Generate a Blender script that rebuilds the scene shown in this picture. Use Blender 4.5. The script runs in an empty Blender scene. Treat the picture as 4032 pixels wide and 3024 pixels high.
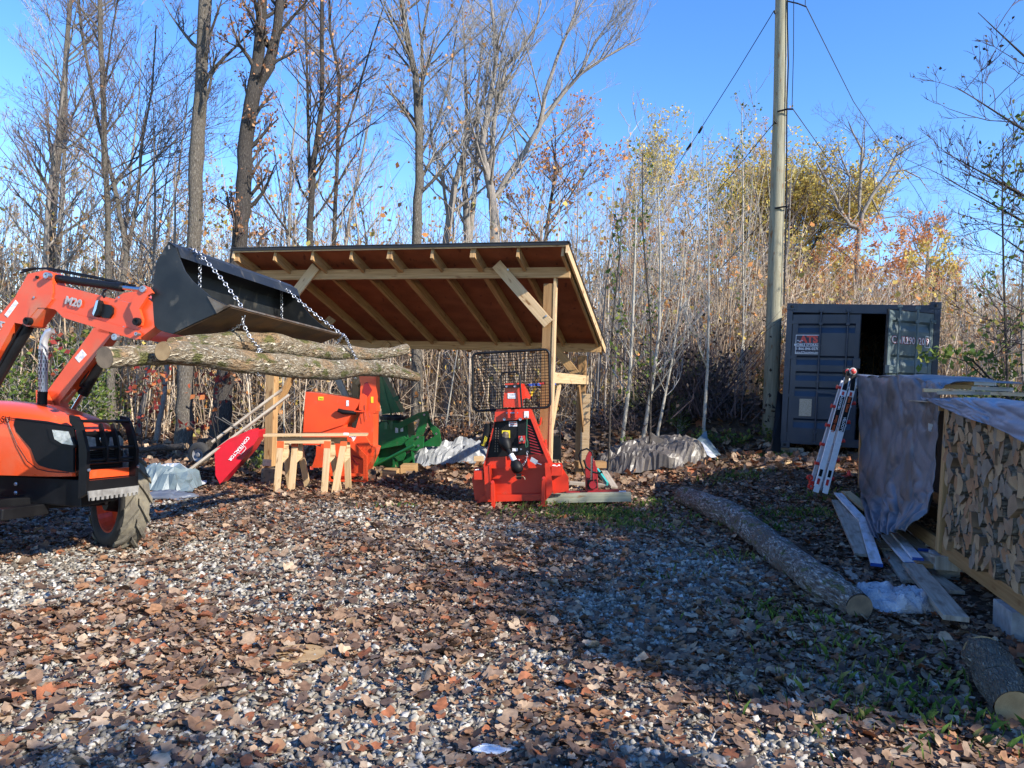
import bpy, math, random
import numpy as np
from mathutils import Vector, Matrix
random.seed(7); rng = np.random.default_rng(7)
S = bpy.context.scene; COL = S.collection
F = 3028.0; H0 = 1.65; RO = 0.029; HZ = 1508.0
def uv_(px, py):
    u = (px-2016)/F; v = (HZ-py)/F
    return u-RO*v, v+RO*u
def P(px, py, Y):
    "world point seen at photo pixel px,py at distance Y"
    u, v = uv_(px, py); return Vector((u*Y, Y, H0+v*Y))
def PL(p0, n):
    "pixel -> point on a plane standing in the world"
    p0 = Vector(p0); n = Vector(n)
    def f(px, py, off=0.0):
        u, v = uv_(px, py); d = Vector((u, 1, v))
        o = Vector((0, 0, H0)); t = (p0-o+n.normalized()*off).dot(n)/d.dot(n)
        return o+d*t
    return f
def sm(a, b, x):
    t = np.clip((x-a)/(b-a), 0, 1); return t*t*(3-2*t)
def vnoise(x, y, s=1.0, seed=0):
    x = np.asarray(x, float)*s; y = np.asarray(y, float)*s
    xi = np.floor(x); yi = np.floor(y); fx = x-xi; fy = y-yi
    def h(a, b):
        q = np.sin(a*127.1+b*311.7+seed*74.7)*43758.5453; return q-np.floor(q)
    fx = fx*fx*(3-2*fx); fy = fy*fy*(3-2*fy)
    return (h(xi, yi)*(1-fx)+h(xi+1, yi)*fx)*(1-fy)+(h(xi, yi+1)*(1-fx)+h(xi+1, yi+1)*fx)*fy
def gz(x, y):
    x = np.asarray(x, float); y = np.asarray(y, float)
    z = .5*sm(1.5, 5.0, x)*sm(8.3, 13.2, y)
    bx = sm(-2.2, .4, x)*(1-sm(5.5, 8.0, x))
    z = z+bx*.85*np.exp(-((y-16.2-.25*(x-2))/1.5)**2)*(.75+.5*vnoise(x, y, .9, 3))
    z = z+.45*sm(14.5, 24, y)+.02*np.maximum(y-26, 0)
    z = z+.2*np.exp(-(((x+5.2)/1.3)**2+((y-12.4)/.8)**2))
    near = 1-sm(14, 20, y)
    z = z+(vnoise(x, y, .7, 1)-.5)*.09*sm(9, 16, y)+(vnoise(x, y, 2.3, 2)-.5)*.035+(vnoise(x, y, 7, 5)-.5)*.012*near
    return z
def gzf(x, y): return float(gz(x, y))
def G(px, py, dz=0.0):
    "pixel -> ground point"
    u, v = uv_(px, py); Y = 2.5
    while Y < 60:
        if H0+v*Y <= gzf(u*Y, Y)+dz: break
        Y += .02
    return Vector((u*Y, Y, gzf(u*Y, Y)+dz))

# ---------------------------------------------------------------- materials
def nmat(name):
    m = bpy.data.materials.new(name); m.use_nodes = True
    nt = m.node_tree; b = nt.nodes['Principled BSDF']; return m, nt, b
def N(nt, t, **k):
    n = nt.nodes.new(t)
    for a, v in k.items(): setattr(n, a, v)
    return n
def c4(c): return (c[0], c[1], c[2], 1)
def M(name, c1, c2=None, rough=.6, metal=0., scale=6., uv=False, st=(1, 1, 1), bump=.15, bs=None, lo=.35, hi=.65,
      coat=0., det=6., spec=.5, c3=None, s3=2.5, lo3=.55, hi3=.65, st3=(1, 1, 1), rvar=.12):
    m, nt, b = nmat(name); L = nt.links.new
    tc = N(nt, 'ShaderNodeTexCoord'); mp = N(nt, 'ShaderNodeMapping'); mp.inputs['Scale'].default_value = st
    src = tc.outputs['UV' if uv else 'Object']; L(src, mp.inputs[0])
    no = N(nt, 'ShaderNodeTexNoise'); no.inputs['Scale'].default_value = scale; no.inputs['Detail'].default_value = det
    L(mp.outputs[0], no.inputs[0])
    rp = N(nt, 'ShaderNodeMapRange'); rp.inputs[1].default_value = lo; rp.inputs[2].default_value = hi
    L(no.outputs[0], rp.inputs[0])
    mx = N(nt, 'ShaderNodeMix', data_type='RGBA'); mx.inputs[6].default_value = c4(c1)
    mx.inputs[7].default_value = c4(c2 if c2 else [c*.8 for c in c1]); L(rp.outputs[0], mx.inputs[0])
    out = mx.outputs[2]
    if c3:
        m3 = N(nt, 'ShaderNodeMapping'); m3.inputs['Scale'].default_value = st3; m3.inputs['Location'].default_value = (3.3, 1.7, 8)
        L(src, m3.inputs[0])
        n3 = N(nt, 'ShaderNodeTexNoise'); n3.inputs['Scale'].default_value = s3; n3.inputs['Detail'].default_value = 7; L(m3.outputs[0], n3.inputs[0])
        r3 = N(nt, 'ShaderNodeMapRange'); r3.inputs[1].default_value = lo3; r3.inputs[2].default_value = hi3; L(n3.outputs[0], r3.inputs[0])
        x3 = N(nt, 'ShaderNodeMix', data_type='RGBA'); x3.inputs[7].default_value = c4(c3); L(out, x3.inputs[6]); L(r3.outputs[0], x3.inputs[0]); out = x3.outputs[2]
    L(out, b.inputs['Base Color'])
    rr = N(nt, 'ShaderNodeMapRange'); rr.inputs[3].default_value = max(rough-rvar, .05); rr.inputs[4].default_value = min(rough+rvar, 1)
    L(no.outputs[0], rr.inputs[0]); L(rr.outputs[0], b.inputs['Roughness'])
    b.inputs['Metallic'].default_value = metal; b.inputs['Coat Weight'].default_value = coat; b.inputs['Specular IOR Level'].default_value = spec
    if bump:
        n2 = N(nt, 'ShaderNodeTexNoise'); n2.inputs['Scale'].default_value = bs or scale*4; n2.inputs['Detail'].default_value = 8; L(mp.outputs[0], n2.inputs[0])
        bp = N(nt, 'ShaderNodeBump'); bp.inputs['Strength'].default_value = bump; bp.inputs['Distance'].default_value = .02
        L(n2.outputs[0], bp.inputs['Height']); L(bp.outputs[0], b.inputs['Normal'])
    return m
def Mrand(name, cols, rough=.8, tr=0., noise=.35, sc=30, metal=0):
    "random colour for every loose piece of the mesh"
    m, nt, b = nmat(name); L = nt.links.new
    g = N(nt, 'ShaderNodeNewGeometry'); r = N(nt, 'ShaderNodeValToRGB'); r.color_ramp.interpolation = 'CONSTANT'
    e = r.color_ramp.elements
    for i in range(len(cols)):
        if i < 2: el = e[i]
        else: el = e.new(.99)
        el.position = i/len(cols)
    for i, c in enumerate(cols): e[i].color = c4(c)
    L(g.outputs['Random Per Island'], r.inputs[0])
    tc = N(nt, 'ShaderNodeTexCoord'); no = N(nt, 'ShaderNodeTexNoise'); no.inputs['Scale'].default_value = sc; L(tc.outputs['Object'], no.inputs[0])
    mr = N(nt, 'ShaderNodeMapRange'); mr.inputs[1].default_value = .3; mr.inputs[2].default_value = .7; mr.inputs[3].default_value = 1-noise; mr.inputs[4].default_value = 1+noise; L(no.outputs[0], mr.inputs[0])
    vm = N(nt, 'ShaderNodeVectorMath', operation='SCALE'); L(r.outputs[0], vm.inputs[0]); L(mr.outputs[0], vm.inputs['Scale'])
    L(vm.outputs[0], b.inputs['Base Color']); b.inputs['Roughness'].default_value = rough; b.inputs['Metallic'].default_value = metal
    b.inputs['Specular IOR Level'].default_value = .3
    if tr:
        t = N(nt, 'ShaderNodeBsdfTranslucent'); L(vm.outputs[0], t.inputs[0]); ms = N(nt, 'ShaderNodeMixShader'); ms.inputs[0].default_value = tr
        L(b.outputs[0], ms.inputs[1]); L(t.outputs[0], ms.inputs[2]); L(ms.outputs[0], nt.nodes['Material Output'].inputs[0])
    return m
def Mbark(name, dark, light, su=2.5, sv=9., bump=.9, moss=None, mossamt=.6, patch=None, rough=.9):
    "bark: furrows running with the grain (uv: x along, y round)"
    m, nt, b = nmat(name); L = nt.links.new
    tc = N(nt, 'ShaderNodeTexCoord'); mp = N(nt, 'ShaderNodeMapping'); mp.inputs['Scale'].default_value = (su, sv, 1)
    L(tc.outputs['UV'], mp.inputs[0])
    nw = N(nt, 'ShaderNodeTexNoise'); nw.inputs['Scale'].default_value = 1.6; nw.inputs['Detail'].default_value = 4; L(mp.outputs[0], nw.inputs[0])
    va = N(nt, 'ShaderNodeVectorMath', operation='MULTIPLY_ADD'); va.inputs[1].default_value = (2.2, 2.2, 0); L(nw.outputs['Color'], va.inputs[0]); L(mp.outputs[0], va.inputs[2])
    vo = N(nt, 'ShaderNodeTexVoronoi', feature='DISTANCE_TO_EDGE'); vo.inputs['Scale'].default_value = 2.2; L(va.outputs[0], vo.inputs['Vector'])
    n1 = N(nt, 'ShaderNodeTexNoise'); n1.inputs['Scale'].default_value = 3.; n1.inputs['Detail'].default_value = 9; L(mp.outputs[0], n1.inputs[0])
    r1 = N(nt, 'ShaderNodeMapRange'); r1.inputs[1].default_value = -.05; r1.inputs[2].default_value = .4; L(vo.outputs[0], r1.inputs[0])
    mu = N(nt, 'ShaderNodeMath', operation='MULTIPLY'); L(r1.outputs[0], mu.inputs[0]); 
    r2 = N(nt, 'ShaderNodeMapRange'); r2.inputs[1].default_value = .36; r2.inputs[2].default_value = .56; L(n1.outputs[0], r2.inputs[0]); L(r2.outputs[0], mu.inputs[1])
    mx = N(nt, 'ShaderNodeMix', data_type='RGBA'); mx.inputs[6].default_value = c4(dark); mx.inputs[7].default_value = c4(light); L(mu.outputs[0], mx.inputs[0])
    out = mx.outputs[2]
    for (c, sc, lo, hi, off) in ([(patch, .5, .5, .6, 0)] if patch else [])+([(moss, 1.3, mossamt, mossamt+.06, 5)] if moss else []):
        m3 = N(nt, 'ShaderNodeMapping'); m3.inputs['Location'].default_value = (off, off, 0); m3.inputs['Scale'].default_value = (2.2, 3, 1); L(tc.outputs['UV'], m3.inputs[0])
        n3 = N(nt, 'ShaderNodeTexNoise'); n3.inputs['Scale'].default_value = sc*2; n3.inputs['Detail'].default_value = 8; L(m3.outputs[0], n3.inputs[0])
        r3 = N(nt, 'ShaderNodeMapRange'); r3.inputs[1].default_value = lo; r3.inputs[2].default_value = hi; L(n3.outputs[0], r3.inputs[0])
        x3 = N(nt, 'ShaderNodeMix', data_type='RGBA'); x3.inputs[7].default_value = c4(c); L(out, x3.inputs[6])
        m4 = N(nt, 'ShaderNodeMath', operation='MULTIPLY'); m4.inputs[1].default_value = .8; L(r3.outputs[0], m4.inputs[0]); L(m4.outputs[0], x3.inputs[0]); out = x3.outputs[2]
    L(out, b.inputs['Base Color']); b.inputs['Roughness'].default_value = rough; b.inputs['Specular IOR Level'].default_value = .25
    ad = N(nt, 'ShaderNodeMath', operation='MULTIPLY_ADD'); ad.inputs[1].default_value = .5; L(n1.outputs[0], ad.inputs[0]); L(mu.outputs[0], ad.inputs[2])
    bp = N(nt, 'ShaderNodeBump'); bp.inputs['Strength'].default_value = bump; bp.inputs['Distance'].default_value = .025
    L(ad.outputs[0], bp.inputs['Height']); L(bp.outputs[0], b.inputs['Normal'])
    return m
def Mwood(name, c1, c2, knots=(.2, .09, .03), sv=28, rough=.65, stain=None):
    m = M(name, c1, c2, rough=rough, uv=True, st=(1.2, sv, sv), scale=1.5, bump=.12, bs=4, lo=.3, hi=.7, c3=stain or knots, s3=5, st3=(.8, 2.5, 2.5), lo3=.6 if not stain else .5, hi3=.72 if not stain else .72, spec=.3)
    return m
MT = {}
MT['orange'] = M('orange_paint', (.74, .085, .02), (.66, .07, .017), rough=.34, scale=3, bump=.02, coat=.25, c3=(.42, .16, .08), s3=4, lo3=.54, hi3=.85)
MT['hood'] = M('hood_paint', (.74, .085, .02), (.68, .075, .018), rough=.3, scale=2, bump=.01, coat=.4, c3=(.5, .2, .11), s3=3, lo3=.5, hi3=.9)
MT['wred'] = M('winch_paint', (.60, .034, .011), (.52, .028, .009), rough=.36, scale=4, bump=.02, coat=.2, c3=(.35, .07, .04), s3=9, lo3=.66, hi3=.8)
MT['cred'] = M('chipper_paint', (.78, .085, .02), (.7, .07, .018), rough=.38, scale=3, bump=.02, coat=.2, c3=(.5, .12, .06), s3=8, lo3=.64, hi3=.8)
MT['dred'] = M('dark_red_paint', (.32, .012, .02), (.2, .01, .012), rough=.45, scale=8, bump=.05)
MT['bred'] = M('barrow_red', (.5, .010, .025), (.42, .008, .018), rough=.35, scale=5, bump=.02, c3=(.35, .06, .05), s3=7, lo3=.62, hi3=.78)
MT['green'] = M('green_paint', (.012, .13, .035), (.008, .09, .022), rough=.38, scale=4, bump=.03, coat=.2, c3=(.05, .1, .04), s3=9, lo3=.6, hi3=.8)
MT['black'] = M('black_paint', (.005, .005, .006), (.009, .009, .01), rough=.42, scale=6, bump=.03, spec=.3)
MT['plastic'] = M('black_plastic', (.006, .006, .007), (.01, .01, .011), rough=.5, scale=9, bump=.04, spec=.18)
MT['bucket'] = M('bucket_steel', (.012, .013, .014), (.03, .032, .032), rough=.4, metal=.3, scale=4, bump=.06, c3=(.14, .12, .09), s3=5, lo3=.6, hi3=.75, st3=(1, 3, 1))
MT['worn'] = M('worn_steel', (.22, .19, .15), (.12, .07, .035), rough=.5, metal=.5, scale=9, bump=.15)
MT['rust'] = M('rusty_floor', (.06, .035, .02), (.13, .07, .03), rough=.7, metal=.2, scale=7, bump=.15)
MT['splate'] = M('dusty_steel', (.3, .29, .27), (.16, .15, .14), rough=.7, scale=14, bump=.1)
MT['chrome'] = M('chrome_steel', (.7, .7, .72), (.6, .6, .62), rough=.2, metal=1, scale=9, bump=0)
MT['galv'] = M('zinc_steel', (.5, .51, .53), (.36, .37, .4), rough=.38, metal=.9, scale=30, bump=.05)
MT['alu'] = M('aluminium', (.62, .63, .66), (.5, .51, .54), rough=.4, metal=.5, scale=14, bump=.03)
MT['tyre'] = M('tyre_rubber', (.03, .029, .027), (.045, .042, .038), rough=.85, scale=12, bump=.2)
MT['dtyre'] = M('dusty_tread', (.2, .175, .125), (.12, .105, .08), rough=.95, scale=9, bump=.3, c3=(.05, .045, .04), s3=6, lo3=.58, hi3=.72)
MT['grey'] = M('grey_plastic', (.25, .25, .26), rough=.5)
MT['white'] = M('white_paint', (.78, .79, .8), (.7, .71, .72), rough=.45, scale=20, bump=.02)
MT['yellow'] = M('yellow_label', (.75, .6, .03), (.68, .54, .03), rough=.5, bump=0)
MT['label'] = M('white_label', (.75, .75, .76), (.55, .55, .57), rough=.5, scale=40, bump=0, lo=.52, hi=.56)
MT['redl'] = M('red_plastic', (.65, .04, .03), rough=.4, bump=.02)
MT['oral'] = M('orange_letter', (.75, .13, .03), rough=.5, bump=0)
MT['text_grey'] = M('grey_letter', (.4, .38, .38), rough=.5, bump=0)
MT['glass'] = M('lamp_glass', (.25, .28, .3), (.5, .52, .55), rough=.08, scale=18, bump=.1, metal=.3, coat=1)
MT['lum'] = Mwood('spruce_lumber', (.50, .32, .15), (.31, .175, .07))
MT['lumL'] = Mwood('pale_lumber', (.62, .45, .26), (.48, .32, .16))
MT['lumG'] = Mwood('weathered_lumber', (.46, .4, .32), (.3, .25, .19), stain=(.17, .13, .09))
MT['lumD'] = Mwood('treated_lumber', (.36, .21, .09), (.24, .13, .05))
MT['lumW'] = Mwood('white_painted_board', (.74, .75, .78), (.6, .6, .62), stain=(.38, .34, .27))
MT['beamG'] = Mwood('green_grey_timber', (.33, .34, .25), (.24, .25, .18))
MT['blue'] = M('blue_end_paint', (.01, .06, .3), (.015, .09, .36), rough=.55)
MT['ply'] = M('sheathing', (.27, .075, .026), (.19, .05, .017), rough=.75, scale=3, bump=.1, c3=(.1, .02, .008), s3=4, lo3=.62, hi3=.7, st3=(4, 1, 1))
MT['shingle'] = M('shingle', (.025, .025, .027), (.05, .05, .052), rough=.95, scale=40, bump=.5)
MT['drip'] = M('drip_edge', (.015, .012, .01), rough=.4)
MT['cont'] = M('container_paint', (.017, .03, .056), (.013, .024, .045), rough=.42, scale=3, bump=.04, c3=(.03, .036, .05), s3=5, lo3=.6, hi3=.8)
MT['contd'] = M('container_gasket', (.008, .01, .014), rough=.7)
MT['contg'] = M('sunlit_door_paint', (.12, .16, .16), (.075, .105, .11), rough=.45, scale=4, bump=.04)  # container paint made paler, with the sunlight on the open door in its colour
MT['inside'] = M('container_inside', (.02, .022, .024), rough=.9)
MT['tarp'] = M('grey_tarp', (.125, .145, .185), (.085, .1, .13), rough=.38, scale=3, bump=.6, bs=7, c3=(.07, .075, .085), s3=2.2, lo3=.5, hi3=.62, spec=.5)
MT['tarpB'] = M('blue_grey_tarp', (.19, .23, .31), (.15, .185, .25), rough=.35, scale=4, bump=.25, bs=10)
MT['tarpT'] = M('brown_tarp', (.14, .12, .1), (.085, .072, .06), rough=.42, scale=4, bump=.6, bs=8, spec=.5)
MT['tarpW'] = M('silver_tarp', (.5, .52, .55), (.38, .4, .43), rough=.4, scale=4, bump=.3, bs=10)
MT['tarpS'] = M('slate_tarp', (.15, .2, .22), (.1, .14, .16), rough=.45, scale=4, bump=.3)
MT['bubble'] = M('bubble_wrap', (.55, .56, .6), (.4, .41, .44), rough=.25, scale=12, bump=.8, bs=70)
MT['pole'] = Mwood('pole_wood', (.33, .31, .22), (.2, .185, .125), sv=14, rough=.85)
MT['bark1'] = Mbark('rugged_bark', (.07, .058, .045), (.46, .41, .34), 4, 20, moss=(.11, .12, .05), mossamt=.66)
MT['bark2'] = Mbark('dark_bark', (.04, .033, .028), (.2, .175, .15), 4, 18)
MT['bark3'] = Mbark('smooth_bark', (.19, .165, .14), (.38, .345, .305), 4, 10, bump=.3, moss=(.13, .14, .08), mossamt=.63)
MT['twig'] = M('twig_bark', (.10, .075, .065), (.17, .135, .12), rough=.85, scale=2, bump=0)
MT['twigG'] = M('grey_twig', (.28, .26, .235), (.4, .375, .34), rough=.85, scale=2, bump=0)
MT['twigD'] = M('dark_twig', (.075, .05, .05), (.12, .085, .08), rough=.85, scale=2, bump=0)
MT['pale'] = Mbark('aspen_bark', (.3, .275, .22), (.55, .52, .45), 6, 8, bump=.25)
MT['log'] = Mbark('log_bark', (.13, .09, .05), (.85, .75, .56), 6, 11, bump=1.1, moss=(.09, .1, .02), mossamt=.55, patch=(.3, .19, .1))
MT['logD'] = Mbark('mossy_log_bark', (.07, .055, .042), (.85, .82, .75), 4, 9, bump=1.3, moss=(.1, .12, .03), mossamt=.58, patch=(.16, .12, .09))
MT['logB'] = Mbark('furrowed_log_bark', (.1, .085, .065), (.52, .46, .36), 5, 14, bump=1.4)
def Mrings(name, c1, c2, sc=60):
    m, nt, b = nmat(name); L = nt.links.new
    tc = N(nt, 'ShaderNodeTexCoord'); w = N(nt, 'ShaderNodeTexWave', wave_type='RINGS', rings_direction='SPHERICAL'); w.inputs['Scale'].default_value = sc
    w.inputs['Distortion'].default_value = 4; w.inputs['Detail'].default_value = 4; w.inputs['Detail Scale'].default_value = 2
    L(tc.outputs['UV'], w.inputs[0]); no = N(nt, 'ShaderNodeTexNoise'); no.inputs['Scale'].default_value = 9; no.inputs['Detail'].default_value = 6; L(tc.outputs['UV'], no.inputs[0])
    a = N(nt, 'ShaderNodeMath', operation='MULTIPLY_ADD'); a.inputs[1].default_value = .25; L(w.outputs['Fac'], a.inputs[0]); L(no.outputs[0], a.inputs[2])
    r = N(nt, 'ShaderNodeMapRange'); r.inputs[1].default_value = .35; r.inputs[2].default_value = .85; L(a.outputs[0], r.inputs[0])
    mx = N(nt, 'ShaderNodeMix', data_type='RGBA'); mx.inputs[6].default_value = c4(c1); mx.inputs[7].default_value = c4(c2); L(r.outputs[0], mx.inputs[0]); L(mx.outputs[2], b.inputs['Base Color'])
    b.inputs['Roughness'].default_value = .85; return m
MT['cut'] = Mrings('cut_wood', (.55, .37, .18), (.27, .16, .07))
MT['cutG'] = Mrings('weathered_cut', (.36, .25, .15), (.14, .1, .065))
MT['conc'] = M('concrete', (.33, .33, .33), (.24, .24, .24), rough=.9, scale=14, bump=.3)
MT['card'] = M('brown_paper_tube', (.26, .19, .12), (.2, .145, .09), rough=.85, scale=14, bump=.15, c3=(.1, .08, .06), s3=12, lo3=.57, hi3=.6, st3=(1, 1, 3))
MT['paper'] = M('paper_notice', (.45, .38, .28), (.36, .3, .2), rough=.8, scale=60, bump=0, lo=.5, hi=.54)
MT['cord'] = M('green_cord', (.03, .16, .09), rough=.7)
MT['strapb'] = M('blue_strap', (.03, .1, .5), rough=.6)
MT['strapy'] = M('yellow_strap', (.7, .55, .03), rough=.6)
MT['teal'] = M('teal_plastic', (.05, .42, .38), rough=.5)

# ---------------------------------------------------------------- mesh building
class MB:
    def __init__(s): s.v = []; s.f = []; s.uv = []; s.mi = []
    def add(s, vs, fs, uvs=None, mi=0):
        o = len(s.v); s.v += [tuple(v) for v in vs]
        for k, f in enumerate(fs):
            s.f.append([o+i for i in f]); s.mi.append(mi)
            if uvs: s.uv.append(uvs[k])
            else:
                a, b, c = Vector(vs[f[0]]), Vector(vs[f[1]]), Vector(vs[f[2]]); n = (b-a).cross(c-a)
                ax = max(range(3), key=lambda i: abs(n[i])); q = [i for i in range(3) if i != ax]
                s.uv.append([(vs[i][q[0]], vs[i][q[1]]) for i in f])
        return s
    def beam(s, p0, p1, w, h, up=(0, 0, 1), mi=0):
        "rectangular bar p0->p1, h along up, w across"
        p0 = Vector(p0); p1 = Vector(p1); d = p1-p0; L = d.length; d.normalize(); up = Vector(up)
        x = d.cross(up)
        if x.length < 1e-4: x = d.cross(Vector((0, 1, 0)))
        x.normalize(); u = x.cross(d)
        c = [p+x*(w/2*a)+u*(h/2*b) for p in (p0, p1) for a, b in ((-1, -1), (1, -1), (1, 1), (-1, 1))]
        fs = [(3, 2, 1, 0), (4, 5, 6, 7), (0, 1, 5, 4), (1, 2, 6, 5), (2, 3, 7, 6), (3, 0, 4, 7)]
        r = random.random()*9
        uvs = [[(r+.0, r), (r, r+w), (r+.02, r+w), (r+.02, r)]]*2
        for a in (w, h, w, h): uvs = uvs+[[(r, r), (r, r+a), (r+L, r+a), (r+L, r)]]; r += .37
        return s.add(c, fs, uvs, mi)
    def box(s, c, size, R=None, mi=0):
        c = Vector(c); R = R or Matrix.Identity(3); sx, sy, sz = [a/2 for a in size]
        x = R@Vector((1, 0, 0)); y = R@Vector((0, 1, 0)); z = R@Vector((0, 0, 1))
        return s.beam(c-x*sx, c+x*sx, size[1], size[2], z, mi) if size[0] > 0 else s
    def tube(s, pts, rad, n=8, mi=0, cap=True, closed=False, cmi=None, jit=0.):
        pts = [Vector(p) for p in pts]
        if not hasattr(rad, '__len__'): rad = [rad]*len(pts)
        k = len(pts); vs = []; t0 = None; nrm = None; L = 0; Ls = []
        for i, p in enumerate(pts):
            a = pts[(i-1) % k] if (closed or i > 0) else p; b = pts[(i+1) % k] if (closed or i < k-1) else p
            t = (b-a).normalized()
            if nrm is None:
                nrm = t.cross(Vector((0, 0, 1)) if abs(t.z) < .9 else Vector((1, 0, 0))).normalized()
            nrm = (nrm-t*nrm.dot(t)).normalized(); bn = t.cross(nrm)
            if i: L += (p-pts[i-1]).length
            Ls.append(L)
            for j in range(n):
                an = 2*math.pi*j/n; r = rad[i]*(1+jit*(vnoise(L*6+j*.0, an*2, 1, 9)-.5)*2 if jit else 1)
                vs.append(p+(nrm*math.cos(an)+bn*math.sin(an))*float(r))
        fs = []; uvs = []; per = 2*math.pi*max(rad); seg = k if closed else k-1
        for i in range(seg):
            l0 = Ls[i]; l1 = Ls[i+1] if i+1 < k else L+(pts[0]-pts[-1]).length
            for j in range(n):
                a = i*n+j; b = i*n+(j+1) % n; i2 = (i+1) % k; fs.append((a, b, i2*n+(j+1) % n, i2*n+j))
                uvs.append([(l0, per*j/n), (l0, per*(j+1)/n), (l1, per*(j+1)/n), (l1, per*j/n)])
        s.add(vs, fs, uvs, mi)
        if cap and not closed:
            cm = mi if cmi is None else cmi
            circ = [(rad[0]*math.cos(2*math.pi*j/n), rad[0]*math.sin(2*math.pi*j/n)) for j in range(n)]
            s.add(vs[:n], [tuple(range(n))[::-1]], [circ[::-1]], cm); s.add(vs[-n:], [tuple(range(n))], [circ], cm)
        return s
    def prism(s, pts, ext, mi=0, mside=None):
        "flat outline pts (3D) given thickness ext (vector)"
        pts = [Vector(p) for p in pts]; ext = Vector(ext); n = len(pts)
        vs = pts+[p+ext for p in pts]
        s.add(vs, [tuple(range(n))[::-1], tuple(range(n, 2*n))], None, mi)
        s.add(vs, [(i, (i+1) % n, n+(i+1) % n, n+i) for i in range(n)], None, mi if mside is None else mside)
        return s
    def lathe(s, c, axis, prof, n=24, mi=0):
        "prof: (distance along axis, radius)"
        c = Vector(c); ax = Vector(axis).normalized()
        x = ax.cross(Vector((0, 0, 1)) if abs(ax.z) < .9 else Vector((1, 0, 0))).normalized(); y = ax.cross(x)
        vs = [c+ax*h+(x*math.cos(2*math.pi*j/n)+y*math.sin(2*math.pi*j/n))*r for h, r in prof for j in range(n)]
        fs = [(i*n+j, i*n+(j+1) % n, (i+1)*n+(j+1) % n, (i+1)*n+j) for i in range(len(prof)-1) for j in range(n)]
        return s.add(vs, fs, None, mi)
    def build(s, name, mats, parent=None, base=None, smooth=False, bev=0., sub=0, solid=0.):
        if not isinstance(mats, (list, tuple)): mats = [mats]
        me = bpy.data.meshes.new(name); off = Vector(base) if base is not None else (ROOT(parent).location if parent else Vector((0, 0, 0)))
        me.from_pydata([Vector(v)-off for v in s.v], [], s.f)
        for m in mats: me.materials.append(m)
        uvl = me.uv_layers.new(name='UVMap')
        flat = [c for f in s.uv for uv in f for c in uv]
        uvl.data.foreach_set('uv', flat)
        me.polygons.foreach_set('material_index', s.mi)
        if smooth: me.polygons.foreach_set('use_smooth', [True]*len(s.f))
        o = bpy.data.objects.new(name, me); COL.objects.link(o)
        if base is not None: o.location = off
        if parent: o.parent = parent
        if solid:
            m = o.modifiers.new('thick', 'SOLIDIFY'); m.thickness = solid; m.offset = 0
        if sub:
            m = o.modifiers.new('sub', 'SUBSURF'); m.levels = sub; m.render_levels = sub
        if bev:
            m = o.modifiers.new('bevel', 'BEVEL'); m.width = bev; m.segments = 2; m.limit_method = 'ANGLE'; m.angle_limit = .6
        me.update(); return o
def ROOT(o):
    while o.parent: o = o.parent
    return o
def tag(o, label=None, cat=None, group=None, kind=None):
    if label: o['label'] = label
    if cat: o['category'] = cat
    if group: o['group'] = group
    if kind: o['kind'] = kind
    return o
def thing(name, loc, label, cat, group=None):
    o = bpy.data.objects.new(name, None); o.empty_display_size = .2; COL.objects.link(o); o.location = Vector(loc)
    return tag(o, label, cat, group)
def np_mesh(name, V, Fq, mats, parent=None, mi=None, uv=None, smooth=False):
    "big mesh from numpy arrays, all faces with the same corner count"
    V = np.asarray(V, np.float32); Fq = np.asarray(Fq, np.int32); k = Fq.shape[1]; n = len(Fq)
    me = bpy.data.meshes.new(name); me.vertices.add(len(V)); me.vertices.foreach_set('co', V.ravel())
    me.loops.add(n*k); me.loops.foreach_set('vertex_index', Fq.ravel()); me.polygons.add(n)
    me.polygons.foreach_set('loop_start', np.arange(0, n*k, k, dtype=np.int32))
    try: me.polygons.foreach_set('loop_total', np.full(n, k, np.int32))
    except Exception: pass
    if not isinstance(mats, (list, tuple)): mats = [mats]
    for m in mats: me.materials.append(m)
    if mi is not None: me.polygons.foreach_set('material_index', np.asarray(mi, np.int32))
    if smooth: me.polygons.foreach_set('use_smooth', np.ones(n, bool))
    if uv is not None: me.uv_layers.new(name='UVMap').data.foreach_set('uv', np.asarray(uv, np.float32).ravel())
    me.update(calc_edges=True)
    o = bpy.data.objects.new(name, me); COL.objects.link(o)
    if parent: o.parent = parent
    return o
def text(s, size, p, xdir, ndir, mat, name, parent, depth=.002, align='CENTER', bold=.0):
    "raised lettering: xdir = reading direction, ndir = direction it faces"
    cu = bpy.data.curves.new('t', 'FONT'); cu.body = s; cu.size = size; cu.extrude = depth; cu.align_x = align; cu.align_y = 'CENTER'; cu.resolution_u = 3; cu.offset = bold
    t = bpy.data.objects.new('t', cu); COL.objects.link(t); dg = bpy.context.evaluated_depsgraph_get()
    me = bpy.data.meshes.new_from_object(t.evaluated_get(dg)); bpy.data.objects.remove(t); bpy.data.curves.remove(cu)
    x = Vector(xdir).normalized(); n = Vector(ndir).normalized(); n = (n-x*n.dot(x)).normalized(); y = n.cross(x)
    mt = Matrix((x, y, n)).transposed().to_4x4(); mt.translation = Vector(p)-(ROOT(parent).location)
    me.transform(mt); me.name = name; me.materials.clear(); me.materials.append(mat)
    o = bpy.data.objects.new(name, me); COL.objects.link(o); o.parent = parent; return o
def lerp(a, b, t): return a+(b-a)*t
def rrect(c, x, y, w, h, r, n=5):
    c = Vector(c); x = Vector(x); y = Vector(y); out = []
    for sx, sy, a0 in ((1, 1, 0), (-1, 1, 90), (-1, -1, 180), (1, -1, 270)):
        for k in range(n):
            a = math.radians(a0+90*k/(n-1)); out.append(c+x*(sx*(w/2-r)+r*math.cos(a))+y*(sy*(h/2-r)+r*math.sin(a)))
    return out
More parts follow.
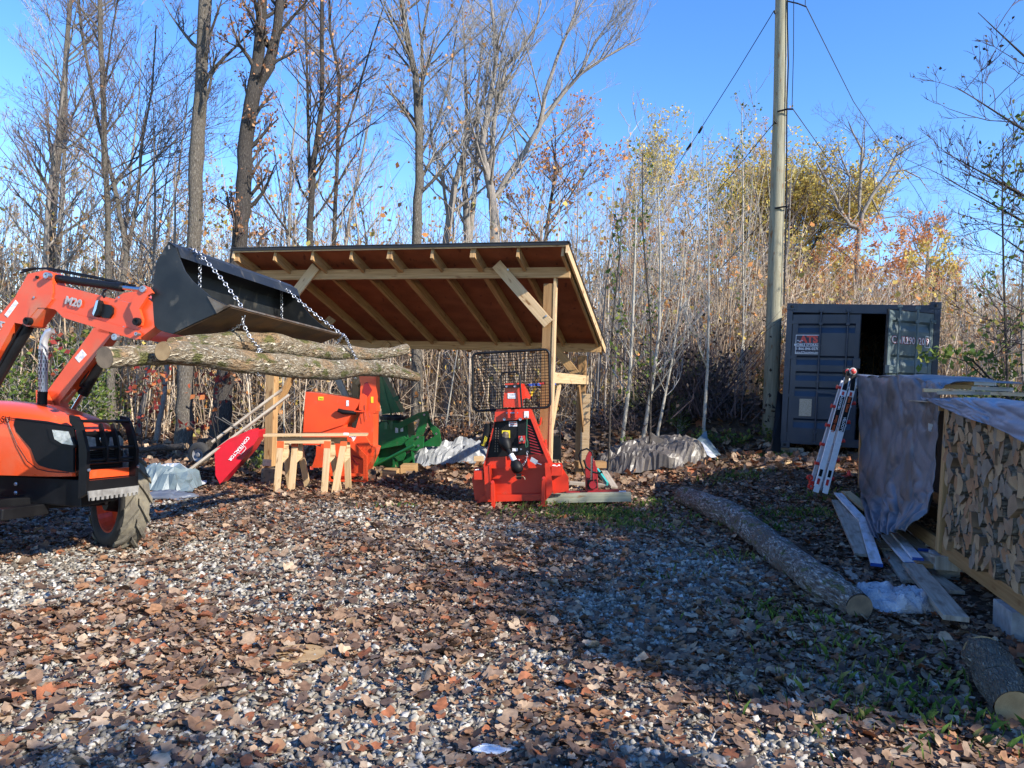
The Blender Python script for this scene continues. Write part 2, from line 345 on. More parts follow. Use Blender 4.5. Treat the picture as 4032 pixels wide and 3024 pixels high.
# ================================================================ camera, light, sky
cam = bpy.data.cameras.new('camera'); co = bpy.data.objects.new('camera', cam); COL.objects.link(co); S.camera = co
cam.sensor_fit = 'HORIZONTAL'; cam.sensor_width = 36; cam.lens = 36*F/4032; cam.clip_end = 2000; cam.clip_start = .05
cam.shift_y = (1512-HZ)/4032*-1
co.location = (0, 0, H0)
co.rotation_euler = (Matrix.Rotation(math.atan(RO), 3, 'Y').to_4x4().inverted()@Matrix.Rotation(math.pi/2, 4, 'X')).to_euler()
SUN = Vector((.8, -.6, .597)).normalized()
sl = bpy.data.lights.new('sun', 'SUN'); sl.energy = 3.9; sl.angle = math.radians(.55); sl.color = (1, .93, .82)
so = bpy.data.objects.new('sun', sl); COL.objects.link(so); so.rotation_euler = SUN.to_track_quat('Z', 'Y').to_euler()
W = bpy.data.worlds.new('World'); S.world = W; W.use_nodes = True; nt = W.node_tree
sky = N(nt, 'ShaderNodeTexSky', sky_type='NISHITA'); sky.sun_disc = False; sky.sun_elevation = math.asin(SUN.z); sky.sun_rotation = math.atan2(SUN.x, SUN.y)
sky.air_density = 1.0; sky.dust_density = .0; sky.ozone_density = 3.6; sky.altitude = 200
hs = N(nt, 'ShaderNodeHueSaturation'); hs.inputs['Saturation'].default_value = 1.23; hs.inputs['Hue'].default_value = .511
hs.inputs['Value'].default_value = 1
bg = nt.nodes['Background']; bg.inputs[1].default_value = .15
nt.links.new(sky.outputs[0], hs.inputs['Color']); nt.links.new(hs.outputs[0], bg.inputs[0])
S.view_settings.view_transform = 'Standard'; S.view_settings.look = 'None'; S.view_settings.exposure = 1.17

# ================================================================ ground
def gravel_mask(x, y):
    n = vnoise(x, y, .8, 11)*.55+vnoise(x, y, 2.1, 12)*.45
    m = (1-sm(.9, 1.9, x+.8*(vnoise(x, y, .9, 13)-.5)*2-.12*(y-4)))*(1-sm(8.3, 10.2, y+(vnoise(x, y, .6, 14)-.5)*2.5))
    return m*sm(.2, .46, n+.12)
def ground():
    xs = np.concatenate([np.linspace(-75, -10, 34)[:-1], np.linspace(-10, 11, 190), np.linspace(11, 80, 36)[1:]])
    ys = np.concatenate([np.linspace(-30, 1, 14)[:-1], np.linspace(1, 20, 200), np.linspace(20, 50, 50)[1:], np.linspace(50, 260, 30)[1:]])
    X, Y = np.meshgrid(xs, ys); Z = gz(X, Y); V = np.stack([X, Y, Z], -1).reshape(-1, 3)
    nx = len(xs); ny = len(ys); i = np.arange(nx-1); j = np.arange(ny-1); I, J = np.meshgrid(i, j); a = (J*nx+I).ravel()
    Fq = np.stack([a, a+1, a+nx+1, a+nx], -1)
    m, nt, b = nmat('ground_soil'); L = nt.links.new
    at = N(nt, 'ShaderNodeAttribute'); at.attribute_name = 'gravel'; tc = N(nt, 'ShaderNodeTexCoord')
    n1 = N(nt, 'ShaderNodeTexNoise'); n1.inputs['Scale'].default_value = 9; n1.inputs['Detail'].default_value = 10; L(tc.outputs['Object'], n1.inputs[0])
    r1 = N(nt, 'ShaderNodeValToRGB'); L(n1.outputs[0], r1.inputs[0]); e = r1.color_ramp.elements
    e[0].position = .3; e[0].color = (.03, .02, .014, 1); e[1].position = .7; e[1].color = (.15, .095, .06, 1)
    vo = N(nt, 'ShaderNodeTexVoronoi'); vo.inputs['Scale'].default_value = 34; L(tc.outputs['Object'], vo.inputs['Vector'])
    r2 = N(nt, 'ShaderNodeValToRGB'); L(vo.outputs['Color'], r2.inputs[0]); e = r2.color_ramp.elements
    e[0].color = (.09, .08, .07, 1); e[1].color = (.3, .29, .27, 1)
    mx = N(nt, 'ShaderNodeMix', data_type='RGBA'); L(at.outputs['Fac'], mx.inputs[0]); L(r1.outputs[0], mx.inputs[6]); L(r2.outputs[0], mx.inputs[7]); L(mx.outputs[2], b.inputs['Base Color'])
    b.inputs['Roughness'].default_value = .95; b.inputs['Specular IOR Level'].default_value = .2
    bp = N(nt, 'ShaderNodeBump'); bp.inputs['Strength'].default_value = .8; bp.inputs['Distance'].default_value = .03; L(n1.outputs[0], bp.inputs['Height']); L(bp.outputs[0], b.inputs['Normal'])
    o = np_mesh('ground', V, Fq, m, smooth=True)
    a = o.data.attributes.new('gravel', 'FLOAT', 'POINT'); a.data.foreach_set('value', gravel_mask(X, Y).ravel().astype(np.float32)*.9)
    tag(o, kind='structure')
ground()
def scatter(name, mat, shapes, n, pick, size, label, lift=.0, tilt=.4, flat=(1, 1, 1), cat='ground cover'):
    "many loose pieces in one object; pick(n)->xy"
    xy = pick(n); n = len(xy); Vs = []; Fs = []; off = 0
    z = gz(xy[:, 0], xy[:, 1]); ids = rng.integers(0, len(shapes), n)
    for k, (sv, sf) in enumerate(shapes):
        q = np.where(ids == k)[0]; m = len(q)
        if not m: continue
        a = rng.uniform(0, 2*np.pi, m); tx = rng.normal(0, tilt, m); ty = rng.normal(0, tilt, m)
        ca, sa = np.cos(a), np.sin(a); s = size(m, xy[q])
        v = sv[None]*np.array(flat)*s[:, None, None]
        # tilt about x then y, then turn about z
        x0, y0, z0 = v[..., 0], v[..., 1], v[..., 2]
        c, d = np.cos(tx)[:, None], np.sin(tx)[:, None]; y1 = y0*c-z0*d; z1 = y0*d+z0*c
        c, d = np.cos(ty)[:, None], np.sin(ty)[:, None]; x1 = x0*c+z1*d; z2 = -x0*d+z1*c
        X = x1*ca[:, None]-y1*sa[:, None]+xy[q, 0][:, None]; Y = x1*sa[:, None]+y1*ca[:, None]+xy[q, 1][:, None]
        lf = (lift*s if np.ndim(lift) == 0 else rng.uniform(lift[0], lift[1], m))
        Z = z2+z[q][:, None]+lf[:, None]
        Vs.append(np.stack([X, Y, Z], -1).reshape(-1, 3)); nv = len(sv)
        Fs.append((sf[None]+(np.arange(m)*nv)[:, None, None]+off).reshape(-1, 3)); off += m*nv
    o = np_mesh(name, np.concatenate(Vs), np.concatenate(Fs), mat); tag(o, label, cat, kind='stuff'); return o
def stone_shapes(k):
    out = []
    for i in range(k):
        bm = __import__('bmesh').new(); bmesh_ = __import__('bmesh').ops
        pts = rng.normal(size=(11, 3)); pts /= np.linalg.norm(pts, axis=1)[:, None]; pts *= np.array([1, .75, .55])*rng.uniform(.75, 1.1, (11, 1))
        for p in pts: bm.verts.new(p)
        bmesh_.convex_hull(bm, input=bm.verts)
        for v in [v for v in bm.verts if not v.link_faces]: bm.verts.remove(v)
        bmesh_.triangulate(bm, faces=bm.faces); bm.verts.index_update(); bm.verts.ensure_lookup_table()
        out.append((np.array([v.co[:] for v in bm.verts]), np.array([[v.index for v in f.verts] for f in bm.faces]))); bm.free()
    return out
def leaf_shapes(k, lobes=True):
    out = []
    for i in range(k):
        nl = 5 if rng.random() < .65 else 1; curl = rng.uniform(-.5, 1.0); pts = []; n = 14
        for j in range(n):
            a = 2*np.pi*j/n
            r = (.62+.38*abs(np.cos(a*2.5)))*(1-.25*(abs(a-np.pi) < .3)) if nl == 5 else (.45+.55*abs(np.cos(a)))
            r *= rng.uniform(.85, 1.1); x, y = r*np.cos(a), r*np.sin(a)
            pts.append((x, y, curl*.45*(x*x)+rng.uniform(-.1, .12)+.3*curl*y*y*(rng.random() < .5)))
        pts.append((0, 0, -.05)); sf = np.array([[n, j, (j+1) % n] for j in range(n)]); out.append((np.array(pts), sf))
    return out
def view_pick(dens, y0, y1, p=1.0, xm=.5):
    "points in the wedge the camera looks over, denser near"
    def f(n):
        out = []; c = 0
        while c < n:
            y = y0+(y1-y0)*rng.random(n*2)**p; x = rng.uniform(-.78, .78, n*2)*y+rng.uniform(-xm, xm, n*2)
            k = rng.random(n*2) < dens(x, y); q = np.stack([x[k], y[k]], -1); out.append(q); c += len(q)
        return np.concatenate(out)[:n]
    return f
def leaf_d(x, y):
    return np.clip((1-.8*gravel_mask(x, y)*sm(.25, .6, vnoise(x*.7, y*1.3, .9, 41)*.6+vnoise(x, y, 2.4, 42)*.4)*(1-.5*sm(6.5, 9, y)))*(.2+1.1*vnoise(x, y, 1.1, 21))*(1-.4*sm(1.2, 2.5, x)*(vnoise(x, y, .8, 31) > .5)), .05, 1)
MT['stone'] = Mrand('limestone_gravel', [(.37, .34, .29), (.27, .25, .21), (.5, .465, .405), (.17, .155, .125), (.29, .255, .2), (.38, .35, .29), (.2, .17, .13), (.13, .11, .085)], rough=.85, noise=.25, sc=60)
MT['leafd'] = Mrand('fallen_leaves', [(.17, .098, .06), (.26, .16, .095), (.10, .062, .042), (.36, .245, .155), (.2, .12, .075), (.14, .09, .065), (.31, .16, .08), (.45, .33, .22), (.085, .052, .038), (.28, .19, .125), (.28, .10, .045), (.22, .15, .105)], rough=.7, tr=.12, noise=.3)
def leaf_set():
    scatter('gravel', MT['stone'], stone_shapes(14), 64000, view_pick(lambda x, y: gravel_mask(x, y)**1.0, 2.6, 10.2, .95), lambda m, xy: np.clip(rng.lognormal(-4.08, .42, m), .007, .045)*(1+.1*(xy[:, 1]-4)*.5), 'crushed pale limestone gravel of the yard between leaf drifts', lift=.18, tilt=.5, cat='gravel')
    scatter('fallen_leaves', MT['leafd'], leaf_shapes(18), 118000, view_pick(leaf_d, 2.6, 15, .85), lambda m, xy: np.clip(rng.gamma(2.6, .0082, m)+.0045, .008, .07), 'brown and tan maple leaves strewn over gravel and soil', lift=(.006, .035), tilt=.28, cat='leaves')
    scatter('leaf_litter', MT['leafd'], leaf_shapes(10), 22000, view_pick(lambda x, y: .4+.6*vnoise(x, y, 1, 23), 12, 32, 1, 2), lambda m, xy: rng.uniform(.05, .1, m), 'brown leaf litter on the forest floor and earth bank', lift=(.01, .09), tilt=.6, cat='leaves')
leaf_set()
# grass: blades in tufts
def grass():
    spots = [G(2300, 2030), G(2420, 2040), G(2250, 2000), G(2580, 1990), G(3390, 2740), G(3360, 2700), G(3900, 2860), G(3700, 2830), G(3990, 2890), G(2900, 1880), G(2990, 2080), G(3100, 2030), G(3300, 2040),
             G(2880, 2200), G(3050, 2420), G(3130, 2440), G(3180, 2470), G(3270, 2560), G(3420, 2580), G(2650, 2280), G(2850, 2200), G(3250, 1965), G(3690, 2215), G(2700, 1830), G(1580, 2000), G(3060, 1800), G(3480, 2640), G(2480, 2080), G(3560, 2850)]
    dens = [900, 900, 600, 250, 500, 350, 900, 700, 500, 350, 350, 300, 300, 250, 500, 400, 300, 350, 260, 200, 200, 200, 60, 300, 60, 400, 250, 400, 350]
    V = []; Fc = []; k = 0
    for p, d in zip(spots, dens):
        sx = .35 if d > 400 else .22
        for i in range(int(d*(.7 if p.y > 7.5 else .13))):
            x = p.x+rng.normal(0, sx*1.2); y = p.y+rng.normal(0, sx*.7); z = gzf(x, y); h = rng.uniform(.03, .11); w = .0035; a = rng.uniform(0, 6.3); b = rng.uniform(.1, .7)*h
            ca, sa = math.cos(a), math.sin(a); V += [(x-w*sa, y+w*ca, z), (x+w*sa, y-w*ca, z), (x+b*ca*.4, y+b*sa*.4, z+h*.7), (x+b*ca*1.3, y+b*sa*1.3, z+h)]
            Fc += [(k, k+1, k+2), (k+1, k+3, k+2)]; k += 4
    m = Mrand('grass_blade', [(.07, .14, .02), (.1, .18, .03), (.14, .2, .04), (.2, .19, .06), (.05, .1, .02)], rough=.6, tr=.3)
    tag(np_mesh('grass', V, Fc, m), 'short green grass in tufts along the edge of the yard', 'grass', kind='stuff')
grass()

# ================================================================ open pole shed
an = math.radians(14.9); R_ = Vector((math.cos(an), -math.sin(an), 0)); D_ = Vector((math.sin(an), math.cos(an), 0)); Z_ = Vector((0, 0, 1))
O_ = Vector((.636, 10.1, 0))
def SH(a, b, z): return O_+R_*a+D_*b+Z_*z
RS = .305
def roofz(b): return 3.50-RS*b
shed = thing('open_shed', SH(-2.4, 2, 0), 'timber lean-to shed with sloping black roof sheltering red and green machines', 'shed')
for i, (a, b) in enumerate(((-.30, .53), (-4.60, .53), (-.30, 3.4), (-4.6, 3.4))):
    x, y, _ = SH(a, b, 0); bz = .27 if i == 1 else gzf(x, y)-.05
    p = MB().beam(SH(a, b, bz), SH(a, b, roofz(b)-.3), .14, .14, D_).build('post', MT['lumD'] if i != 1 else MT['lum'], shed, bev=.004)
    if i == 0: MB().beam(SH(a+.09, b-.02, .1), SH(a+.09, b-.02, 3.12), .035, .12, D_).build('batten', MT['lumL'], shed, bev=.002)
MB().beam(SH(-4.92, .46, 3.185), SH(0.0, .46, 3.185), .076, .145, Z_).build('front_beam', MT['lum'], shed, bev=.003)
MB().beam(SH(-4.92, 3.36, 2.30), SH(0.03, 3.36, 2.30), .076, .15, Z_).build('rear_beam', MT['lum'], shed, bev=.003)
sl_ = Vector((D_.x, D_.y, -RS)).normalized(); rn = R_.cross(sl_).normalized()
for i in range(9):
    a = -.02-.61*i
    for da in ((0, .04) if i in (2, 4, 8) else (0,)):
        MB().beam(SH(a-da, .0, roofz(0)-.1), SH(a-da, 3.72, roofz(3.72)-.1), .038, .14, rn).build('rafter', MT['lum'], shed, bev=.002)
MB().beam(SH(-2.46, -.03, roofz(-.03)-.02), SH(-2.46, 3.74, roofz(3.74)-.02), 5.0, .016, rn).build('sheathing', MT['ply'], shed)
rf = MB()
for k in range(22):
    b0 = -.05+k*.175; rf.beam(SH(-2.46, b0, roofz(b0)+.004+.004), SH(-2.46, b0+.19, roofz(b0+.19)+.001+.012), 5.03, .008, rn)
for k in range(28):
    a = .03-.178*k; rf.beam(SH(a, -.058, roofz(-.05)+.006), SH(a, .1, roofz(.1)+.02), .09, .009, rn)
rf.build('shingles', MT['shingle'], shed)
MB().beam(SH(-4.97, -.045, roofz(0)-.008), SH(.05, -.045, roofz(0)-.008), .012, .035, Z_).build('drip_edge', MT['drip'], shed)
MB().beam(SH(-4.96, -.02, roofz(0)-.032), SH(.03, -.02, roofz(0)-.032), .016, .022, Z_).build('fascia', MT['lumL'], shed)
for sgn, a in ((1, .04), (-1, -4.96)):
    MB().beam(SH(a, -.03, roofz(-.03)-.075), SH(a, 3.74, roofz(3.74)-.075), .03, .13, rn).build('side_board', MT['lumL'], shed)
    MB().beam(SH(a+sgn*.02, -.03, roofz(-.03)+.0), SH(a+sgn*.02, 3.75, roofz(3.75)+.0), .012, .03, rn).build('side_trim', MT['drip'], shed)
fp = PL(SH(0, .40, 0), D_)
def plank(p0, p1, w, th, n, mat, name='brace', par=None): return MB().beam(p0, p1, th, w, Vector(n).cross((Vector(p1)-Vector(p0)).normalized())).build(name, mat, par or shed, bev=.002)
plank(fp(1955, 1040), fp(2160, 1275), .15, .038, D_, MT['lumL']); plank(fp(1245, 1050), fp(1075, 1270), .15, .038, D_, MT['lumL'])
for q in ((2000, 1062, 2010, 1085), (2150, 1245, 2158, 1240)): MB().lathe(fp(q[0], q[1], -.025), -D_, [(0, .014), (.01, .014), (.012, 0)], 8).build('bolt', MT['galv'], shed)
rp = PL(SH(0, 3.30, 0), D_)
plank(rp(2165, 1345), rp(2290, 1500), .14, .038, D_, MT['lum']); plank(rp(1530, 1350), rp(1400, 1510), .14, .038, D_, MT['lum']); plank(rp(1330, 1490), rp(1400, 1640), .12, .038, D_, MT['lumG'])
sp = PL(SH(-.2, 2, 0), R_)
plank(SH(-.21, .45, 1.74), SH(-.21, 3.48, 1.74), .15, .03, R_, MT['lumL'], 'girt')
plank(SH(-.24, 1.15, 1.66), SH(-.24, .6, .95), .12, .03, R_, MT['lumL']); plank(SH(-.24, 2.75, 1.66), SH(-.24, 3.35, .85), .12, .03, R_, MT['lumD'])
plank(SH(-4.64, 1.6, 2.2), SH(-4.64, .6, 1.0), .14, .038, R_, MT['lumD']); 
plank(SH(-4.53, .62, 1.75), SH(-4.0, 1.25, 2.6), .14, .038, D_, MT['lumD'])
x, y, _ = SH(-4.6, .53, 0); g0 = gzf(x, y)
MB().lathe((x, y, g0-.1), Z_, [(0, .13), (.30, .125), (.33-.0, .12), (.33, 0)], 20).build('footing', MT['card'], shed)
MB().box(SH(-4.6, .445, .33), (.15, .006, .10), Matrix((R_, D_, Z_)).transposed()).build('bracket', MT['galv'], shed)
MB().box(SH(-.2, 3.30, .85), (.15, .02, 1.3), Matrix((R_, D_, Z_)).transposed()).build('splice', MT['lumL'], shed)

# ================================================================ tractor with loader
wv = Vector((.22, .974, -.045)).normalized(); hv = Vector((.974, -.22, 0)).normalized(); hv = (hv-wv*hv.dot(wv)).normalized(); uv3 = hv.cross(wv).normalized()
if uv3.z < 0: uv3 = -uv3
tr = thing('tractor', (-4.3, 6.6, 0), 'orange farm tractor with front loader raised, holding logs in chains', 'tractor')
C0 = Vector((-3.44, 6.40, 0))      # middle of the front
def TR(s, w, z): return C0+hv*s+wv*w+Z_*z
z1 = lambda zx, zy: (zx/2.212, 900+zy/2.212)     # crops of the photograph used for measuring
z2 = lambda zx, zy: (zx/2.212, 1500+zy/2.212)
z3 = lambda zx, zy: (900+zx/2.212, 900+zy/2.212)
z4 = lambda zx, zy: (900+zx/2.212, 1400+zy/2.212)
z5 = lambda zx, zy: (1700+zx/2.2125, 1300+zy/2.2125)
z7 = lambda zx, zy: (2950+zx/2.37, 1150+zy/2.37)
z8 = lambda zx, zy: (3150+zx/1.951, 1450+zy/1.951)
def trace(mb, pl, zz, pts, ext, mi=0, off=0., mside=None): return mb.prism([pl(*zz(*p), off) for p in pts], ext, mi, mside)
# hood: lofted body
st = [(-1.9, 1.36, .30, .74), (-1.3, 1.375, .30, .75), (-.8, 1.375, .30, .76), (-.55, 1.36, .30, .77), (-.35, 1.33, .295, .775), (-.2, 1.295, .29, .78), (-.09, 1.25, .28, .785), (-.02, 1.19, .262, .79), (.02, 1.10, .24, .79)]
hb = MB(); sec = []
for s_, zt, hw, zb in st:
    ring = []
    for (cx, cz) in ((-1, 0), (-1, .35), (-.99, .62), (-.96, .78), (-.88, .88), (-.7, .95), (-.4, .99), (0, 1), (.4, .99), (.7, .95), (.88, .88), (.96, .78), (.99, .62), (1, .35), (1, 0)):
        ring.append(TR(s_, cx*hw, zb+(zt-zb)*cz))
    sec.append(ring)
n = 15
hb.add([p for r in sec for p in r], [(i*n+j, (i+1)*n+j, (i+1)*n+j+1, i*n+j+1) for i in range(len(st)-1) for j in range(n-1)]+[tuple((len(st)-1)*n+j for j in range(n))])
hb.build('hood', MT['hood'], tr, smooth=True)
hp = PL(TR(0, -.306, 1), wv)
b_ = MB(); trace(b_, hp, z2, [(135, 322), (400, 350), (640, 400), (640, 800), (420, 762), (340, 735), (310, 700), (270, 590), (140, 440), (122, 380)], wv*.02); b_.build('side_grille', MT['plastic'], tr, bev=.004)
b_ = MB(); trace(b_, hp, z2, [(412, 410), (600, 425), (660, 560), (640, 585), (520, 570), (440, 520)], wv*.03, off=-.008); hl = b_.build('headlight', MT['plastic'], tr, bev=.003)
b_ = MB(); trace(b_, hp, z2, [(455, 425), (595, 440), (640, 560), (540, 545), (475, 505)], wv*.02, off=-.012); b_.build('lens', MT['glass'], hl, bev=.003)
fpz = PL(TR(.035, 0, 1), hv)
b_ = MB(); b_.prism([TR(.03, w, z) for w, z in ((-.25, .84), (.25, .84), (.25, 1.08), (.2, 1.15), (-.2, 1.15), (-.25, 1.08))], hv*.02); fg = b_.build('front_grille', MT['plastic'], tr, bev=.006)
for k in range(7): MB().beam(TR(.056, -.2, .86+.02*k), TR(.056, .2, .86+.02*k), .01, .006, Z_).build('grille_bar', MT['black'], fg)
for s_ in (-1, 1):
    b_ = MB(); b_.prism([TR(.05, s_*w, z) for w, z in ((.07, 1.0), (.235, .985), (.235, 1.08), (.19, 1.115), (.09, 1.1))], hv*.012); q = b_.build('headlight', MT['glass'], tr, bev=.004)
MB().tube([TR(.058, .035*math.cos(a), 1.085+.028*math.sin(a)) for a in [k*math.pi/7 for k in range(14)]], .005, 6, closed=True).build('emblem', MT['chrome'], tr)
MB().beam(TR(.058, -.012, 1.105), TR(.058, -.012, 1.07), .005, .006, Z_).beam(TR(.058, -.01, 1.085), TR(.058, .02, 1.1), .005, .006, Z_).build('emblem', MT['chrome'], tr)
MB().beam(TR(.09, -.27, .805), TR(.09, .27, .805), .03, .07, Z_).build('lower_panel', MT['orange'], tr, bev=.004)
b_ = MB(); trace(b_, hp, z2, [(640, 790), (640, 866), (60, 862), (0, 700), (-300, 500), (-300, 900), (60, 900), (640, 900)], wv*.05, off=.0)
MB().beam(TR(-1.8, 0, .66), TR(.05, 0, .66), .42, .22, Z_).build('chassis', MT['black'], tr, bev=.01)
for q in (-.50, -.50):
    pass
for zz in ((145, 897), (145, 973)): MB().lathe(hp(*z2(*zz), .05), -wv, [(0, .016), (.01, .016), (.014, .008), (.014, 0)], 6).build('bolt', MT['galv'], tr)
# brush guard
gd = MB()
for w_, t in ((-.28, .035), (-.06, .022), (.075, .022), (.28, .035)):
    pr = [(.10, .62), (.17, .66), (.17, 1.0), (.14, 1.10), (.10, 1.22), (.06, 1.27), (-.01, 1.28), (.0, 1.22), (.06, 1.16), (.09, 1.04), (.10, .9)] if t > .03 else [(.12, .9), (.165, .9), (.165, 1.0), (.14, 1.1), (.09, 1.22), (.07, 1.2), (.1, 1.08), (.12, 1.0)]
    gd.prism([TR(a, w_-t/2, z) for a, z in pr], wv*t)
for a, z, r in ((.08, 1.235, .014), (.14, 1.02, .014), (.14, .925, .014), (.14, .90, .01)): gd.tube([TR(a, -.27, z), TR(a, .27, z)], r, 8)
gd.prism([TR(.1, -.29, .765), TR(.1, .29, .765), TR(.1, .29, .66), TR(.1, -.29, .66)], hv*.07)
gd.build('brush_guard', MT['black'], tr, bev=.004)
pts = [(-.29, .685), (.29, .685)]
for k in range(10, -1, -1):
    c = -.26+.052*k; pts += [(c+.014, .605), (c+.012, .63), (c-.012, .63), (c-.014, .605)]
MB().prism([TR(.178, w, z) for w, z in pts], hv*.01).build('serrated_plate', MT['splate'], tr)
for w_ in (-.28, .28): MB().lathe(TR(.175, w_, .85), hv, [(0, .014), (.01, .014), (.013, 0)], 8).build('bolt', MT['galv'], tr)
# front axle and wheels
MB().beam(TR(-.55, -.62, .56), TR(-.42, .6, .50), .14, .10, Z_).beam(TR(-.35, -.6, .50), TR(-.35, -.15, .50), .09, .09, Z_).build('front_axle', MT['black'], tr, bev=.01)
def wheel(c, ax, R, wd, rimr, par, lug=20):
    c = Vector(c); ax = Vector(ax).normalized(); h = wd/2
    x = Vector((0, 0, 1))-ax*ax.z; x.normalize(); y = ax.cross(x)
    w = MB().lathe(c, ax, [(-h*.75, rimr), (-h*.98, rimr+.03), (-h, (R+rimr)/2), (-h*.85, R*.93), (-h*.5, R*.96), (0, R*.965), (h*.5, R*.96), (h*.85, R*.93), (h, (R+rimr)/2), (h*.98, rimr+.03), (h*.75, rimr)], 40).build('wheel', MT['tyre'], par, smooth=True)
    lg = MB(); lg.lathe(c, ax, [(-h*.86, R*.94), (-h*.5, R*.966), (0, R*.971), (h*.5, R*.966), (h*.86, R*.94)], 40)
    for k in range(lug):
        for sd in (-1, 1):
            a0 = 2*math.pi*(k+(.5 if sd > 0 else 0))/lug; pts = []
            for t in np.linspace(0, 1, 4):
                a = a0+sd*0+.42*t*(1 if True else 0)*(-1); e = -h*sd*.02+sd*(h*.98)*(1-t)
                rr = R*(.94 if t < .1 else .965); pts.append((a, e, rr))
            for i in range(3):
                vs = []
                for (a, e, rr) in (pts[i], pts[i+1]):
                    for da, r2 in ((-.075, rr), (.075, rr), (.055, R*1.03-(.03*R if i == 0 and (a, e, rr) == pts[0] else 0)), (-.055, R*1.03-(.03*R if i == 0 and (a, e, rr) == pts[0] else 0))):
                        aa = a+da; vs.append(c+ax*e+(x*math.cos(aa)+y*math.sin(aa))*r2)
                lg.add(vs, [(0, 1, 2, 3), (7, 6, 5, 4), (0, 4, 5, 1), (1, 5, 6, 2), (2, 6, 7, 3), (3, 7, 4, 0)])
    lg.build('tread', MT['dtyre'], w, bev=.004)
    rm = MB().lathe(c, ax, [(-h*.8, rimr+.012), (-h*.8, rimr-.01), (-h*.4, rimr-.025), (h*.1, rimr-.05), (h*.1, .09), (h*.2, .08), (h*.2, 0)], 32).lathe(c, ax, [(h*.8, rimr+.012), (h*.8, rimr-.01), (h*.4, rimr-.025), (h*.12, rimr-.05), (h*.12, .09), (h*.3, .08), (h*.3, 0)], 32)
    rm.build('rim', MT['orange'], w, smooth=False)
    MB().lathe(c, ax, [(-h*1.0, 0), (-h*1.0, .085), (h*.1, .11)], 16).build('hub', MT['black'], w)
st_ = math.radians(33)
def stax(a): return Vector((math.sin(a), math.cos(a), -.04))
wc = P(470, 1980, 7.22); wc.z = gzf(wc.x, wc.y)+.445
wheel(wc, stax(math.radians(13+30)), .46, .25, .285, tr, 15)
wc2 = Vector((-4.72, 5.72, .46)); wheel(wc2, stax(math.radians(13+30)), .46, .25, .285, tr)
for w_ in (-.72, .72): wheel(C0+hv*-2.75+wv*w_+Z_*.72, stax(math.radians(13)), .72, .42, .42, tr, 22)
MB().beam(TR(-3.2, 0, .8), TR(-1.8, 0, .8), .5, .5, Z_).beam(TR(-3.3, -.8, 1.35), TR(-2.2, -.8, 1.35), .4, .05, Z_).beam(TR(-3.3, .8, 1.35), TR(-2.2, .8, 1.35), .4, .05, Z_).build('rear_body', MT['orange'], tr, bev=.02)
MB().tube([TR(-3.1, -.6, .9), TR(-3.1, -.6, 2.4), TR(-3.1, -.5, 2.5), TR(-3.1, .5, 2.5), TR(-3.1, .6, 2.4), TR(-3.1, .6, .9)], .035, 8).build('roll_bar', MT['black'], tr)
MB().box(TR(-2.7, 0, 1.2), (.45, .5, .12)).box(TR(-2.95, 0, 1.45), (.1, .5, .5)).build('seat', MT['black'], tr, bev=.03)
text('SU', .075, hp(*z2(50, 338), -.006), hv, -wv, MT['plastic'], 'lettering', tr, .001)
for pl_ in ([(60, 318), (90, 420), (150, 560), (240, 700), (330, 768)], [(330, 768), (430, 790), (600, 800)], [(60, 318), (300, 350), (640, 395)]): MB().tube([hp(*z2(*q), -.004) for q in pl_], .0035, 4).build('panel_seam', MT['black'], tr)
for o_, pts_ in ((.06, [(330, 440), (520, 560), (760, 640), (1000, 720), (1120, 700), (1180, 620)]), (.09, [(300, 460), (500, 575), (740, 655), (980, 735), (1130, 740), (1230, 660)])): MB().tube([ap_late(*z1(*q), -.012) for q in pts_], .007, 6).build('hydraulic_hose', MT['black'], tr) if 0 else None
# exhaust
e0 = P(*z1(368, 1540), 6.5); e1 = P(*z1(375, 1420), 6.5); e2 = P(*z1(382, 1020), 6.5)
MB().tube([e0, e1, e2], .036, 20).build('exhaust_shield', MT['alu'], tr, smooth=True)
sl2 = MB()
for k in range(15):
    for j in range(10):
        a = j*math.pi/5+(k % 2)*math.pi/10; c = lerp(e0, e2, .04+.063*k); d = Vector((math.cos(a), math.sin(a), 0))
        sl2.beam(c+d*.0362-Z_*.011, c+d*.0362+Z_*.011, .006, .003, d)
ex = sl2.build('exhaust_slots', MT['black'], tr)
MB().tube([e1-Z_*.05, e2-Z_*.02, e2+Vector((.0, 0, .03)), P(*z1(395, 950), 6.5), P(*z1(420, 905), 6.5), P(*z1(462, 888), 6.5)], [.03, .03, .031, .031, .03, .028], 14, cap=False).build('exhaust_pipe', MT['alu'], tr, smooth=True)
MB().tube([e0, e1], .0375, 20, cap=False).build('exhaust_base', MT['plastic'], tr, smooth=True)
# loader arms (near arm traced on its own plane, far arm a copy of the idea)
NA = -.56; ap = PL(TR(0, NA, 1), wv)
arm = MB()
trace(arm, ap, z1, [(245, 395), (400, 362), (455, 385), (462, 560), (445, 620), (395, 690), (270, 850), (235, 855), (205, 835), (130, 820), (0, 1060), (-500, 1700), (-650, 1500), (0, 748), (60, 680), (130, 600)], wv*.13)
trace(arm, ap, z1, [(460, 478), (1000, 615), (1130, 650), (1250, 590), (1330, 640), (1345, 860), (1205, 968), (1150, 925), (560, 778), (480, 705), (400, 690), (445, 620)], wv*.11, off=.012)
lo = arm.build('loader_arm', MT['orange'], tr, bev=.008)
b_ = MB(); trace(b_, ap, z1, [(490, 712), (540, 715), (1200, 890), (1215, 960), (1180, 968), (560, 778), (548, 772)], wv*.02, off=-.012); trace(b_, ap, z1, [(262, 690), (330, 660), (450, 600), (455, 615), (400, 690), (330, 690), (240, 800)], wv*.02, off=-.006); b_.build('arm_flange', MT['orange'], lo, bev=.003)
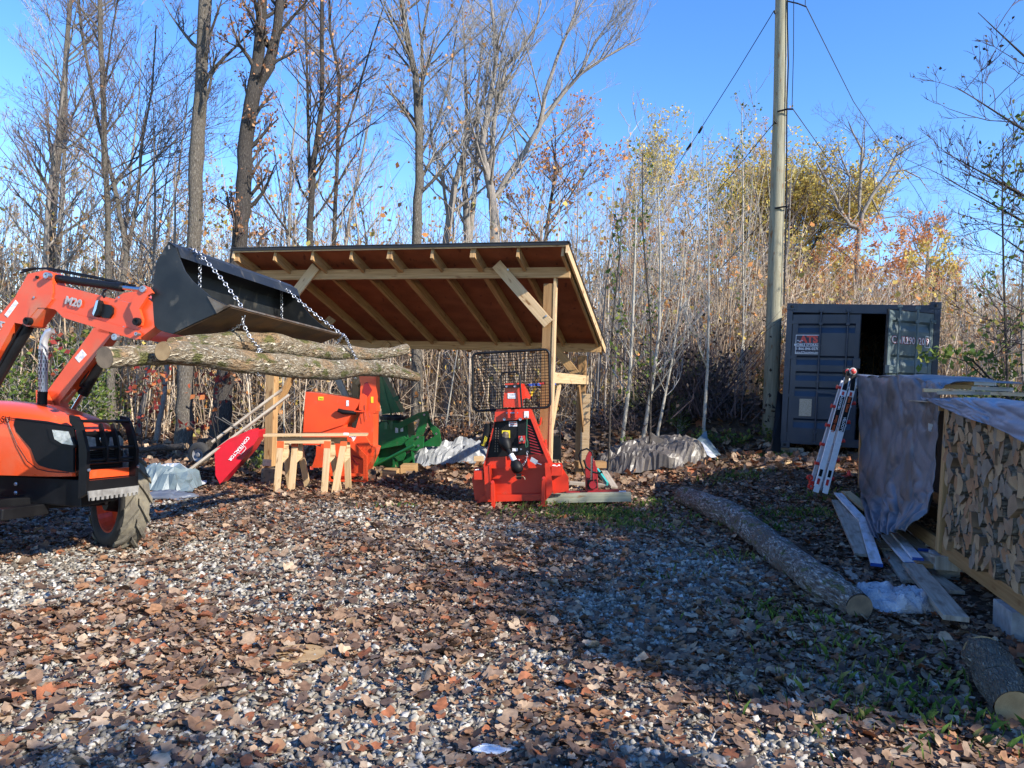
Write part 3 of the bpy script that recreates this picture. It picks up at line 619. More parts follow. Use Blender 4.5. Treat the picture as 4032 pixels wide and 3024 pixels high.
b_ = MB(); trace(b_, ap, z1, [(1218, 515), (1250, 493), (1290, 510), (1330, 560), (1290, 580), (1245, 650), (1212, 700), (1240, 790), (1232, 845), (1195, 862), (1165, 825), (1160, 770), (1128, 690), (1165, 610)], wv*.025, off=-.03); trace(b_, ap, z1, [(1218, 515), (1250, 493), (1290, 510), (1330, 560), (1290, 580), (1245, 650), (1160, 770), (1128, 690), (1165, 610)], wv*.025, off=.13)
b_.build('bucket_link', MT['orange'], tr, bev=.003)
def pin(zz, r, off=-.035, mat='galv', nm='pin', pl=None, zf=None):
    p = (pl or ap)(*(zf or z1)(*zz), off); MB().lathe(p, -wv, [(-.03, r), (0, r), (.012, r*.95), (.012, r*.5), (.004, r*.45), (.004, 0)], 14).build(nm, MT[mat], tr)
pin((410, 410), .026); pin((1250, 528), .026); pin((238, 805), .03, mat='plastic'); pin((1190, 810), .03, mat='plastic', off=-.05); pin((1193, 918), .014); pin((1005, 945), .026); pin((328, 425), .012, off=-.004, mat='black')
# cylinders
def cyl(a, b, c, r1, r2, dep, pl=ap, zf=z1):
    A, B, C_ = [pl(*zf(*q), dep) for q in (a, b, c)]; d = (B-A).normalized()
    MB().tube([A, B], r1, 16).tube([B-d*.03, B+d*.015], r1*1.12, 16).build('cylinder_barrel', MT['black'], tr)
    MB().tube([B, C_], r2, 12).build('cylinder_rod', MT['chrome'], tr)
cyl((420, 425), (1050, 510), (1250, 535), .031, .017, .05); cyl((250, 850), (-60, 1380), (-250, 1700), .042, .02, .07)
MB().tube([ap(*z1(q[0], q[1]), .02) for q in ((190, 850), (100, 990), (0, 1180), (-80, 1300))], .008, 6).build('hydraulic_line', MT['black'], tr)
b_ = MB(); trace(b_, ap, z1, [(870, 680), (900, 655), (955, 665), (980, 690), (978, 740), (950, 780), (890, 775), (865, 740)], wv*.02, off=-.01); b_.build('arm_port', MT['black'], tr, bev=.003)
b_ = MB(); trace(b_, ap, z1, [(840, 625), (858, 620), (872, 650), (868, 720), (850, 755), (825, 770), (805, 745), (818, 680)], wv*.045, off=-.035); b_.build('light_bracket', MT['plastic'], tr, bev=.004)
b_ = MB(); trace(b_, ap, z1, [(838, 628), (858, 622), (840, 700), (815, 760), (805, 740)], wv*.006, off=-.04); b_.build('marker_light', MT['chrome'], tr)
q0 = ap(*z1(555, 620), -.004); q1 = ap(*z1(725, 665), -.004)
text('M20', .085, (q0+q1)/2, q1-q0, -wv, MT['text_grey'], 'lettering', tr, .002, bold=.0025)
q0 = ap(*z1(-60, 900), -.004); q1 = ap(*z1(60, 790), -.004); text('TA', .075, ap(*z1(0, 845), -.004), ap(*z1(30, 800))-ap(*z1(-20, 880)), -wv, MT['text_grey'], 'lettering', tr, .002, bold=.002)
b_ = MB(); trace(b_, ap, z1, [(135, 622), (160, 650), (68, 775), (40, 750)], wv*.003, off=-.004); b_.build('arm_label', MT['label'], tr)
# far arm
fa = PL(TR(0, .5, 1), wv); b_ = MB()
trace(b_, fa, z1, [(820, 862), (960, 880), (1000, 900), (960, 945), (500, 1540), (400, 1530), (410, 1420)], wv*.11); trace(b_, fa, z1, [(1010, 600), (1080, 560), (1200, 545), (1300, 600), (1500, 900), (1700, 960), (1500, 1010), (1100, 940), (850, 900), (960, 700)], wv*.11)
b_.build('loader_arm', MT['orange'], tr, bev=.008)
b_ = MB(); trace(b_, fa, z1, [(405, 1410), (440, 1460), (480, 1545), (410, 1545)], wv*-.12, off=-.01); trace(b_, fa, z1, [(440, 1470), (500, 1430), (530, 1555), (480, 1570)], wv*.1); b_.build('arm_bracket', MT['orange'], tr, bev=.004)
b_ = MB(); trace(b_, fa, z1, [(653, 1125), (715, 1052), (755, 1100), (690, 1168)], wv*.004, off=-.004); b_.build('arm_label', MT['label'], tr)
cyl((900, 1130), (730, 1430), (600, 1640), .045, .022, .12, fa); MB().tube([fa(*z1(*q), .06) for q in ((940, 960), (800, 1180), (720, 1330), (700, 1370), (740, 1390))], .012, 6).build('hydraulic_line', MT['black'], tr)
MB().tube([ap(*z1(*q), -.05+.03) for q in ((930, 530), (905, 545), (895, 575), (910, 600))], .009, 6).build('hydraulic_line', MT['black'], tr)
MB().tube([ap(*z1(*q), .06) for q in ((200, 360), (300, 345), (400, 350), (500, 372), (800, 425), (1040, 470), (1180, 500))], .008, 6).tube([ap(*z1(*q), .09) for q in ((180, 385), (300, 352), (420, 345), (520, 362), (820, 418), (1100, 480), (1230, 540))], .008, 6).build('hydraulic_hose', MT['black'], tr, smooth=True)
for q in ((700, 640), (1040, 600), (1080, 860), (620, 760), (300, 600)): MB().lathe(ap(*z1(*q), -.004), -wv, [(0, .009), (.006, .009), (.006, 0)], 6).build('bolt', MT['galv'], tr)
# lower torque tube joining arms
MB().tube([ap(*z1(1000, 900), .1), fa(*z1(1010, 920), 0)], .04, 12).build('cross_tube', MT['orange'], tr)
# bucket
BW = 1.83; bp_ = PL((-2.52, 5.7, 2.5), wv)
side = [(1470, 115), (1530, 160), (1560, 250), (1610, 370), (1680, 460), (1760, 530), (1830, 590), (2000, 682), (1890, 735), (1700, 820), (1510, 912), (1430, 895), (1370, 870), (1325, 810), (1310, 755), (1322, 600), (1362, 290)]
bk = MB(); trace(bk, bp_, z1, side, wv*.012)
prof = [(1530, 160), (1470, 115), (1362, 290), (1322, 600), (1310, 755), (1325, 810), (1370, 870), (1430, 895), (1510, 912)]
pp = [bp_(*z1(*p)) for p in prof]
bk.build('loader_bucket', MT['bucket'], tr, bev=.0); bkt = bpy.data.objects['loader_bucket']
MB().prism([bp_(*z1(*p))+wv*(BW-.012) for p in side], wv*.012).build('side_plate', MT['bucket'], bkt)
sh = MB()
for i in range(1, len(pp)-1):
    a, b = pp[i], pp[i+1]; sh.add([a+wv*.013, b+wv*.013, b+wv*(BW-.013), a+wv*(BW-.013)], [(0, 1, 2, 3)])
sh.build('bucket_shell', MT['bucket'], bkt, solid=.01)
fl = MB(); a, b = pp[-1], bp_(*z1(2000, 682)); fl.add([a+wv*.013, b+wv*.013, b+wv*(BW-.013), a+wv*(BW-.013)], [(0, 1, 2, 3)]); fl.build('bucket_floor', MT['rust'], bkt, solid=.012)
e_ = (b-a).normalized(); MB().prism([b+e_*.012-wv*.01, b-e_*.11-wv*.01, b-e_*.11+wv*(BW+.01), b+e_*.012+wv*(BW+.01)], e_.cross(wv)*.014).build('cutting_edge', MT['worn'], bkt)
lp = MB(); a, b = pp[1], pp[0]; lp.prism([a, b, b+wv*BW, a+wv*BW], (b-a).cross(wv).normalized()*-.012)
dn = (bp_(*z1(1560, 250))-b).normalized(); lp.prism([b+wv*.013, b+dn*.085+wv*.013, b+dn*.085+wv*(BW-.013), b+wv*(BW-.013)], hv*.01); lp.build('bucket_lip', MT['bucket'], bkt)
b_ = MB(); trace(b_, bp_, z1, [(1810, 590), (1990, 680), (1895, 740)], wv*-.008, off=-.002); b_.build('corner_plate', MT['worn'], bkt)
b_ = MB(); trace(b_, bp_, z1, [(1466, 150), (1478, 148), (1482, 178), (1470, 182)], wv*-.004, off=-.002); b_.build('lift_slot', MT['grey'], bkt)
# ---- logs in the chains
def Yl(px): return 1/(.1639-.0000816*(px-1025))
def log(name, pts, label, mat='log', dY=0., parent=None, cut='cut', n=14, cat='log', jit=.06, seed=1, G_=None):
    P_ = [P(x, y, Yl(x)+dY) for x, y, r in pts]; rr = [r*(Yl(x)+dY)/F for x, y, r in pts]
    return rawlog(name, P_, rr, label, mat, cut, n, cat, jit, seed, G_)
def rawlog(name, P_, rr, label, mat='log', cut='cut', n=16, cat='log', jit=.1, seed=1, group=None):
    "resample to a bumpy tapering trunk; bark and the two cut ends are parts"
    K = 40; q = []; ra = []; tot = len(P_)-1
    for k in range(K+1):
        t = tot*k/K; i = min(int(t), tot-1); f = t-i; f2 = f*f*(3-2*f)*.5+f*.5
        q.append(P_[i].lerp(P_[i+1], f)+Vector((0, 0, (float(vnoise(k*.35, seed*3.1, 1, seed))-.5)*rr[0]*.14))); ra.append(lerp(rr[i], rr[i+1], f2)*(1+.12*(float(vnoise(k*.6, seed, 1, seed))-.5)))
    base = (q[0]+q[-1])/2; o = thing(name, base, label, cat, group)
    b = MB(); b.tube(q, ra, n+4, cap=False, jit=jit); ob = b.build('bark', MT[mat], o, smooth=True)
    for e, s in ((0, -1), (-1, 1)):
        d = (q[0]-q[1]).normalized() if e == 0 else (q[-1]-q[-2]).normalized(); m = n+4; x = d.cross(Z_).normalized(); y = d.cross(x)
        c = q[e]-d*.006
        ring = [c+(x*math.cos(2*math.pi*j/m)+y*math.sin(2*math.pi*j/m))*ra[e]*.985 for j in range(m)]
        cb = MB(); cb.add(ring, [tuple(range(m))], [[(math.cos(2*math.pi*j/m)*ra[e], math.sin(2*math.pi*j/m)*ra[e]) for j in range(m)]]); 
        cb.build('cut_end', MT[cut], o, solid=.01)
    return o
log('log', [(640, 1383, 41), (760, 1392, 44), (900, 1415, 46), (1013, 1429, 43), (1171, 1447, 43), (1307, 1458, 42), (1420, 1447, 33), (1488, 1449, 31), (1569, 1467, 25), (1641, 1485, 17)], 'longest pale mossy log hanging lowest in the chains under the bucket', seed=2, jit=.06)
log('log', [(412, 1410, 46), (520, 1402, 42), (660, 1395, 40), (800, 1405, 38), (960, 1420, 30), (1040, 1425, 24)], 'hanging log with dark cut end farthest left, tucked behind the lowest log', dY=.28, seed=5, cut='cutG')
log('log', [(676, 1352, 26), (800, 1350, 36), (940, 1345, 40), (1072, 1350, 41), (1160, 1368, 34), (1262, 1383, 34), (1400, 1393, 30), (1480, 1395, 24), (1540, 1388, 20), (1597, 1374, 20)], 'knobbly hanging log resting on top, its bent end highest at right', dY=.17, seed=9, jit=.1)
# ---- chains
def chain(pts, label, link=.045, r=.0055):
    pts = [Vector(p) for p in pts]; mb = MB(); pos = []; 
    L = [0]
    for i in range(1, len(pts)): L.append(L[-1]+(pts[i]-pts[i-1]).length)
    k = 0; s = 0; stp = link*.72
    while s < L[-1]:
        i = max(j for j in range(len(L)-1) if L[j] <= s); f = (s-L[i])/max(L[i+1]-L[i], 1e-6); c = pts[i].lerp(pts[i+1], f); d = (pts[i+1]-pts[i]).normalized()
        sd = d.cross(Vector((0, .6, .8))).normalized(); up = d.cross(sd); sd = (sd*math.cos(k*math.pi/2+.5)+up*math.sin(k*math.pi/2+.5))
        ring = [c+d*(link*.5-r*1.3)*math.cos(a)*(1.0)+sd*(link*.30)*math.sin(a) for a in [2*math.pi*j/8+math.pi/8 for j in range(8)]]
        mb.tube(ring, r, 5, closed=True); s += stp; k += 1
    o = mb.build('chain', MT['galv'], base=pts[0], smooth=True); tag(o, label, 'chain', 'lifting chains'); return o
def wrap(pxc, pyc, rpx, Y, a0, a1, n=9, k=1.12):
    c = P(pxc, pyc, Y); r = rpx*Y/F*k; return [c+Vector((-.2, 0, 0)).normalized()*0+Vector((0.25*r*0, -r*math.sin(a), r*math.cos(a))) for a in [math.radians(lerp(a0, a1, i/(n-1))) for i in range(n)]]
lipn = lambda t, off=0: pp[0]+wv*(BW*t)
edg = lambda t: bp_(*z1(2000, 682))+wv*(BW*t)+e_*.03
def tt(pl0, w): return w
c1 = wrap(1022, 1428, 44, Yl(1022)-.0, -20, 190)
chain([P(735, 985, 5.95), P(760, 983, 5.92), P(790, 1003, 5.85), P(870, 1095, 5.85), P(940, 1190, 5.85), P(962, 1225, 5.84), P(955, 1272, 5.86), P(985, 1330, 5.9)]+c1, 'zinc chain looped over the near half of the bucket and round the logs')
chain([P(787, 1010, 5.95), P(787, 1060, 5.97), P(786, 1136, 5.99)], 'short chain tail hanging straight inside the near half of the bucket')
chain([P(955, 1274, 5.86), P(915, 1300, 5.95), P(885, 1316, 6.2)], 'short chain leg running from the near hook back onto the logs')
c2 = wrap(1400, 1450, 34, Yl(1400), -20, 190)
chain([P(1072, 1106, 7.3), P(1095, 1108, 7.25), P(1150, 1160, 7.25), P(1250, 1245, 7.28), P(1330, 1305, 7.3), P(1360, 1325, 7.3), P(1378, 1365, 7.35)]+c2, 'zinc chain from the far end of the bucket down round the logs')
chain([P(1109, 1122, 7.35), P(1109, 1190, 7.4), P(1109, 1254, 7.42)], 'short chain tail hanging straight inside the far half of the bucket')
chain([P(1350, 1322, 7.3), P(1335, 1340, 7.4), P(1328, 1356, 7.45)], 'short chain leg at the far corner of the bucket edge')
# ================================================================ helpers for things standing on the ground
def GR(px, py, rpx):
    u, v = uv_(px, py); Y = 2.5
    while Y < 40:
        if H0+v*Y <= gzf(u*Y, Y)+rpx*Y/F*.93: break
        Y += .01
    return Vector((u*Y, Y, H0+v*Y)), rpx*Y/F
def one(mb, name, mat, label, cat, base=None, group=None, **k):
    c = base if base is not None else tuple(np.mean(np.array(mb.v), 0)[:2])+(float(np.min(np.array(mb.v)[:, 2])),)
    return tag(mb.build(name, mat, base=c, **k), label, cat, group)
zr5 = lambda zx, zy: (2500+zx/1.444, 1850+zy/1.444)
zg = lambda zx, zy: (2200+zx/2.212, 1300+zy/2.212)
idt = lambda x, y: (x, y)
# ---- logs on the ground
q = [GR(*a) for a in ((2690, 1948, 38), (2812, 2000, 46), (2915, 2052, 49), (3026, 2139, 56), (3123, 2215, 59), (3227, 2290, 62), (3317, 2346, 61), (3385, 2392, 57))]
rawlog('log', [a for a, r in q], [r for a, r in q], 'long crooked mossy log lying across the shaded yard', 'logD', 'cutG', 22, seed=3, jit=.12)
q = [GR(*a) for a in ((3872, 2575, 76), (3935, 2680, 82), (4002, 2790, 80))]
rawlog('log', [a for a, r in q], [r for a, r in q], 'short thick furrowed log section at the bottom right corner', 'logB', 'cut', 22, seed=12, jit=.1)
a, b = GR(520, 1778, 12)[0], P(735, 1757, 13.6); a.y = 14.2; a = P(520, 1778, 14.2)
rawlog('log', [a, (a+b)/2+Z_*.02, b], [.05, .055, .06], 'thin grey pole log lying behind the white tarp at left', 'bark2', 'cutG', 10, seed=4)
c = G(1178, 2590); b_ = MB().lathe(c, Z_, [(-.03, .175), (.01, .165), (.022, .15)], 22); st0 = thing('tree_stump', c, 'low flat sawn stump among leaves and gravel in the foreground', 'stump')
b_.build('bark', MT['bark2'], st0); MB().add([c+Vector((math.cos(t)*.15, math.sin(t)*.15, .023)) for t in [k*math.pi/11 for k in range(22)]], [tuple(range(22))], [[(math.cos(k*math.pi/11)*.15, math.sin(k*math.pi/11)*.15) for k in range(22)]]).build('cut_top', MT['cut'], st0, solid=.006)
c = P(815, 1760, 13.6); c.z = gzf(c.x, c.y); b_ = MB().tube([c-Z_*.1, c+Z_*.15, c+Z_*.5], [.24, .19, .17], 16, jit=.2); one(b_, 'tree_stump', MT['bark2'], 'tall broken dark stump behind the wheelbarrow', 'stump', smooth=True)
# ---- wheelbarrow
wb = thing('wheelbarrow', P(930, 1900, 12.2), 'red wheelbarrow tipped up on its handles against the shed', 'wheelbarrow'); wpn = PL((0, 12.2, 0), (-.25, 1, 0))
b_ = MB(); trace(b_, wpn, idt, [(845, 1775), (900, 1735), (990, 1695), (1020, 1692), (1018, 1722), (985, 1775), (866, 1906), (849, 1872)], Vector((.0, .3, .0))); b_.build('tray', MT['bred'], wb, bev=.02)
b_ = MB(); trace(b_, wpn, idt, [(841, 1772), (900, 1730), (990, 1690), (992, 1696), (902, 1738), (846, 1780)], Vector((.0, .32, .0)), off=-.01); b_.build('tray_rim', MT['bred'], wb)
MB().beam(wpn(745, 1852, -.06), wpn(1140, 1555, .2), .035, .05, D_).build('handle', MT['lumG'], wb, bev=.004); MB().beam(wpn(835, 1742, .25), wpn(1110, 1535, .45), .035, .05, D_).build('handle', MT['lumG'], wb, bev=.004)
q0 = wpn(965, 1738, -.012); q1 = wpn(918, 1795, -.012); text('CONTRACTOR', .062, (q0+q1)/2+Vector((-.0, 0, 0)), q1-q0, Vector((.25, -1, 0)), MT['white'], 'lettering', wb, .001, bold=.001)
qc = wpn(955, 1770, -.012); MB().tube([wpn(955+dx, 1770+dy, -.012) for dx, dy in ((-17, 14), (10, -14), (14, -4), (-4, 18))], .004, 4, closed=True).build('emblem', MT['white'], wb)
c = P(785, 1790, 12.35); ax = Vector((.35, 1, 0)).normalized(); w_ = MB().lathe(c, ax, [(-.05, .11), (-.055, .16), (-.03, .2), (.03, .2), (.055, .16), (.05, .11)], 28).build('wheel', MT['tyre'], wb, smooth=True)
MB().lathe(c, ax, [(-.03, .115), (-.02, .1), (0, .05), (-.04, .03), (-.04, 0)], 20).build('rim', MT['grey'], w_)
MB().tube([wpn(*p, .1) for p in ((855, 1745), (835, 1645), (848, 1640), (935, 1690))], .012, 6).tube([wpn(*p, .3) for p in ((866, 1745), (855, 1650), (875, 1645), (950, 1695))], .012, 6).build('leg_frame', MT['black'], wb)
# ---- sawhorses and board
def horse(px0, px1, Y, fl, bl, label):
    x0, x1 = z4(px0, 740)[0], z4(px1, 740)[0]; a = P(x0, 1400+738/2.212, Y); b = P(x1, 1400+738/2.212, Y+.06); o = thing('sawhorse', (a+b)/2-Z_*.75, label, 'sawhorse')
    MB().beam(a-Vector((.05, 0, -.0)), b+Vector((.05, 0, 0)), .038, .089, Z_).build('rail', MT['lumL'], o, bev=.002)
    for k, (tx, bx, by, dY) in enumerate(fl+bl):
        t = P(*z4(tx, 790), Y+dY*.25); bt = P(*z4(bx, by), Y+dY); g = gzf(bt.x, bt.y); bt = t+(bt-t)*((t.z-g+.0)/(t.z-bt.z))
        tp_ = t+(t-bt).normalized()*.06
        MB().beam(tp_, bt, .038, .089, (1, 0, 0)).build('leg', MT['lumL'], o, bev=.002)
        if k < len(fl):
            MB().beam(tp_+Vector((0, -.022, .015)), t+Vector((0, -.022, -.07))+(bt-t).normalized()*.0, .006, .095, (1, 0, 0)).build('bracket', MT['oral'], o)
            gu = t+(bt-t)*.12; MB().prism([gu+Vector(v) for v in ((.03, .03, .1), (.10, .05, .1), (.10, .05, -.08), (.03, .03, -.16))], Vector((0, .012, 0))).build('gusset', MT['lumL'], o)
    return o
horse(455, 862, 10.95, [(455, 418, 1200, -.12), (862, 832, 1220, -.12)], [(495, 530, 1080, .28), (895, 962, 1180, .3)], 'front pine sawhorse with bright orange brackets under the board')
horse(580, 1000, 11.1, [(580, 545, 1205, -.15), (1000, 920, 1215, -.2)], [(620, 690, 1150, .3), (1030, 1045, 1172, .25)], 'rear pine sawhorse standing just behind the front one, in half shade')
one(MB().beam(P(*z4(318, 692), 10.95), P(*z4(1212, 686), 11.1), .24, .032, Z_), 'board', MT['lumL'], 'wide pale board laid flat across the two sawhorses', 'board', bev=.002)
one(MB().box(P(*z4(1024, 683), 10.84), (.07, .03, .035)), 'tin', MT['white'], 'small white box on the board over the sawhorses', 'box', bev=.004)
# ---- orange wood chipper
cp = PL((0, 11.75, 0), (.1, 1, 0)); cd_ = Vector((.1, 1, 0)); ch = thing('wood_chipper', P(1350, 1890, 12.0), 'orange wood chipper with big folded hopper and tall discharge chute', 'wood chipper')
b_ = MB(); trace(b_, cp, z4, [(670, 315), (1145, 385), (1125, 440), (1010, 600), (800, 668), (650, 668)], cd_*.45, off=.0); b_.build('hopper', MT['cred'], ch, bev=.006)
b_ = MB(); trace(b_, cp, z4, [(800, 665), (1010, 600), (1000, 760), (850, 780), (640, 778), (645, 668)], cd_*.4, off=.03); b_.build('feed_housing', MT['cred'], ch, bev=.006)
b_ = MB(); b_.prism([cp(*z4(1020+225*math.cos(t), 850+225*math.sin(t))) for t in [k*math.pi/18 for k in range(36)]], cd_*.2); dr = b_.build('disc_housing', MT['cred'], ch, bev=.004)
for k in range(7):
    t = math.radians(20+k*22); MB().beam(cp(*z4(1020+60*math.cos(t), 850+60*math.sin(t)), -.012), cp(*z4(1020+150*math.cos(t), 850+150*math.sin(t)), -.012), .02, .012, D_).build('fin', MT['dred'], dr)
b_ = MB(); trace(b_, cp, z4, [(1145, 500), (1262, 500), (1256, 790), (1282, 800), (1262, 870), (1205, 1000), (1100, 1030), (1090, 700)], cd_*.3, off=.05); b_.build('housing_side', MT['cred'], ch, bev=.005)
b_ = MB(); trace(b_, cp, z4, [(1130, 150), (1120, 60), (1160, -20), (1215, 20), (1262, 110), (1284, 190), (1288, 490), (1145, 490), (1150, 250)], cd_*.22, off=.08); b_.build('discharge_chute', MT['cred'], ch, bev=.006)
b_ = MB(); trace(b_, cp, z4, [(1185, 240), (1210, 230), (1250, 300), (1200, 380), (1190, 450), (1165, 440), (1170, 300)], cd_*.02, off=.07); b_.build('chute_rib', MT['dred'], ch)
MB().beam(cp(*z4(1130, 492), .18), cp(*z4(1292, 496), .18), .26, .02, Z_).build('collar', MT['cred'], ch, bev=.003)
b_ = MB(); trace(b_, cp, z4, [(1145, 345), (1170, 330), (1205, 352), (1200, 480), (1135, 472)], cd_*.02, off=.0); b_.build('deflector', MT['cred'], ch, bev=.003)
MB().tube([cp(*z4(955, 475), -.05), cp(*z4(1000, 492), -.05), cp(*z4(1110, 500), .02)], [.03, .04, .03], 10).build('roller_cover', MT['plastic'], ch, smooth=True)
MB().tube([cp(*z4(1095, 485), -.02), cp(*z4(1170, 488), .0)], .01, 6).build('lever', MT['cred'], ch)
for (x, y, w, h, m) in ((804, 374, 46, 32, 'yellow'), (1251, 385, 22, 54, 'yellow'), (1210, 849, 60, 38, 'label'), (1037, 415, 22, 50, 'label')):
    b_ = MB(); trace(b_, cp, z4, [(x-w/2, y-h/2), (x+w/2, y-h/2), (x+w/2, y+h/2), (x-w/2, y+h/2)], cd_*-.003, off=-.003 if x < 1100 else .045 if m == 'label' else .075); b_.build('sticker', MT[m], ch)
MB().tube([cp(*z4(793, 370), -.008), cp(*z4(802, 374), -.008), cp(*z4(798, 382), -.008)], .004, 4).tube([cp(*z4(810, 376), -.008), cp(*z4(820, 378), -.008)], .006, 4).build('sticker_mark', MT['black'], ch)
b_ = MB(); trace(b_, cp, z4, [(1055, 690), (1115, 695), (1110, 715), (1090, 745), (1070, 712), (1052, 708)], cd_*-.003, off=-.004); b_.build('emblem', MT['white'], ch)
text('LINE', .05, cp(*z4(1086, 702), -.009), (1, -.1, 0), -cd_, MT['dred'], 'lettering', ch, .001)
fr = MB()
for pts in ([(1040, 725), (1070, 735), (1205, 878), (1208, 1100), (1172, 1100), (1175, 905), (1030, 765)], [(870, 1020), (1175, 1030), (1175, 1052), (870, 1048)], [(880, 1080), (1208, 1085), (1208, 1100), (880, 1098)], [(765, 790), (835, 800), (815, 975), (725, 978), (760, 870)], [(860, 1000), (885, 1000), (885, 1100), (860, 1095)]): trace(fr, cp, z4, pts, cd_*.05, off=-.06)
fr.build('frame', MT['cred'], ch, bev=.004)
MB().beam(cp(*z4(725, 978), .4), cp(*z4(725, 978), -.05), .05, .05).beam(cp(*z4(1190, 1092), .5), cp(*z4(1190, 1092), -.05), .05, .05).build('skid', MT['cred'], ch)
MB().lathe(cp(*z4(1270, 805), -.02), cd_, [(-.03, .0), (-.03, .03), (0, .03)], 8).build('bolt', MT['cred'], ch)
chn = [cp(*z4(*p), -.01) for p in ((1225, 420), (1222, 480), (1228, 540))]
MB().tube(chn, .004, 5).tube([cp(*z4(*p), -.01) for p in ((1185, 430), (1190, 500), (1200, 560))], .004, 5).build('chain', MT['dred'], ch)
# ---- green snow blower
gp = PL((0, 13.5, 0), (.2, 1, 0)); gd_ = Vector((.2, 1, 0)); sb = thing('snow_blower', P(1560, 1850, 13.6), 'green tractor snow blower with tall chute parked under the shed', 'snow blower')
def gt(pts, dep, off, nm, mat='green', bev=.005):
    b_ = MB(); trace(b_, gp, z4, pts, gd_*dep, off=off); return b_.build(nm, MT[mat], sb, bev=bev)
gt([(1245, 60), (1300, 60), (1340, 180), (1500, 492), (1340, 512), (1262, 175)], .25, .15, 'chute'); gt([(1300, 90), (1330, 180), (1420, 520), (1410, 520), (1300, 180)], .01, .135, 'chute_rib')
MB().tube([gp(*z4(1405, 130), .1), gp(*z4(1435, 230), .1), gp(*z4(1500, 395), .1)], .012, 6).build('chute_rod', MT['black'], sb)
gt([(1430, 370), (1480, 345), (1495, 360), (1470, 400), (1455, 395)], .02, .1, 'chute_bracket')
MB().lathe(gp(*z4(1430, 545), .3), Z_, [(-.03, .24), (.03, .24), (.03, .2), (.06, .19)], 24).build('chute_ring', MT['black'], sb)
MB().lathe(gp(*z4(1420, 590), .3), Z_, [(-.1, .17), (.12, .17)], 20).build('chute_neck', MT['green'], sb)
gt([(1262, 605), (1300, 575), (1550, 590), (1562, 700), (1545, 830), (1400, 900), (1250, 880)], .4, .15, 'fan_housing')
gt([(1405, 720), (1410, 680), (1430, 640), (1470, 610), (1560, 600), (1562, 720)], .06, .08, 'guard')
gt([(1258, 755), (1525, 702), (1555, 725), (1552, 770), (1330, 812), (1262, 840)], .18, -.08, 'gear_box'); gt([(1555, 690), (1575, 720), (1560, 800), (1545, 780), (1548, 720)], .2, -.03, 'plate')
gt([(1425, 612), (1655, 498), (1738, 482), (1742, 515), (1722, 600), (1690, 692), (1625, 700), (1668, 560), (1660, 545), (1490, 640)], .04, -.1, 'hitch_frame'); gt([(1735, 500), (1762, 585), (1832, 645), (1852, 760), (1835, 792), (1700, 790), (1705, 760), (1790, 700), (1720, 560)], .04, .15, 'hitch_frame')
gt([(1535, 760), (1600, 695), (1700, 700), (1695, 800), (1640, 830), (1560, 820)], .04, -.12, 'hitch_plate')
MB().tube([gp(*z4(1215, 985), -.1), gp(*z4(1615, 780), -.14)], .028, 10).build('brace_tube', MT['green'], sb, smooth=True); MB().tube([gp(*z4(1560, 900), .2), gp(*z4(1780, 600), .2)], .025, 10).build('top_link', MT['black'], sb, smooth=True)
gt([(1215, 830), (1255, 820), (1262, 1010), (1225, 1020)], .6, -.2, 'side_plate'); gt([(1255, 900), (1560, 860), (1590, 830), (1600, 900), (1540, 960), (1270, 1000)], .5, .05, 'auger_housing')
gt([(1440, 880), (1535, 830), (1540, 870), (1520, 910), (1480, 920)], .03, -.12, 'guard'); gt([(1600, 830), (1612, 830), (1618, 945), (1606, 945)], .03, -.1, 'stand'); gt([(1430, 900), (1445, 900), (1450, 980), (1436, 980)], .03, -.1, 'stand')
MB().tube([gp(*z4(*p), -.02) for p in ((1310, 600), (1330, 575), (1380, 575), (1400, 600))], .008, 5).build('hose', MT['black'], sb)
for (x, y) in ((1705, 515), (1650, 712), (1655, 785), (1810, 680)): MB().lathe(gp(*z4(x, y), -.14 if x < 1700 or y < 600 else .12), gd_, [(-.01, 0), (-.01, .02), (0, .02)], 8).build('bolt', MT['galv'], sb)
for (x, y) in ((1465, 650), (1510, 640)):
    b_ = MB(); trace(b_, gp, z4, [(x-12, y-22), (x+12, y-22), (x+12, y+22), (x-12, y+22)], gd_*-.003, off=.076); b_.build('sticker', MT['label'], sb)
def block(px0, px1, py0, py1, Y, label, mat='lum', name='wood_block', cat='block', dep=.5):
    a = P(px0, (py0+py1)/2, Y); b = P(px1, (py0+py1)/2, Y); h = (py1-py0)*Y/F; one(MB().beam(a, b, dep, h, Z_), name, MT[mat], label, cat, bev=.003)
block(1508, 1568, 1848, 1874, 12.75, 'squared timber block under the near end of the green snow blower'); block(1583, 1640, 1828, 1860, 13.1, 'squared timber block under the right side of the green snow blower', dep=.4)
block(1232, 1262, 1896, 1918, 12.1, 'short timber block behind the sawhorse legs', dep=.3); block(1866, 1905, 1796, 1815, 13.4, 'short pale offcut on the silver tarp beside the winch', mat='lumL', dep=.12)
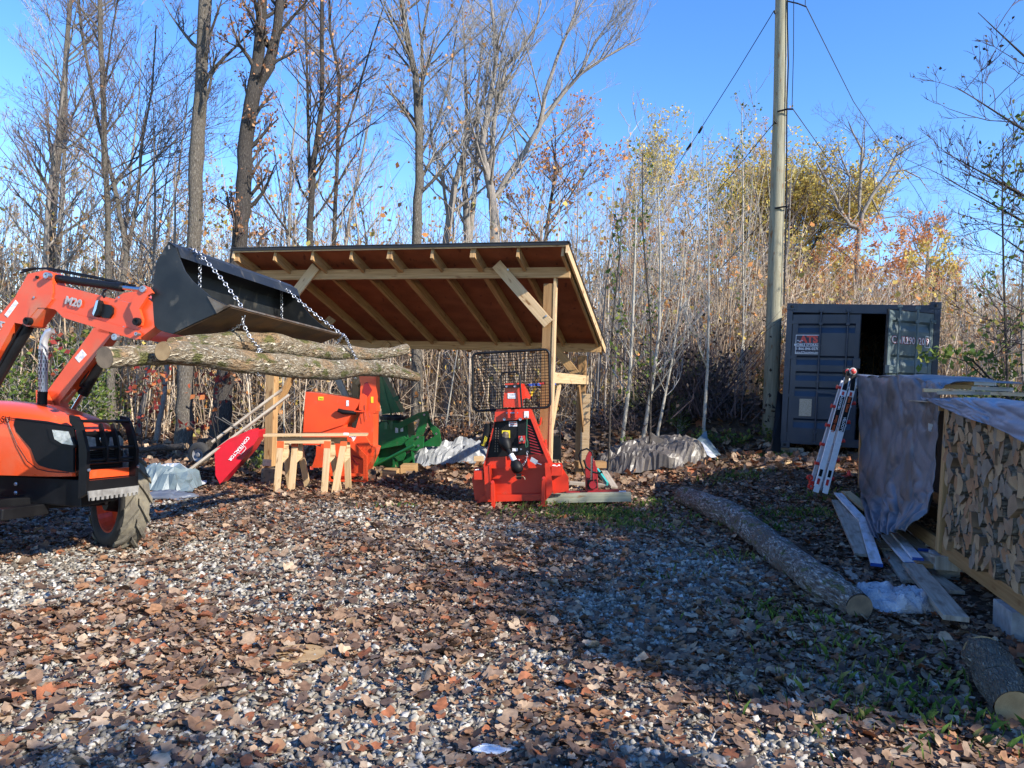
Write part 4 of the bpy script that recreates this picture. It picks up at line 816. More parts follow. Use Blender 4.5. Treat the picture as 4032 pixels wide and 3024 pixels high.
# ---- cloth lumps
def lump(name, pc, ax, w, d, h, label, mat, seed, cat='tarp', nx=56, ny=34, fold=5., mats=None, sel=None, edge=.05, bumps=1., solid=.004, crump=0):
    pc = Vector(pc); ax = Vector(ax).normalized(); ay = Z_.cross(ax); g = np.random.default_rng(seed); ph = g.uniform(0, 6, 6); u = np.linspace(-1, 1, nx); v = np.linspace(-1, 1, ny); U, V_ = np.meshgrid(u, v)
    ed = 1+.25*(vnoise(U*2+seed, V_*2, 1.3, seed)-.5); r = np.sqrt(np.abs(U)**2.6+np.abs(V_)**2.6); H = np.clip(1-r**1.6, 0, 1)**.6
    wob = vnoise(U, V_, 1.5, seed+1)-.5; X = U*w/2*ed+wob*.15; Y = V_*d/2*ed+.1*w*np.sin(U*3+ph[0])*.3
    rid = np.abs(vnoise((U*math.cos(ph[1])+V_*math.sin(ph[1]))*fold*.55+wob*1.2, (V_*math.cos(ph[1])-U*math.sin(ph[1]))*.8+9, 1, seed+7)-.5)*2.2
    rid2 = np.abs(vnoise((U*math.cos(ph[3])-V_*math.sin(ph[3]))*fold*1.1+wob*2, V_*2.5+U, 1, seed+8)-.5)*2.2
    Zz = h*H*(.45+.55*vnoise(U, V_, 1.4, seed+2))+bumps*(h*.5+.03)*np.clip(1-rid, 0, 1)**1.6*np.clip(H*2.2+.05, 0, 1)+.09*np.clip(1-rid2, 0, 1)**2*bumps*np.clip(H*3+.08, 0, 1)+.012*vnoise(U, V_, 9, seed)
    if crump:
        Zz = Zz+g.uniform(-1, 1, Zz.shape)*crump*np.clip(H*2+.3, 0, 1)+crump*.6; X = X+g.uniform(-1, 1, X.shape)*crump; Y = Y+g.uniform(-1, 1, Y.shape)*crump
    pts = []; 
    for i in range(ny):
        for j in range(nx):
            p = pc+ax*float(X[i, j])+ay*float(Y[i, j]); pts.append((p.x, p.y, gzf(p.x, p.y)+.02+float(Zz[i, j])))
    mb = MB(); fs = [(i*nx+j, i*nx+j+1, (i+1)*nx+j+1, (i+1)*nx+j) for i in range(ny-1) for j in range(nx-1)]; mb.add(pts, fs)
    if sel: mb.mi = [sel(U[i, j], V_[i, j]) for i in range(ny-1) for j in range(nx-1)]
    return one(mb, name, mats or MT[mat], label, cat, smooth=not crump, solid=solid)
lump('tarp', G(1765, 1815), (1, 0, 0), 1.35, .7, .26, 'crumpled silver tarp lying between green machine and winch', 'tarpW', 3, nx=28, ny=16, crump=.022, mats=[M('silver_grey_tarp', (.3, .31, .32), (.22, .23, .235), rough=.4, scale=5, bump=.3)])
lump('tarp', G(2570, 1845)+Vector((0, .2, 0)), (1, -.1, 0), 1.95, 1.2, .30, 'big heap of crumpled brown tarp right of the shed', 'tarpT', 14, fold=4, bumps=1.1, nx=44, ny=26, crump=.018)
b_ = MB(); b_.prism([P(x, y, 14.0) for x, y in ((2560, 1702), (2590, 1722), (2640, 1745), (2680, 1760), (2640, 1775), (2580, 1760), (2565, 1735))], Vector((.02, .02, .0))); one(b_, 'tarp_flap', MT['tarpT'], 'stiff brown flap standing up behind the brown tarp heap', 'tarp flap')
tf = thing('tarp', P(2760, 1790, 13.9), 'slate grey tarp with white underside folded up behind the brown heap', 'tarp')
MB().prism([P(x, y, Y) for x, y, Y in ((2630, 1790, 13.9), (2680, 1745, 14.2), (2745, 1730, 14.3), (2778, 1697, 14.4), (2782, 1725, 14.3), (2838, 1798, 13.9), (2770, 1812, 13.7))], (.02, .015, .01)).build('outer_face', MT['tarpS'], tf)
MB().prism([P(x, y, Y) for x, y, Y in ((2677, 1748, 14.1), (2738, 1732, 14.2), (2732, 1760, 14.0), (2700, 1768, 14.))], (.0, -.01, .0)).prism([P(x, y, Y) for x, y, Y in ((2735, 1755, 14.0), (2765, 1738, 14.1), (2822, 1800, 13.8), (2800, 1802, 13.7))], (0, -.01, 0)).build('white_underside', MT['tarpW'], tf)
lump('tarp', P(650, 1860, 10.9).xy.to_3d(), (1, .2, 0), .95, .9, .2, 'white and slate tarp crumpled beside the tractor wheel', 'tarpW', 22, mats=[MT['tarpS'], MT['tarpW']], sel=lambda u, v: 1 if v > .1+.5*u*u-.3*u else 0, fold=3.2, bumps=.9, nx=20, ny=14, crump=.025)
lump('tarp', G(640, 1965), (1, .3, 0), .8, .4, .04, 'flat scrap of grey plastic sheet among leaves near the tractor wheel', 'tarp', 8, fold=3, bumps=.4)
lump('bubble_wrap', G(3545, 2400), (1, -.1, 0), .55, .42, .045, 'crumpled clear bubble wrap sheet between the log and the grey board', 'bubble', 31, 'bubble wrap', fold=4, bumps=1.)
lump('paper_scrap', G(1940, 2985), (1, .1, 0), .125, .075, .004, 'small white paper scrap on gravel at the bottom edge', 'white', 5, 'paper', nx=12, ny=8, bumps=.12)
# ---- winch with guard
wn = Vector((.1, 1, 0)).normalized(); wp = PL((.06, 10.25, 0), wn); wi = thing('logging_winch', (.06, 10.4, 0), 'red-orange forestry winch with black mesh guard standing on two legs', 'winch')
def wt(pts, dep, off, nm, mat='wred', bev=.004, par=None):
    b_ = MB(); trace(b_, wp, z5, pts, wn*dep, off=off); return b_.build(nm, MT[mat], par or wi, bev=bev)
wt([(455, 1165), (1035, 1160), (1055, 1400), (1000, 1440), (470, 1450)], .02, .16, 'blade'); wt([(440, 1440), (1005, 1428), (1000, 1482), (430, 1497), (384, 1510)], .05, .0, 'blade_lip')
wt([(350, 1292), (372, 1222), (455, 1200), (480, 1420), (440, 1490), (380, 1512)], .03, .08, 'blade_wing'); wt([(1035, 1190), (1135, 1198), (1190, 1280), (1194, 1400), (1060, 1425)], .03, .08, 'blade_wing')
wt([(378, 1512), (478, 1410), (484, 1450), (430, 1500)], .02, -.03, 'blade_gusset')
for x0, x1, y0, y1, f in ((368, 448, 1225, 1302, .0), (1042, 1136, 1187, 1268, 0)):
    q = wt([(x0, y0), (x1, y0), (x1, y1), (x0, y1)], .03, -.1, 'chain_box'); wt([(x0, y0+8), (x0+8, y0+8), (x0+8, y1), (x0, y1)], .2, -.08, 'box_side', par=q); wt([(x1-8, y0), (x1, y0), (x1, y1), (x1-8, y1)], .2, -.08, 'box_side', par=q)
    wt([(x0+5, y0-50+20), (x1-3, y0-50+20), (x1-3, y1), (x0+5, y1)], .02, .07, 'box_back', par=q)
    mb = MB()
    for k in range(14): 
        c = wp(*z5(x0+12+(x1-x0-24)*random.random(), y0-6+random.random()*14), -.02+.06*random.random()); mb.tube([c+Vector((.014*math.cos(t), .005*math.sin(t*2), .012*math.sin(t))) for t in [j*math.pi/4 for j in range(8)]], .004, 4, closed=True)
    mb.build('chain_heap', MT['galv'], q)
wt([(452, 1185), (505, 1185), (508, 1470), (480, 1490), (462, 1350)], .3, -.12, 'side_plate'); wt([(985, 1160), (1030, 1160), (1056, 1410), (1000, 1475)], .3, -.12, 'side_plate')
wt([(505, 1300), (500, 1180), (508, 1180), (512, 1480), (505, 1490)], .1, -.13, 'rib'); wt([(642, 1100), (650, 1100), (655, 1215), (645, 1215)], .1, -.02, 'rib'); wt([(825, 1100), (835, 1100), (835, 1205), (828, 1205)], .1, -.02, 'rib')
wt([(562, 690), (850, 690), (985, 1060), (1035, 1200), (455, 1205), (468, 1110), (545, 795)], .4, .06, 'body')
wt([(850, 690), (862, 700), (1005, 1060), (1050, 1180), (1030, 1190), (975, 1065), (862, 775)], .25, -.03, 'side_rail'); wt([(545, 795), (552, 790), (480, 1110), (460, 1190), (448, 1190), (470, 1100)], .25, -.03, 'side_rail')
gdp = wt([(545, 795), (862, 770), (985, 1075), (470, 1112)], .03, .0, 'front_guard', 'plastic')
for k in range(10):
    y = 835+26*k; x0 = 850+8*k; MB().beam(wp(*z5(835+3*k, y-8), -.008), wp(*z5(875+9.5*k, y+14), -.008), .006, .012, Z_).build('slot', MT['dred'], gdp)
for k in range(10):
    for x in (560, 582): MB().beam(wp(*z5(x-k*1.0, 850+22*k), -.006), wp(*z5(x-k*1.0, 862+22*k), -.006), .004, .01, (1, 0, 0)).build('slot', MT['worn'], gdp)
wt([(552, 712), (850, 692), (862, 770), (545, 797)], .12, -.06, 'top_block')
for x in (633, 772): MB().lathe(wp(*z5(x, 775), -.07), wn, [(-.01, 0), (-.014, .02), (0, .022)], 10).build('bolt', MT['galv'], wi)
wt([(660, 690), (682, 690), (682, 765), (664, 765)], .12, -.16, 'top_lug'); wt([(722, 690), (742, 690), (742, 765), (724, 765)], .12, -.16, 'top_lug'); MB().tube([wp(*z5(650, 722), -.12), wp(*z5(752, 722), -.12)], .014, 10).build('hitch_pin', MT['galv'], wi)
wt([(640, 465), (765, 458), (785, 660), (780, 672), (620, 672), (625, 600)], .22, -.02, 'mast'); wt([(740, 460), (800, 468), (822, 510), (860, 575), (850, 600), (825, 590), (795, 600), (780, 640), (765, 560)], .2, .2, 'pulley_arm')
MB().beam(wp(*z5(612, 492), -.05), wp(*z5(765, 486), -.05), .05, .04, Z_).build('clamp_bar', MT['black'], wi)
for x in (652, 724): MB().lathe(wp(*z5(x, 489), -.08), wn, [(-.01, 0), (-.014, .014), (0, .018)], 10).build('bolt', MT['galv'], wi)
for (x0, y0, x1, y1, m, off) in ((662, 550, 733, 595, 'label', -.024), (673, 797, 744, 838, 'label', -.004), (612, 873, 682, 940, 'yellow', -.004), (702, 1028, 748, 1054, 'label', -.004), (805, 706, 845, 762, 'label', -.066)):
    wt([(x0, y0), (x1, y0), (x1, y1), (x0, y1)], -.003, off, 'sticker', m, 0)
for (x, y, w) in ((700, 558, 50), (700, 572, 40), (700, 585, 52)): MB().beam(wp(*z5(x-w/2, y), -.028), wp(*z5(x+w/2, y), -.028), .001, .006, Z_).build('print_line', MT['grey'], wi)
MB().tube([wp(*z5(*p), -.009) for p in ((655, 895), (640, 928), (672, 928))], .003, 4, closed=True).tube([wp(*z5(*p), -.009) for p in ((622, 890), (640, 880), (632, 915))], .003, 4).build('warning_mark', MT['black'], wi)
MB().beam(wp(*z5(680, 808), -.008), wp(*z5(738, 805), -.008), .001, .01, Z_).beam(wp(*z5(680, 824), -.008), wp(*z5(738, 821), -.008), .001, .008, Z_).build('print_line', MT['redl'], wi)
wt([(755, 922), (812, 920), (815, 985), (757, 985)], .03, -.04, 'control_box', 'redl'); MB().lathe(wp(*z5(784, 948), -.05), wn, [(-.03, 0), (-.03, .02), (0, .03)], 10).build('knob', MT['chrome'], wi)
for (x, y) in ((768, 965), (801, 962), (783, 928)): MB().lathe(wp(*z5(x, y), -.045), wn, [(-.01, 0), (-.01, .01), (0, .01)], 8).build('bolt', MT['galv'], wi)
MB().lathe(wp(*z5(778, 1036), -.01), wn, [(-.02, 0), (-.02, .012), (0, .012)], 8).build('bolt', MT['galv'], wi)
# mesh guard
c = wp(*z5(692, 437), .25); ux = (wp(*z5(1020, 420), .25)-wp(*z5(365, 455), .25)); wgd = ux.length; ux.normalize(); uz = (wp(*z5(690, 190), .25)-wp(*z5(700, 690), .25)); hg = uz.length; uz.normalize()
fr = rrect(c, ux, uz, wgd+.02, hg+.005, .07); mg = MB().tube(fr, .018, 8, closed=True).build('mesh_frame', MT['black'], wi, smooth=True)
ms = MB()
for k in range(1, 19): t = k/19-.5; ms.tube([c+ux*(wgd*t)-uz*(hg*.49), c+ux*(wgd*t)+uz*(hg*.49)], .0042, 4, cap=False)
for k in range(1, 20): t = k/20-.5; ms.tube([c+uz*(hg*t)-ux*(wgd*.5)+wn*.006, c+uz*(hg*t)+ux*(wgd*.5)+wn*.006], .0042, 4, cap=False)
ms.build('wire_mesh', MT['black'], mg)
MB().tube([wp(*z5(*p), -.06) for p in ((617, 675), (606, 500), (603, 400), (612, 378), (630, 370), (735, 366), (755, 372), (765, 392), (772, 500), (785, 672))], .013, 8).build('hoop', MT['black'], wi, smooth=True)
# drive shaft, cable, stands
sh_ = [wp(*z5(*p), o) for p, o in (((640, 985), -.12), ((665, 1040), -.16), ((700, 1100), -.2), ((735, 1180), -.22))]
MB().tube([sh_[0], sh_[1], sh_[2], sh_[3]], .034, 14).build('shaft', MT['plastic'], wi, smooth=True)
d = (sh_[0]-sh_[1]).normalized(); MB().lathe(sh_[0], -d, [(-.07, .075), (-.02, .085), (.04, .075), (.1, .045)], 18).build('shaft_guard', MT['plastic'], wi, smooth=True); d = (sh_[3]-sh_[2]).normalized(); MB().lathe(sh_[3], d, [(-.08, .04), (-.03, .07), (.03, .08), (.08, .07), (.1, .03)], 18).build('shaft_guard', MT['plastic'], wi, smooth=True)
MB().lathe(sh_[0]+Z_*.06, Z_, [(0, .045), (.06, .05), (.09, .03), (.09, 0)], 10).build('yoke', MT['worn'], wi)
dd = (sh_[2]-sh_[1]).normalized(); MB().tube([sh_[2]-dd*.03, sh_[2]+dd*.07], .0355, 14, cap=False).build('shaft_label', MT['label'], wi, smooth=True)
cc = MB(); cp_ = [wp(*z5(*p), -.16) for p in ((832, 1062), (830, 1110), (815, 1150), (790, 1180), (765, 1160), (755, 1130))]
o = chain(cp_, 'x', .04, .004); o.parent = wi; o.location = o.location-wi.location
for k_ in ('label', 'category', 'group'): del o[k_]
wt([(868, 1105), (925, 1140), (908, 1172), (855, 1140)], .04, -.1, 'tool_box', 'alu'); MB().tube([wp(*z5(915, 1158), -.1), wp(*z5(955, 1172), -.1)], .008, 6).build('tool_pin', MT['galv'], wi)
MB().tube([wp(*z5(*p), -.08) for p in ((830, 750), (828, 850), (826, 940), (815, 985), (822, 1022), (836, 1015), (836, 970), (826, 940))], .005, 5).build('pull_cord', MT['cord'], wi)
wt([(735, 1250), (780, 1250), (778, 1300), (737, 1300)], .05, -.12, 'hitch_socket', 'black'); MB().tube([wp(*z5(*p), -.14) for p in ((725, 1278), (795, 1275), (808, 1285), (812, 1300))], .007, 6).build('hitch_clip', MT['worn'], wi)
wt([(640, 1190), (842, 1185), (840, 1215), (645, 1222)], .02, -.03, 'drawbar')
for (a, b) in (((530, 1320), (538, 1548)), ((976, 1285), (970, 1528))):
    p0, p1 = wp(*z5(*a), -.14), wp(*z5(*b), -.14); lg = MB().beam(p0, p1, .05, .05, wn).build('stand_leg', MT['wred'], wi, bev=.003); MB().lathe(p0, wn, [(-.05, 0), (-.05, .02), (0, .02)], 8).build('leg_pin', MT['redl'], lg); MB().box(p1, (.13, .08, .01)).build('foot', MT['wred'], lg)
cn = MB().tube([wp(*z5(488, 815), .02), wp(*z5(482, 880), .02), wp(*z5(448, 1012), .02)], [.045, .05, .048], 14); cn.build('document_tube', MT['plastic'], wi, smooth=True)
text('froggy', .055, wp(*z5(458, 965), -.034), wp(*z5(470, 920), 0)-wp(*z5(446, 1010), 0), -wn, MT['yellow'], 'lettering', wi, .001)
MB().beam(wp(*z5(840, 478), .3), wp(*z5(1075, 465), .6), .03, .03, Z_).build('strap', MT['strapb'], wi); MB().beam(wp(*z5(905, 490), .35), wp(*z5(860, 575), .35), .02, .035, Z_).build('strap', MT['strapy'], wi); MB().beam(wp(*z5(940, 465), .28), wp(*z5(990, 462), .3), .03, .03, Z_).build('strap', MT['redl'], wi)
wt([(985, 955), (998, 955), (1005, 1030), (985, 1015)], .1, .1, 'side_lug'); MB().tube([wp(*z5(*p), .2) for p in ((920, 835), (945, 820), (955, 760))], .012, 6).build('lever', MT['wred'], wi)
# ---- things behind/beside the winch
one(MB().prism([P(*z5(*p), 11.2) for p in ((935, 862), (1008, 866), (1003, 1000), (960, 990))], (0, .03, 0)), 'panel', MT['white'], 'pale pinkish panel leaning behind the right side of the winch', 'panel')
ct = thing('hand_cart', P(2190, 1800, 12.0), 'black hand cart with hooped handle behind the shed post', 'cart')
MB().prism([P(*z5(*p), 12.0) for p in ((1040, 925), (1118, 925), (1125, 1130), (1035, 1125))], (.03, .3, 0)).build('cart_body', MT['plastic'], ct); MB().tube([P(*z5(*p), 12.0) for p in ((1118, 930), (1110, 830), (1095, 795), (1060, 782), (1040, 795))], .012, 6).build('cart_handle', MT['black'], ct)
rj = thing('log_tongs_frame', P(2340, 1940, 10.7), 'dark red hydraulic jack frame with black hose on a timber beam', 'jack'); 
def rt(pts, dep, off, nm, mat='dred', bev=.004):
    pl = PL((1, 10.55, 0), (0, 1, 0)); b_ = MB(); trace(b_, pl, z5, pts, Vector((0, dep, 0)), off=off); b_.build(nm, MT[mat], rj, bev=bev)
rt([(1170, 1408), (1632, 1392), (1634, 1425), (1175, 1437)], .1, 0, 'base_bar'); rt([(1340, 1200), (1440, 1190), (1452, 1392), (1345, 1402)], .12, .05, 'upright'); rt([(1350, 1095), (1375, 1050), (1400, 1075), (1425, 1200), (1345, 1210), (1340, 1130)], .06, .06, 'upright_top')
rt([(1355, 1310), (1440, 1300), (1442, 1375), (1358, 1385)], .04, .0, 'cylinder_foot', 'black'); pl = PL((1, 10.5, 0), (0, 1, 0))
MB().tube([pl(*z5(1395, 1095)), pl(*z5(1390, 1300))], .018, 8).build('ram', MT['chrome'], rj); MB().lathe(pl(*z5(1400, 1345)), (0, 1, 0), [(-.04, 0), (-.04, .05), (0, .05)], 14).build('pivot', MT['dred'], rj)
MB().tube([pl(*z5(*p)) for p in ((1330, 1250), (1295, 1150), (1283, 1090), (1300, 1050), (1350, 1032), (1395, 1060), (1405, 1110))], .013, 8).tube([pl(*z5(*p)) for p in ((1325, 1130), (1345, 1190), (1400, 1235), (1460, 1248), (1485, 1232))], .014, 8).build('hose', MT['plastic'], rj, smooth=True)
MB().tube([pl(*z5(*p)) for p in ((1400, 1130), (1420, 1140), (1432, 1240), (1440, 1320), (1410, 1320), (1405, 1250))], .008, 6).build('hook_rod', MT['dred'], rj); MB().tube([pl(*z5(1630, 1408)), pl(*z5(1690, 1405))], .014, 8).build('pin', MT['galv'], rj)
one(MB().beam(P(*z5(1440, 1215), 10.9), P(*z5(1530, 1340), 10.6), .03, .05, Z_), 'clamp', MT['teal'], 'small teal clamp lying beside the dark red jack', 'clamp')
one(MB().beam(P(2147, 1962, 10.42), P(2483, 1955, 10.42), .12, .12, Z_), 'timber_beam', MT['beamG'], 'greenish squared timber on the grass under the red jack', 'beam', bev=.005)
one(MB().beam(P(*z5(1262, 1170), 12.), P(*z5(1505, 1168), 12.1), .2, .1, Z_), 'board', MT['lumD'], 'pinkish stained board behind the dark red jack', 'board', bev=.003)
one(MB().beam(P(*z5(1200, 1330), 11.3), P(*z5(1590, 1360), 11.2), .14, .04, Z_), 'board', MT['lumG'], 'weathered board flat on the ground behind the timber beam', 'board', bev=.003); one(MB().beam(P(*z5(1500, 1230), 11.7), P(*z5(1590, 1370), 11.0), .1, .03, Z_), 'board', MT['lumG'], 'short grey board lying right of the dark red jack', 'board', bev=.003)

# ================================================================ shipping container
ca = math.radians(20.5); cr = Vector((math.cos(ca), -math.sin(ca), 0)); cdv = Vector((math.sin(ca), math.cos(ca), 0)); cu = (Z_+cr*.023).normalized(); Oc = P(3070, 1762, 13.8)
def CB(a, b, z): return Oc+cr*a+cdv*b+cu*z
cn = thing('shipping_container', Oc, 'dark blue shipping container with its right door ajar', 'container')
def cbox(mb, a0, a1, b0, b1, z0, z1): return mb.beam(CB((a0+a1)/2, b0, (z0+z1)/2), CB((a0+a1)/2, b1, (z0+z1)/2), a1-a0, z1-z0, cu)
f = MB(); cbox(f, .0, .1, 0, .12, .12, 2.47); cbox(f, 2.34, 2.44, 0, .12, .12, 2.47); cbox(f, .1, 2.34, .003, .12, 2.4, 2.56); cbox(f, .1, 2.34, .003, .12, .06, .2)
cbox(f, .003, .1, .12, 6.0, 2.47, 2.56); cbox(f, 2.34, 2.437, .12, 6.0, 2.47, 2.56); cbox(f, .003, .1, .12, 6.0, .03, .17); cbox(f, 2.34, 2.437, .12, 6., .03, .17); f.build('frame', MT['cont'], cn, bev=.006)
for (a0, a1) in ((-.005, .165), (2.275, 2.445)):
    for (y0, y1) in ((2.47, 2.59), (0, .12)):
        for b0 in (-.006, 5.9):
            q = cbox(MB(), a0, a1, b0, b0+.17, y0, y1).build('corner_casting', MT['cont'], cn, bev=.006)
            if b0 < 0: cm = (a0+a1)/2; MB().tube([CB(cm, -.009, (y0+y1)/2-.02), CB(cm, -.009, (y0+y1)/2+.02)], .025, 10).build('casting_hole', MT['contd'], q)
r = MB()
def corr(mb, fn, L, amp=.036, per=.28):
    n = int(L/per); pts = []
    for k in range(n): s = k*per; pts += [(s, 0), (s+per*.36, 0), (s+per*.5, amp), (s+per*.86, amp)]
    pts.append((L, 0)); return pts
for a in (.02, 2.42):
    pts = corr(None, None, 5.8); m_ = MB(); vs = [CB(a+(d if a < 1 else -d), .12+s, z) for s, d in pts for z in (.17, 2.47)]; m_.add(vs, [(2*i, 2*i+1, 2*i+3, 2*i+2) for i in range(len(pts)-1)]); m_.build('side_wall', MT['cont'], cn, solid=.004)
pts = corr(None, None, 5.8); m_ = MB(); m_.add([CB(x, .12+s, 2.55+d*.4) for s, d in pts for x in (.05, 2.39)], [(2*i, 2*i+1, 2*i+3, 2*i+2) for i in range(len(pts)-1)]); m_.build('roof', MT['cont'], cn, solid=.004)
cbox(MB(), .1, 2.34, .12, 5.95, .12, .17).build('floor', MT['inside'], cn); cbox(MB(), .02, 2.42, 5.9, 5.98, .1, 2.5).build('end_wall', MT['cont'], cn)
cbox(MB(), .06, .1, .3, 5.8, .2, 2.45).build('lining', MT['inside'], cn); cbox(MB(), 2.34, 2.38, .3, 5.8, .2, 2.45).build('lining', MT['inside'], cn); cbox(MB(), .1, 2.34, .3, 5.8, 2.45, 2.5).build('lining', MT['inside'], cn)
bands = [2.23, 1.66, 1.38, 1.10, .54]
def door(fn, w, mat, nm):
    "fn(a, b, z): a from hinge side, b outward negative"
    prof = [(0, 2.38)]
    for z in bands: prof += [(0, z), (.034, z-.035), (.034, z-.075), (0, z-.17)]
    prof.append((0, .2)); d = MB(); d.add([fn(x, .0+b, z) for b, z in prof for x in (.09, w-.07)], [(2*i, 2*i+1, 2*i+3, 2*i+2) for i in range(len(prof)-1)]); o = d.build(nm, MT[mat], cn, solid=.003)
    e = MB()
    for a0, a1, za, zb in ((.0, .09, .2, 2.38), (w-.07, w, .2, 2.38), (.09, w-.07, 2.31, 2.38), (.09, w-.07, .2, .27)):
        e.prism([fn(a0, -.006, za), fn(a1, -.006, za), fn(a1, -.006, zb), fn(a0, -.006, zb)], fn(0, .05, 0)-fn(0, -.006, 0))
    e.build('door_frame', MT[mat], o, bev=.003)
    g = MB()
    for a0, a1, za, zb in ((-.02, 0, .18, 2.4), (w, w+.015, .18, 2.4), (0, w, 2.38, 2.4), (0, w, .18, .2)): g.prism([fn(a0, .01, za), fn(a1, .01, za), fn(a1, .01, zb), fn(a0, .01, zb)], fn(0, .045, 0)-fn(0, .01, 0))
    g.build('gasket', MT['contd'], o)
    for x in (w*.42, w*.82):
        p0, p1 = fn(x, -.045, .1), fn(x, -.045, 2.47); lb = MB().tube([p0, p1], .017, 10).build('locking_bar', MT[mat], o, smooth=True)
        k = MB()
        for z in (.12, 2.45, .3, 2.22, 1.2): k.box(fn(x, -.04, z), (.07 if z in (.12, 2.45) else .06, .05, .05), Matrix((cr, cdv, cu)).transposed())
        k.build('cam_keeper', MT[mat], lb, bev=.004)
        z = 1.02 if x < w*.6 else 1.0; MB().beam(fn(x, -.06, z), fn(x+(.25 if x < w*.6 else -.2), -.065, z-.01), .012, .045, cu).build('handle', MT[mat], lb, bev=.003)
    for z in (2.25, 1.62, .94, .25): MB().prism([fn(-.06, -.016, z-.03), fn(.07, -.016, z-.02), fn(.07, -.016, z+.02), fn(-.06, -.016, z+.04)], fn(0, .01, 0)-fn(0, -.008, 0)).build('hinge', MT[mat], o, bev=.004)
    return o
dl = door(lambda a, b, z: CB(.11+a, b+.01, z), 1.1, 'cont', 'left_door')
a48 = math.radians(47); dr_ = (-cr*math.cos(a48)-cdv*math.sin(a48)); dn_ = (cr*math.sin(a48)-cdv*math.cos(a48))
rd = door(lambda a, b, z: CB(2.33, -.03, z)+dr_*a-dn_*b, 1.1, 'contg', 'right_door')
cbox(MB(), 1.12, 1.24, -.05, -.012, 1.44, 1.62).build('lock_box', MT['cont'], dl, bev=.004)
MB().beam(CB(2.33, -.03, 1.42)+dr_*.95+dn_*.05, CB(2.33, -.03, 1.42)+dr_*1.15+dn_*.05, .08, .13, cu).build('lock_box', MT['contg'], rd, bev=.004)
cpn = PL(CB(0, 0, 0), cdv)
def csheet(zz0, zz1, off, mat, nm, par, th=.004):
    a = cpn(*z7(zz0[0], zz0[1]), off); b = cpn(*z7(zz1[0], zz0[1]), off); w = (b-a).length; h = (a-cpn(*z7(zz0[0], zz1[1]), off)).length
    c = cpn(*z7((zz0[0]+zz1[0])/2, (zz0[1]+zz1[1])/2), off); o = MB().prism([c-cr*w/2-cu*h/2, c+cr*w/2-cu*h/2, c+cr*w/2+cu*h/2, c-cr*w/2+cu*h/2], cdv*-th).build(nm, MT[mat], par); return o, c, w, h
o, c, w, h = csheet((430, 400), (655, 578), -.003, 'white', 'sign', dl); nvy = M('sign_navy', (.02, .02, .04), rough=.5, bump=0); MT['navy'] = nvy
MB().prism([c+cr*(w*.48*i)+cu*(h*.47*j)-cdv*.0055 for i, j in ((-1, -1), (1, -1), (1, 1), (-1, 1))], cdv*-.001).build('sign_face', nvy, o)
text('ATS', .17, c+cu*h*.25+cr*.02-cdv*.008, cr, -cdv, MT['redl'], 'lettering', o, .001, bold=.008); 
MB().tube([c-cr*w*.44+cu*h*(.18+.04*math.sin(k*1.2))-cdv*.010+cr*(w*.03*k) for k in range(9)], .006, 4).build('wave', MT['white'], o)
for s, sz, zz in (('MOBILE STORAGE', .055, -.03), ('1-866-846-0270', .06, -.23), ('www.ATScontainers.com', .038, -.41)): text(s, sz, c+cu*h*zz-cdv*.008, cr, -cdv, MT['white'], 'lettering', o, .001, bold=.0008)
MB().beam(c-cr*w*.48-cu*h*.12-cdv*.0075, c+cr*w*.48-cu*h*.12-cdv*.0075, .001, .006, cu).beam(c-cr*w*.48+cu*h*.06-cdv*.0075, c+cr*w*.48+cu*h*.06-cdv*.0075, .001, .004, cu).build('line', MT['white'], o)
csheet((465, 997), (580, 1157), -.003, 'paper', 'notice', dl)
tb = CB(2.33, -.03, 1.90)+dn_*.012
for s, x, sz in (('CAIU', .83, .17), ('290020', .45, .16), ('9', .14, .15)): text(s, sz, tb+dr_*x+dn_*-.003, -dr_, dn_, MT['redl'], 'lettering', rd, .001, bold=.006); text(s, sz, tb+dr_*x, -dr_, dn_, MT['white'], 'lettering', rd, .0015)
MB().tube(rrect(tb+dr_*.14, -dr_, cu, .12, .18, .005, 2), .005, 4, closed=True).build('number_box', MT['white'], rd)
cbox(MB(), .15, .4, .2, 5.8, -.12, -.0).build('x', MT['lum'], None) if 0 else None
for a, w, lab in ((.1, .3, 'flat timber pad under the left front corner of the blue container'), (2.1, .3, 'timber pad under the right front corner of the blue container')):
    c = CB(a+.1, .25, -.07); one(MB().beam(c-cr*.2, c+cr*.2, .3, .14, Z_), 'timber_pad', MT['lumG'], lab, 'block', bev=.003)
one(MB().prism([P(*p) for p in ((3092, 1560, 14.0), (3072, 1780, 13.75), (3035, 1775, 13.4), (3062, 1540, 13.95))], (.0, .02, 0)), 'sheet', MT['contd'], 'black sheet leaning on the left side of the blue container', 'sheet')

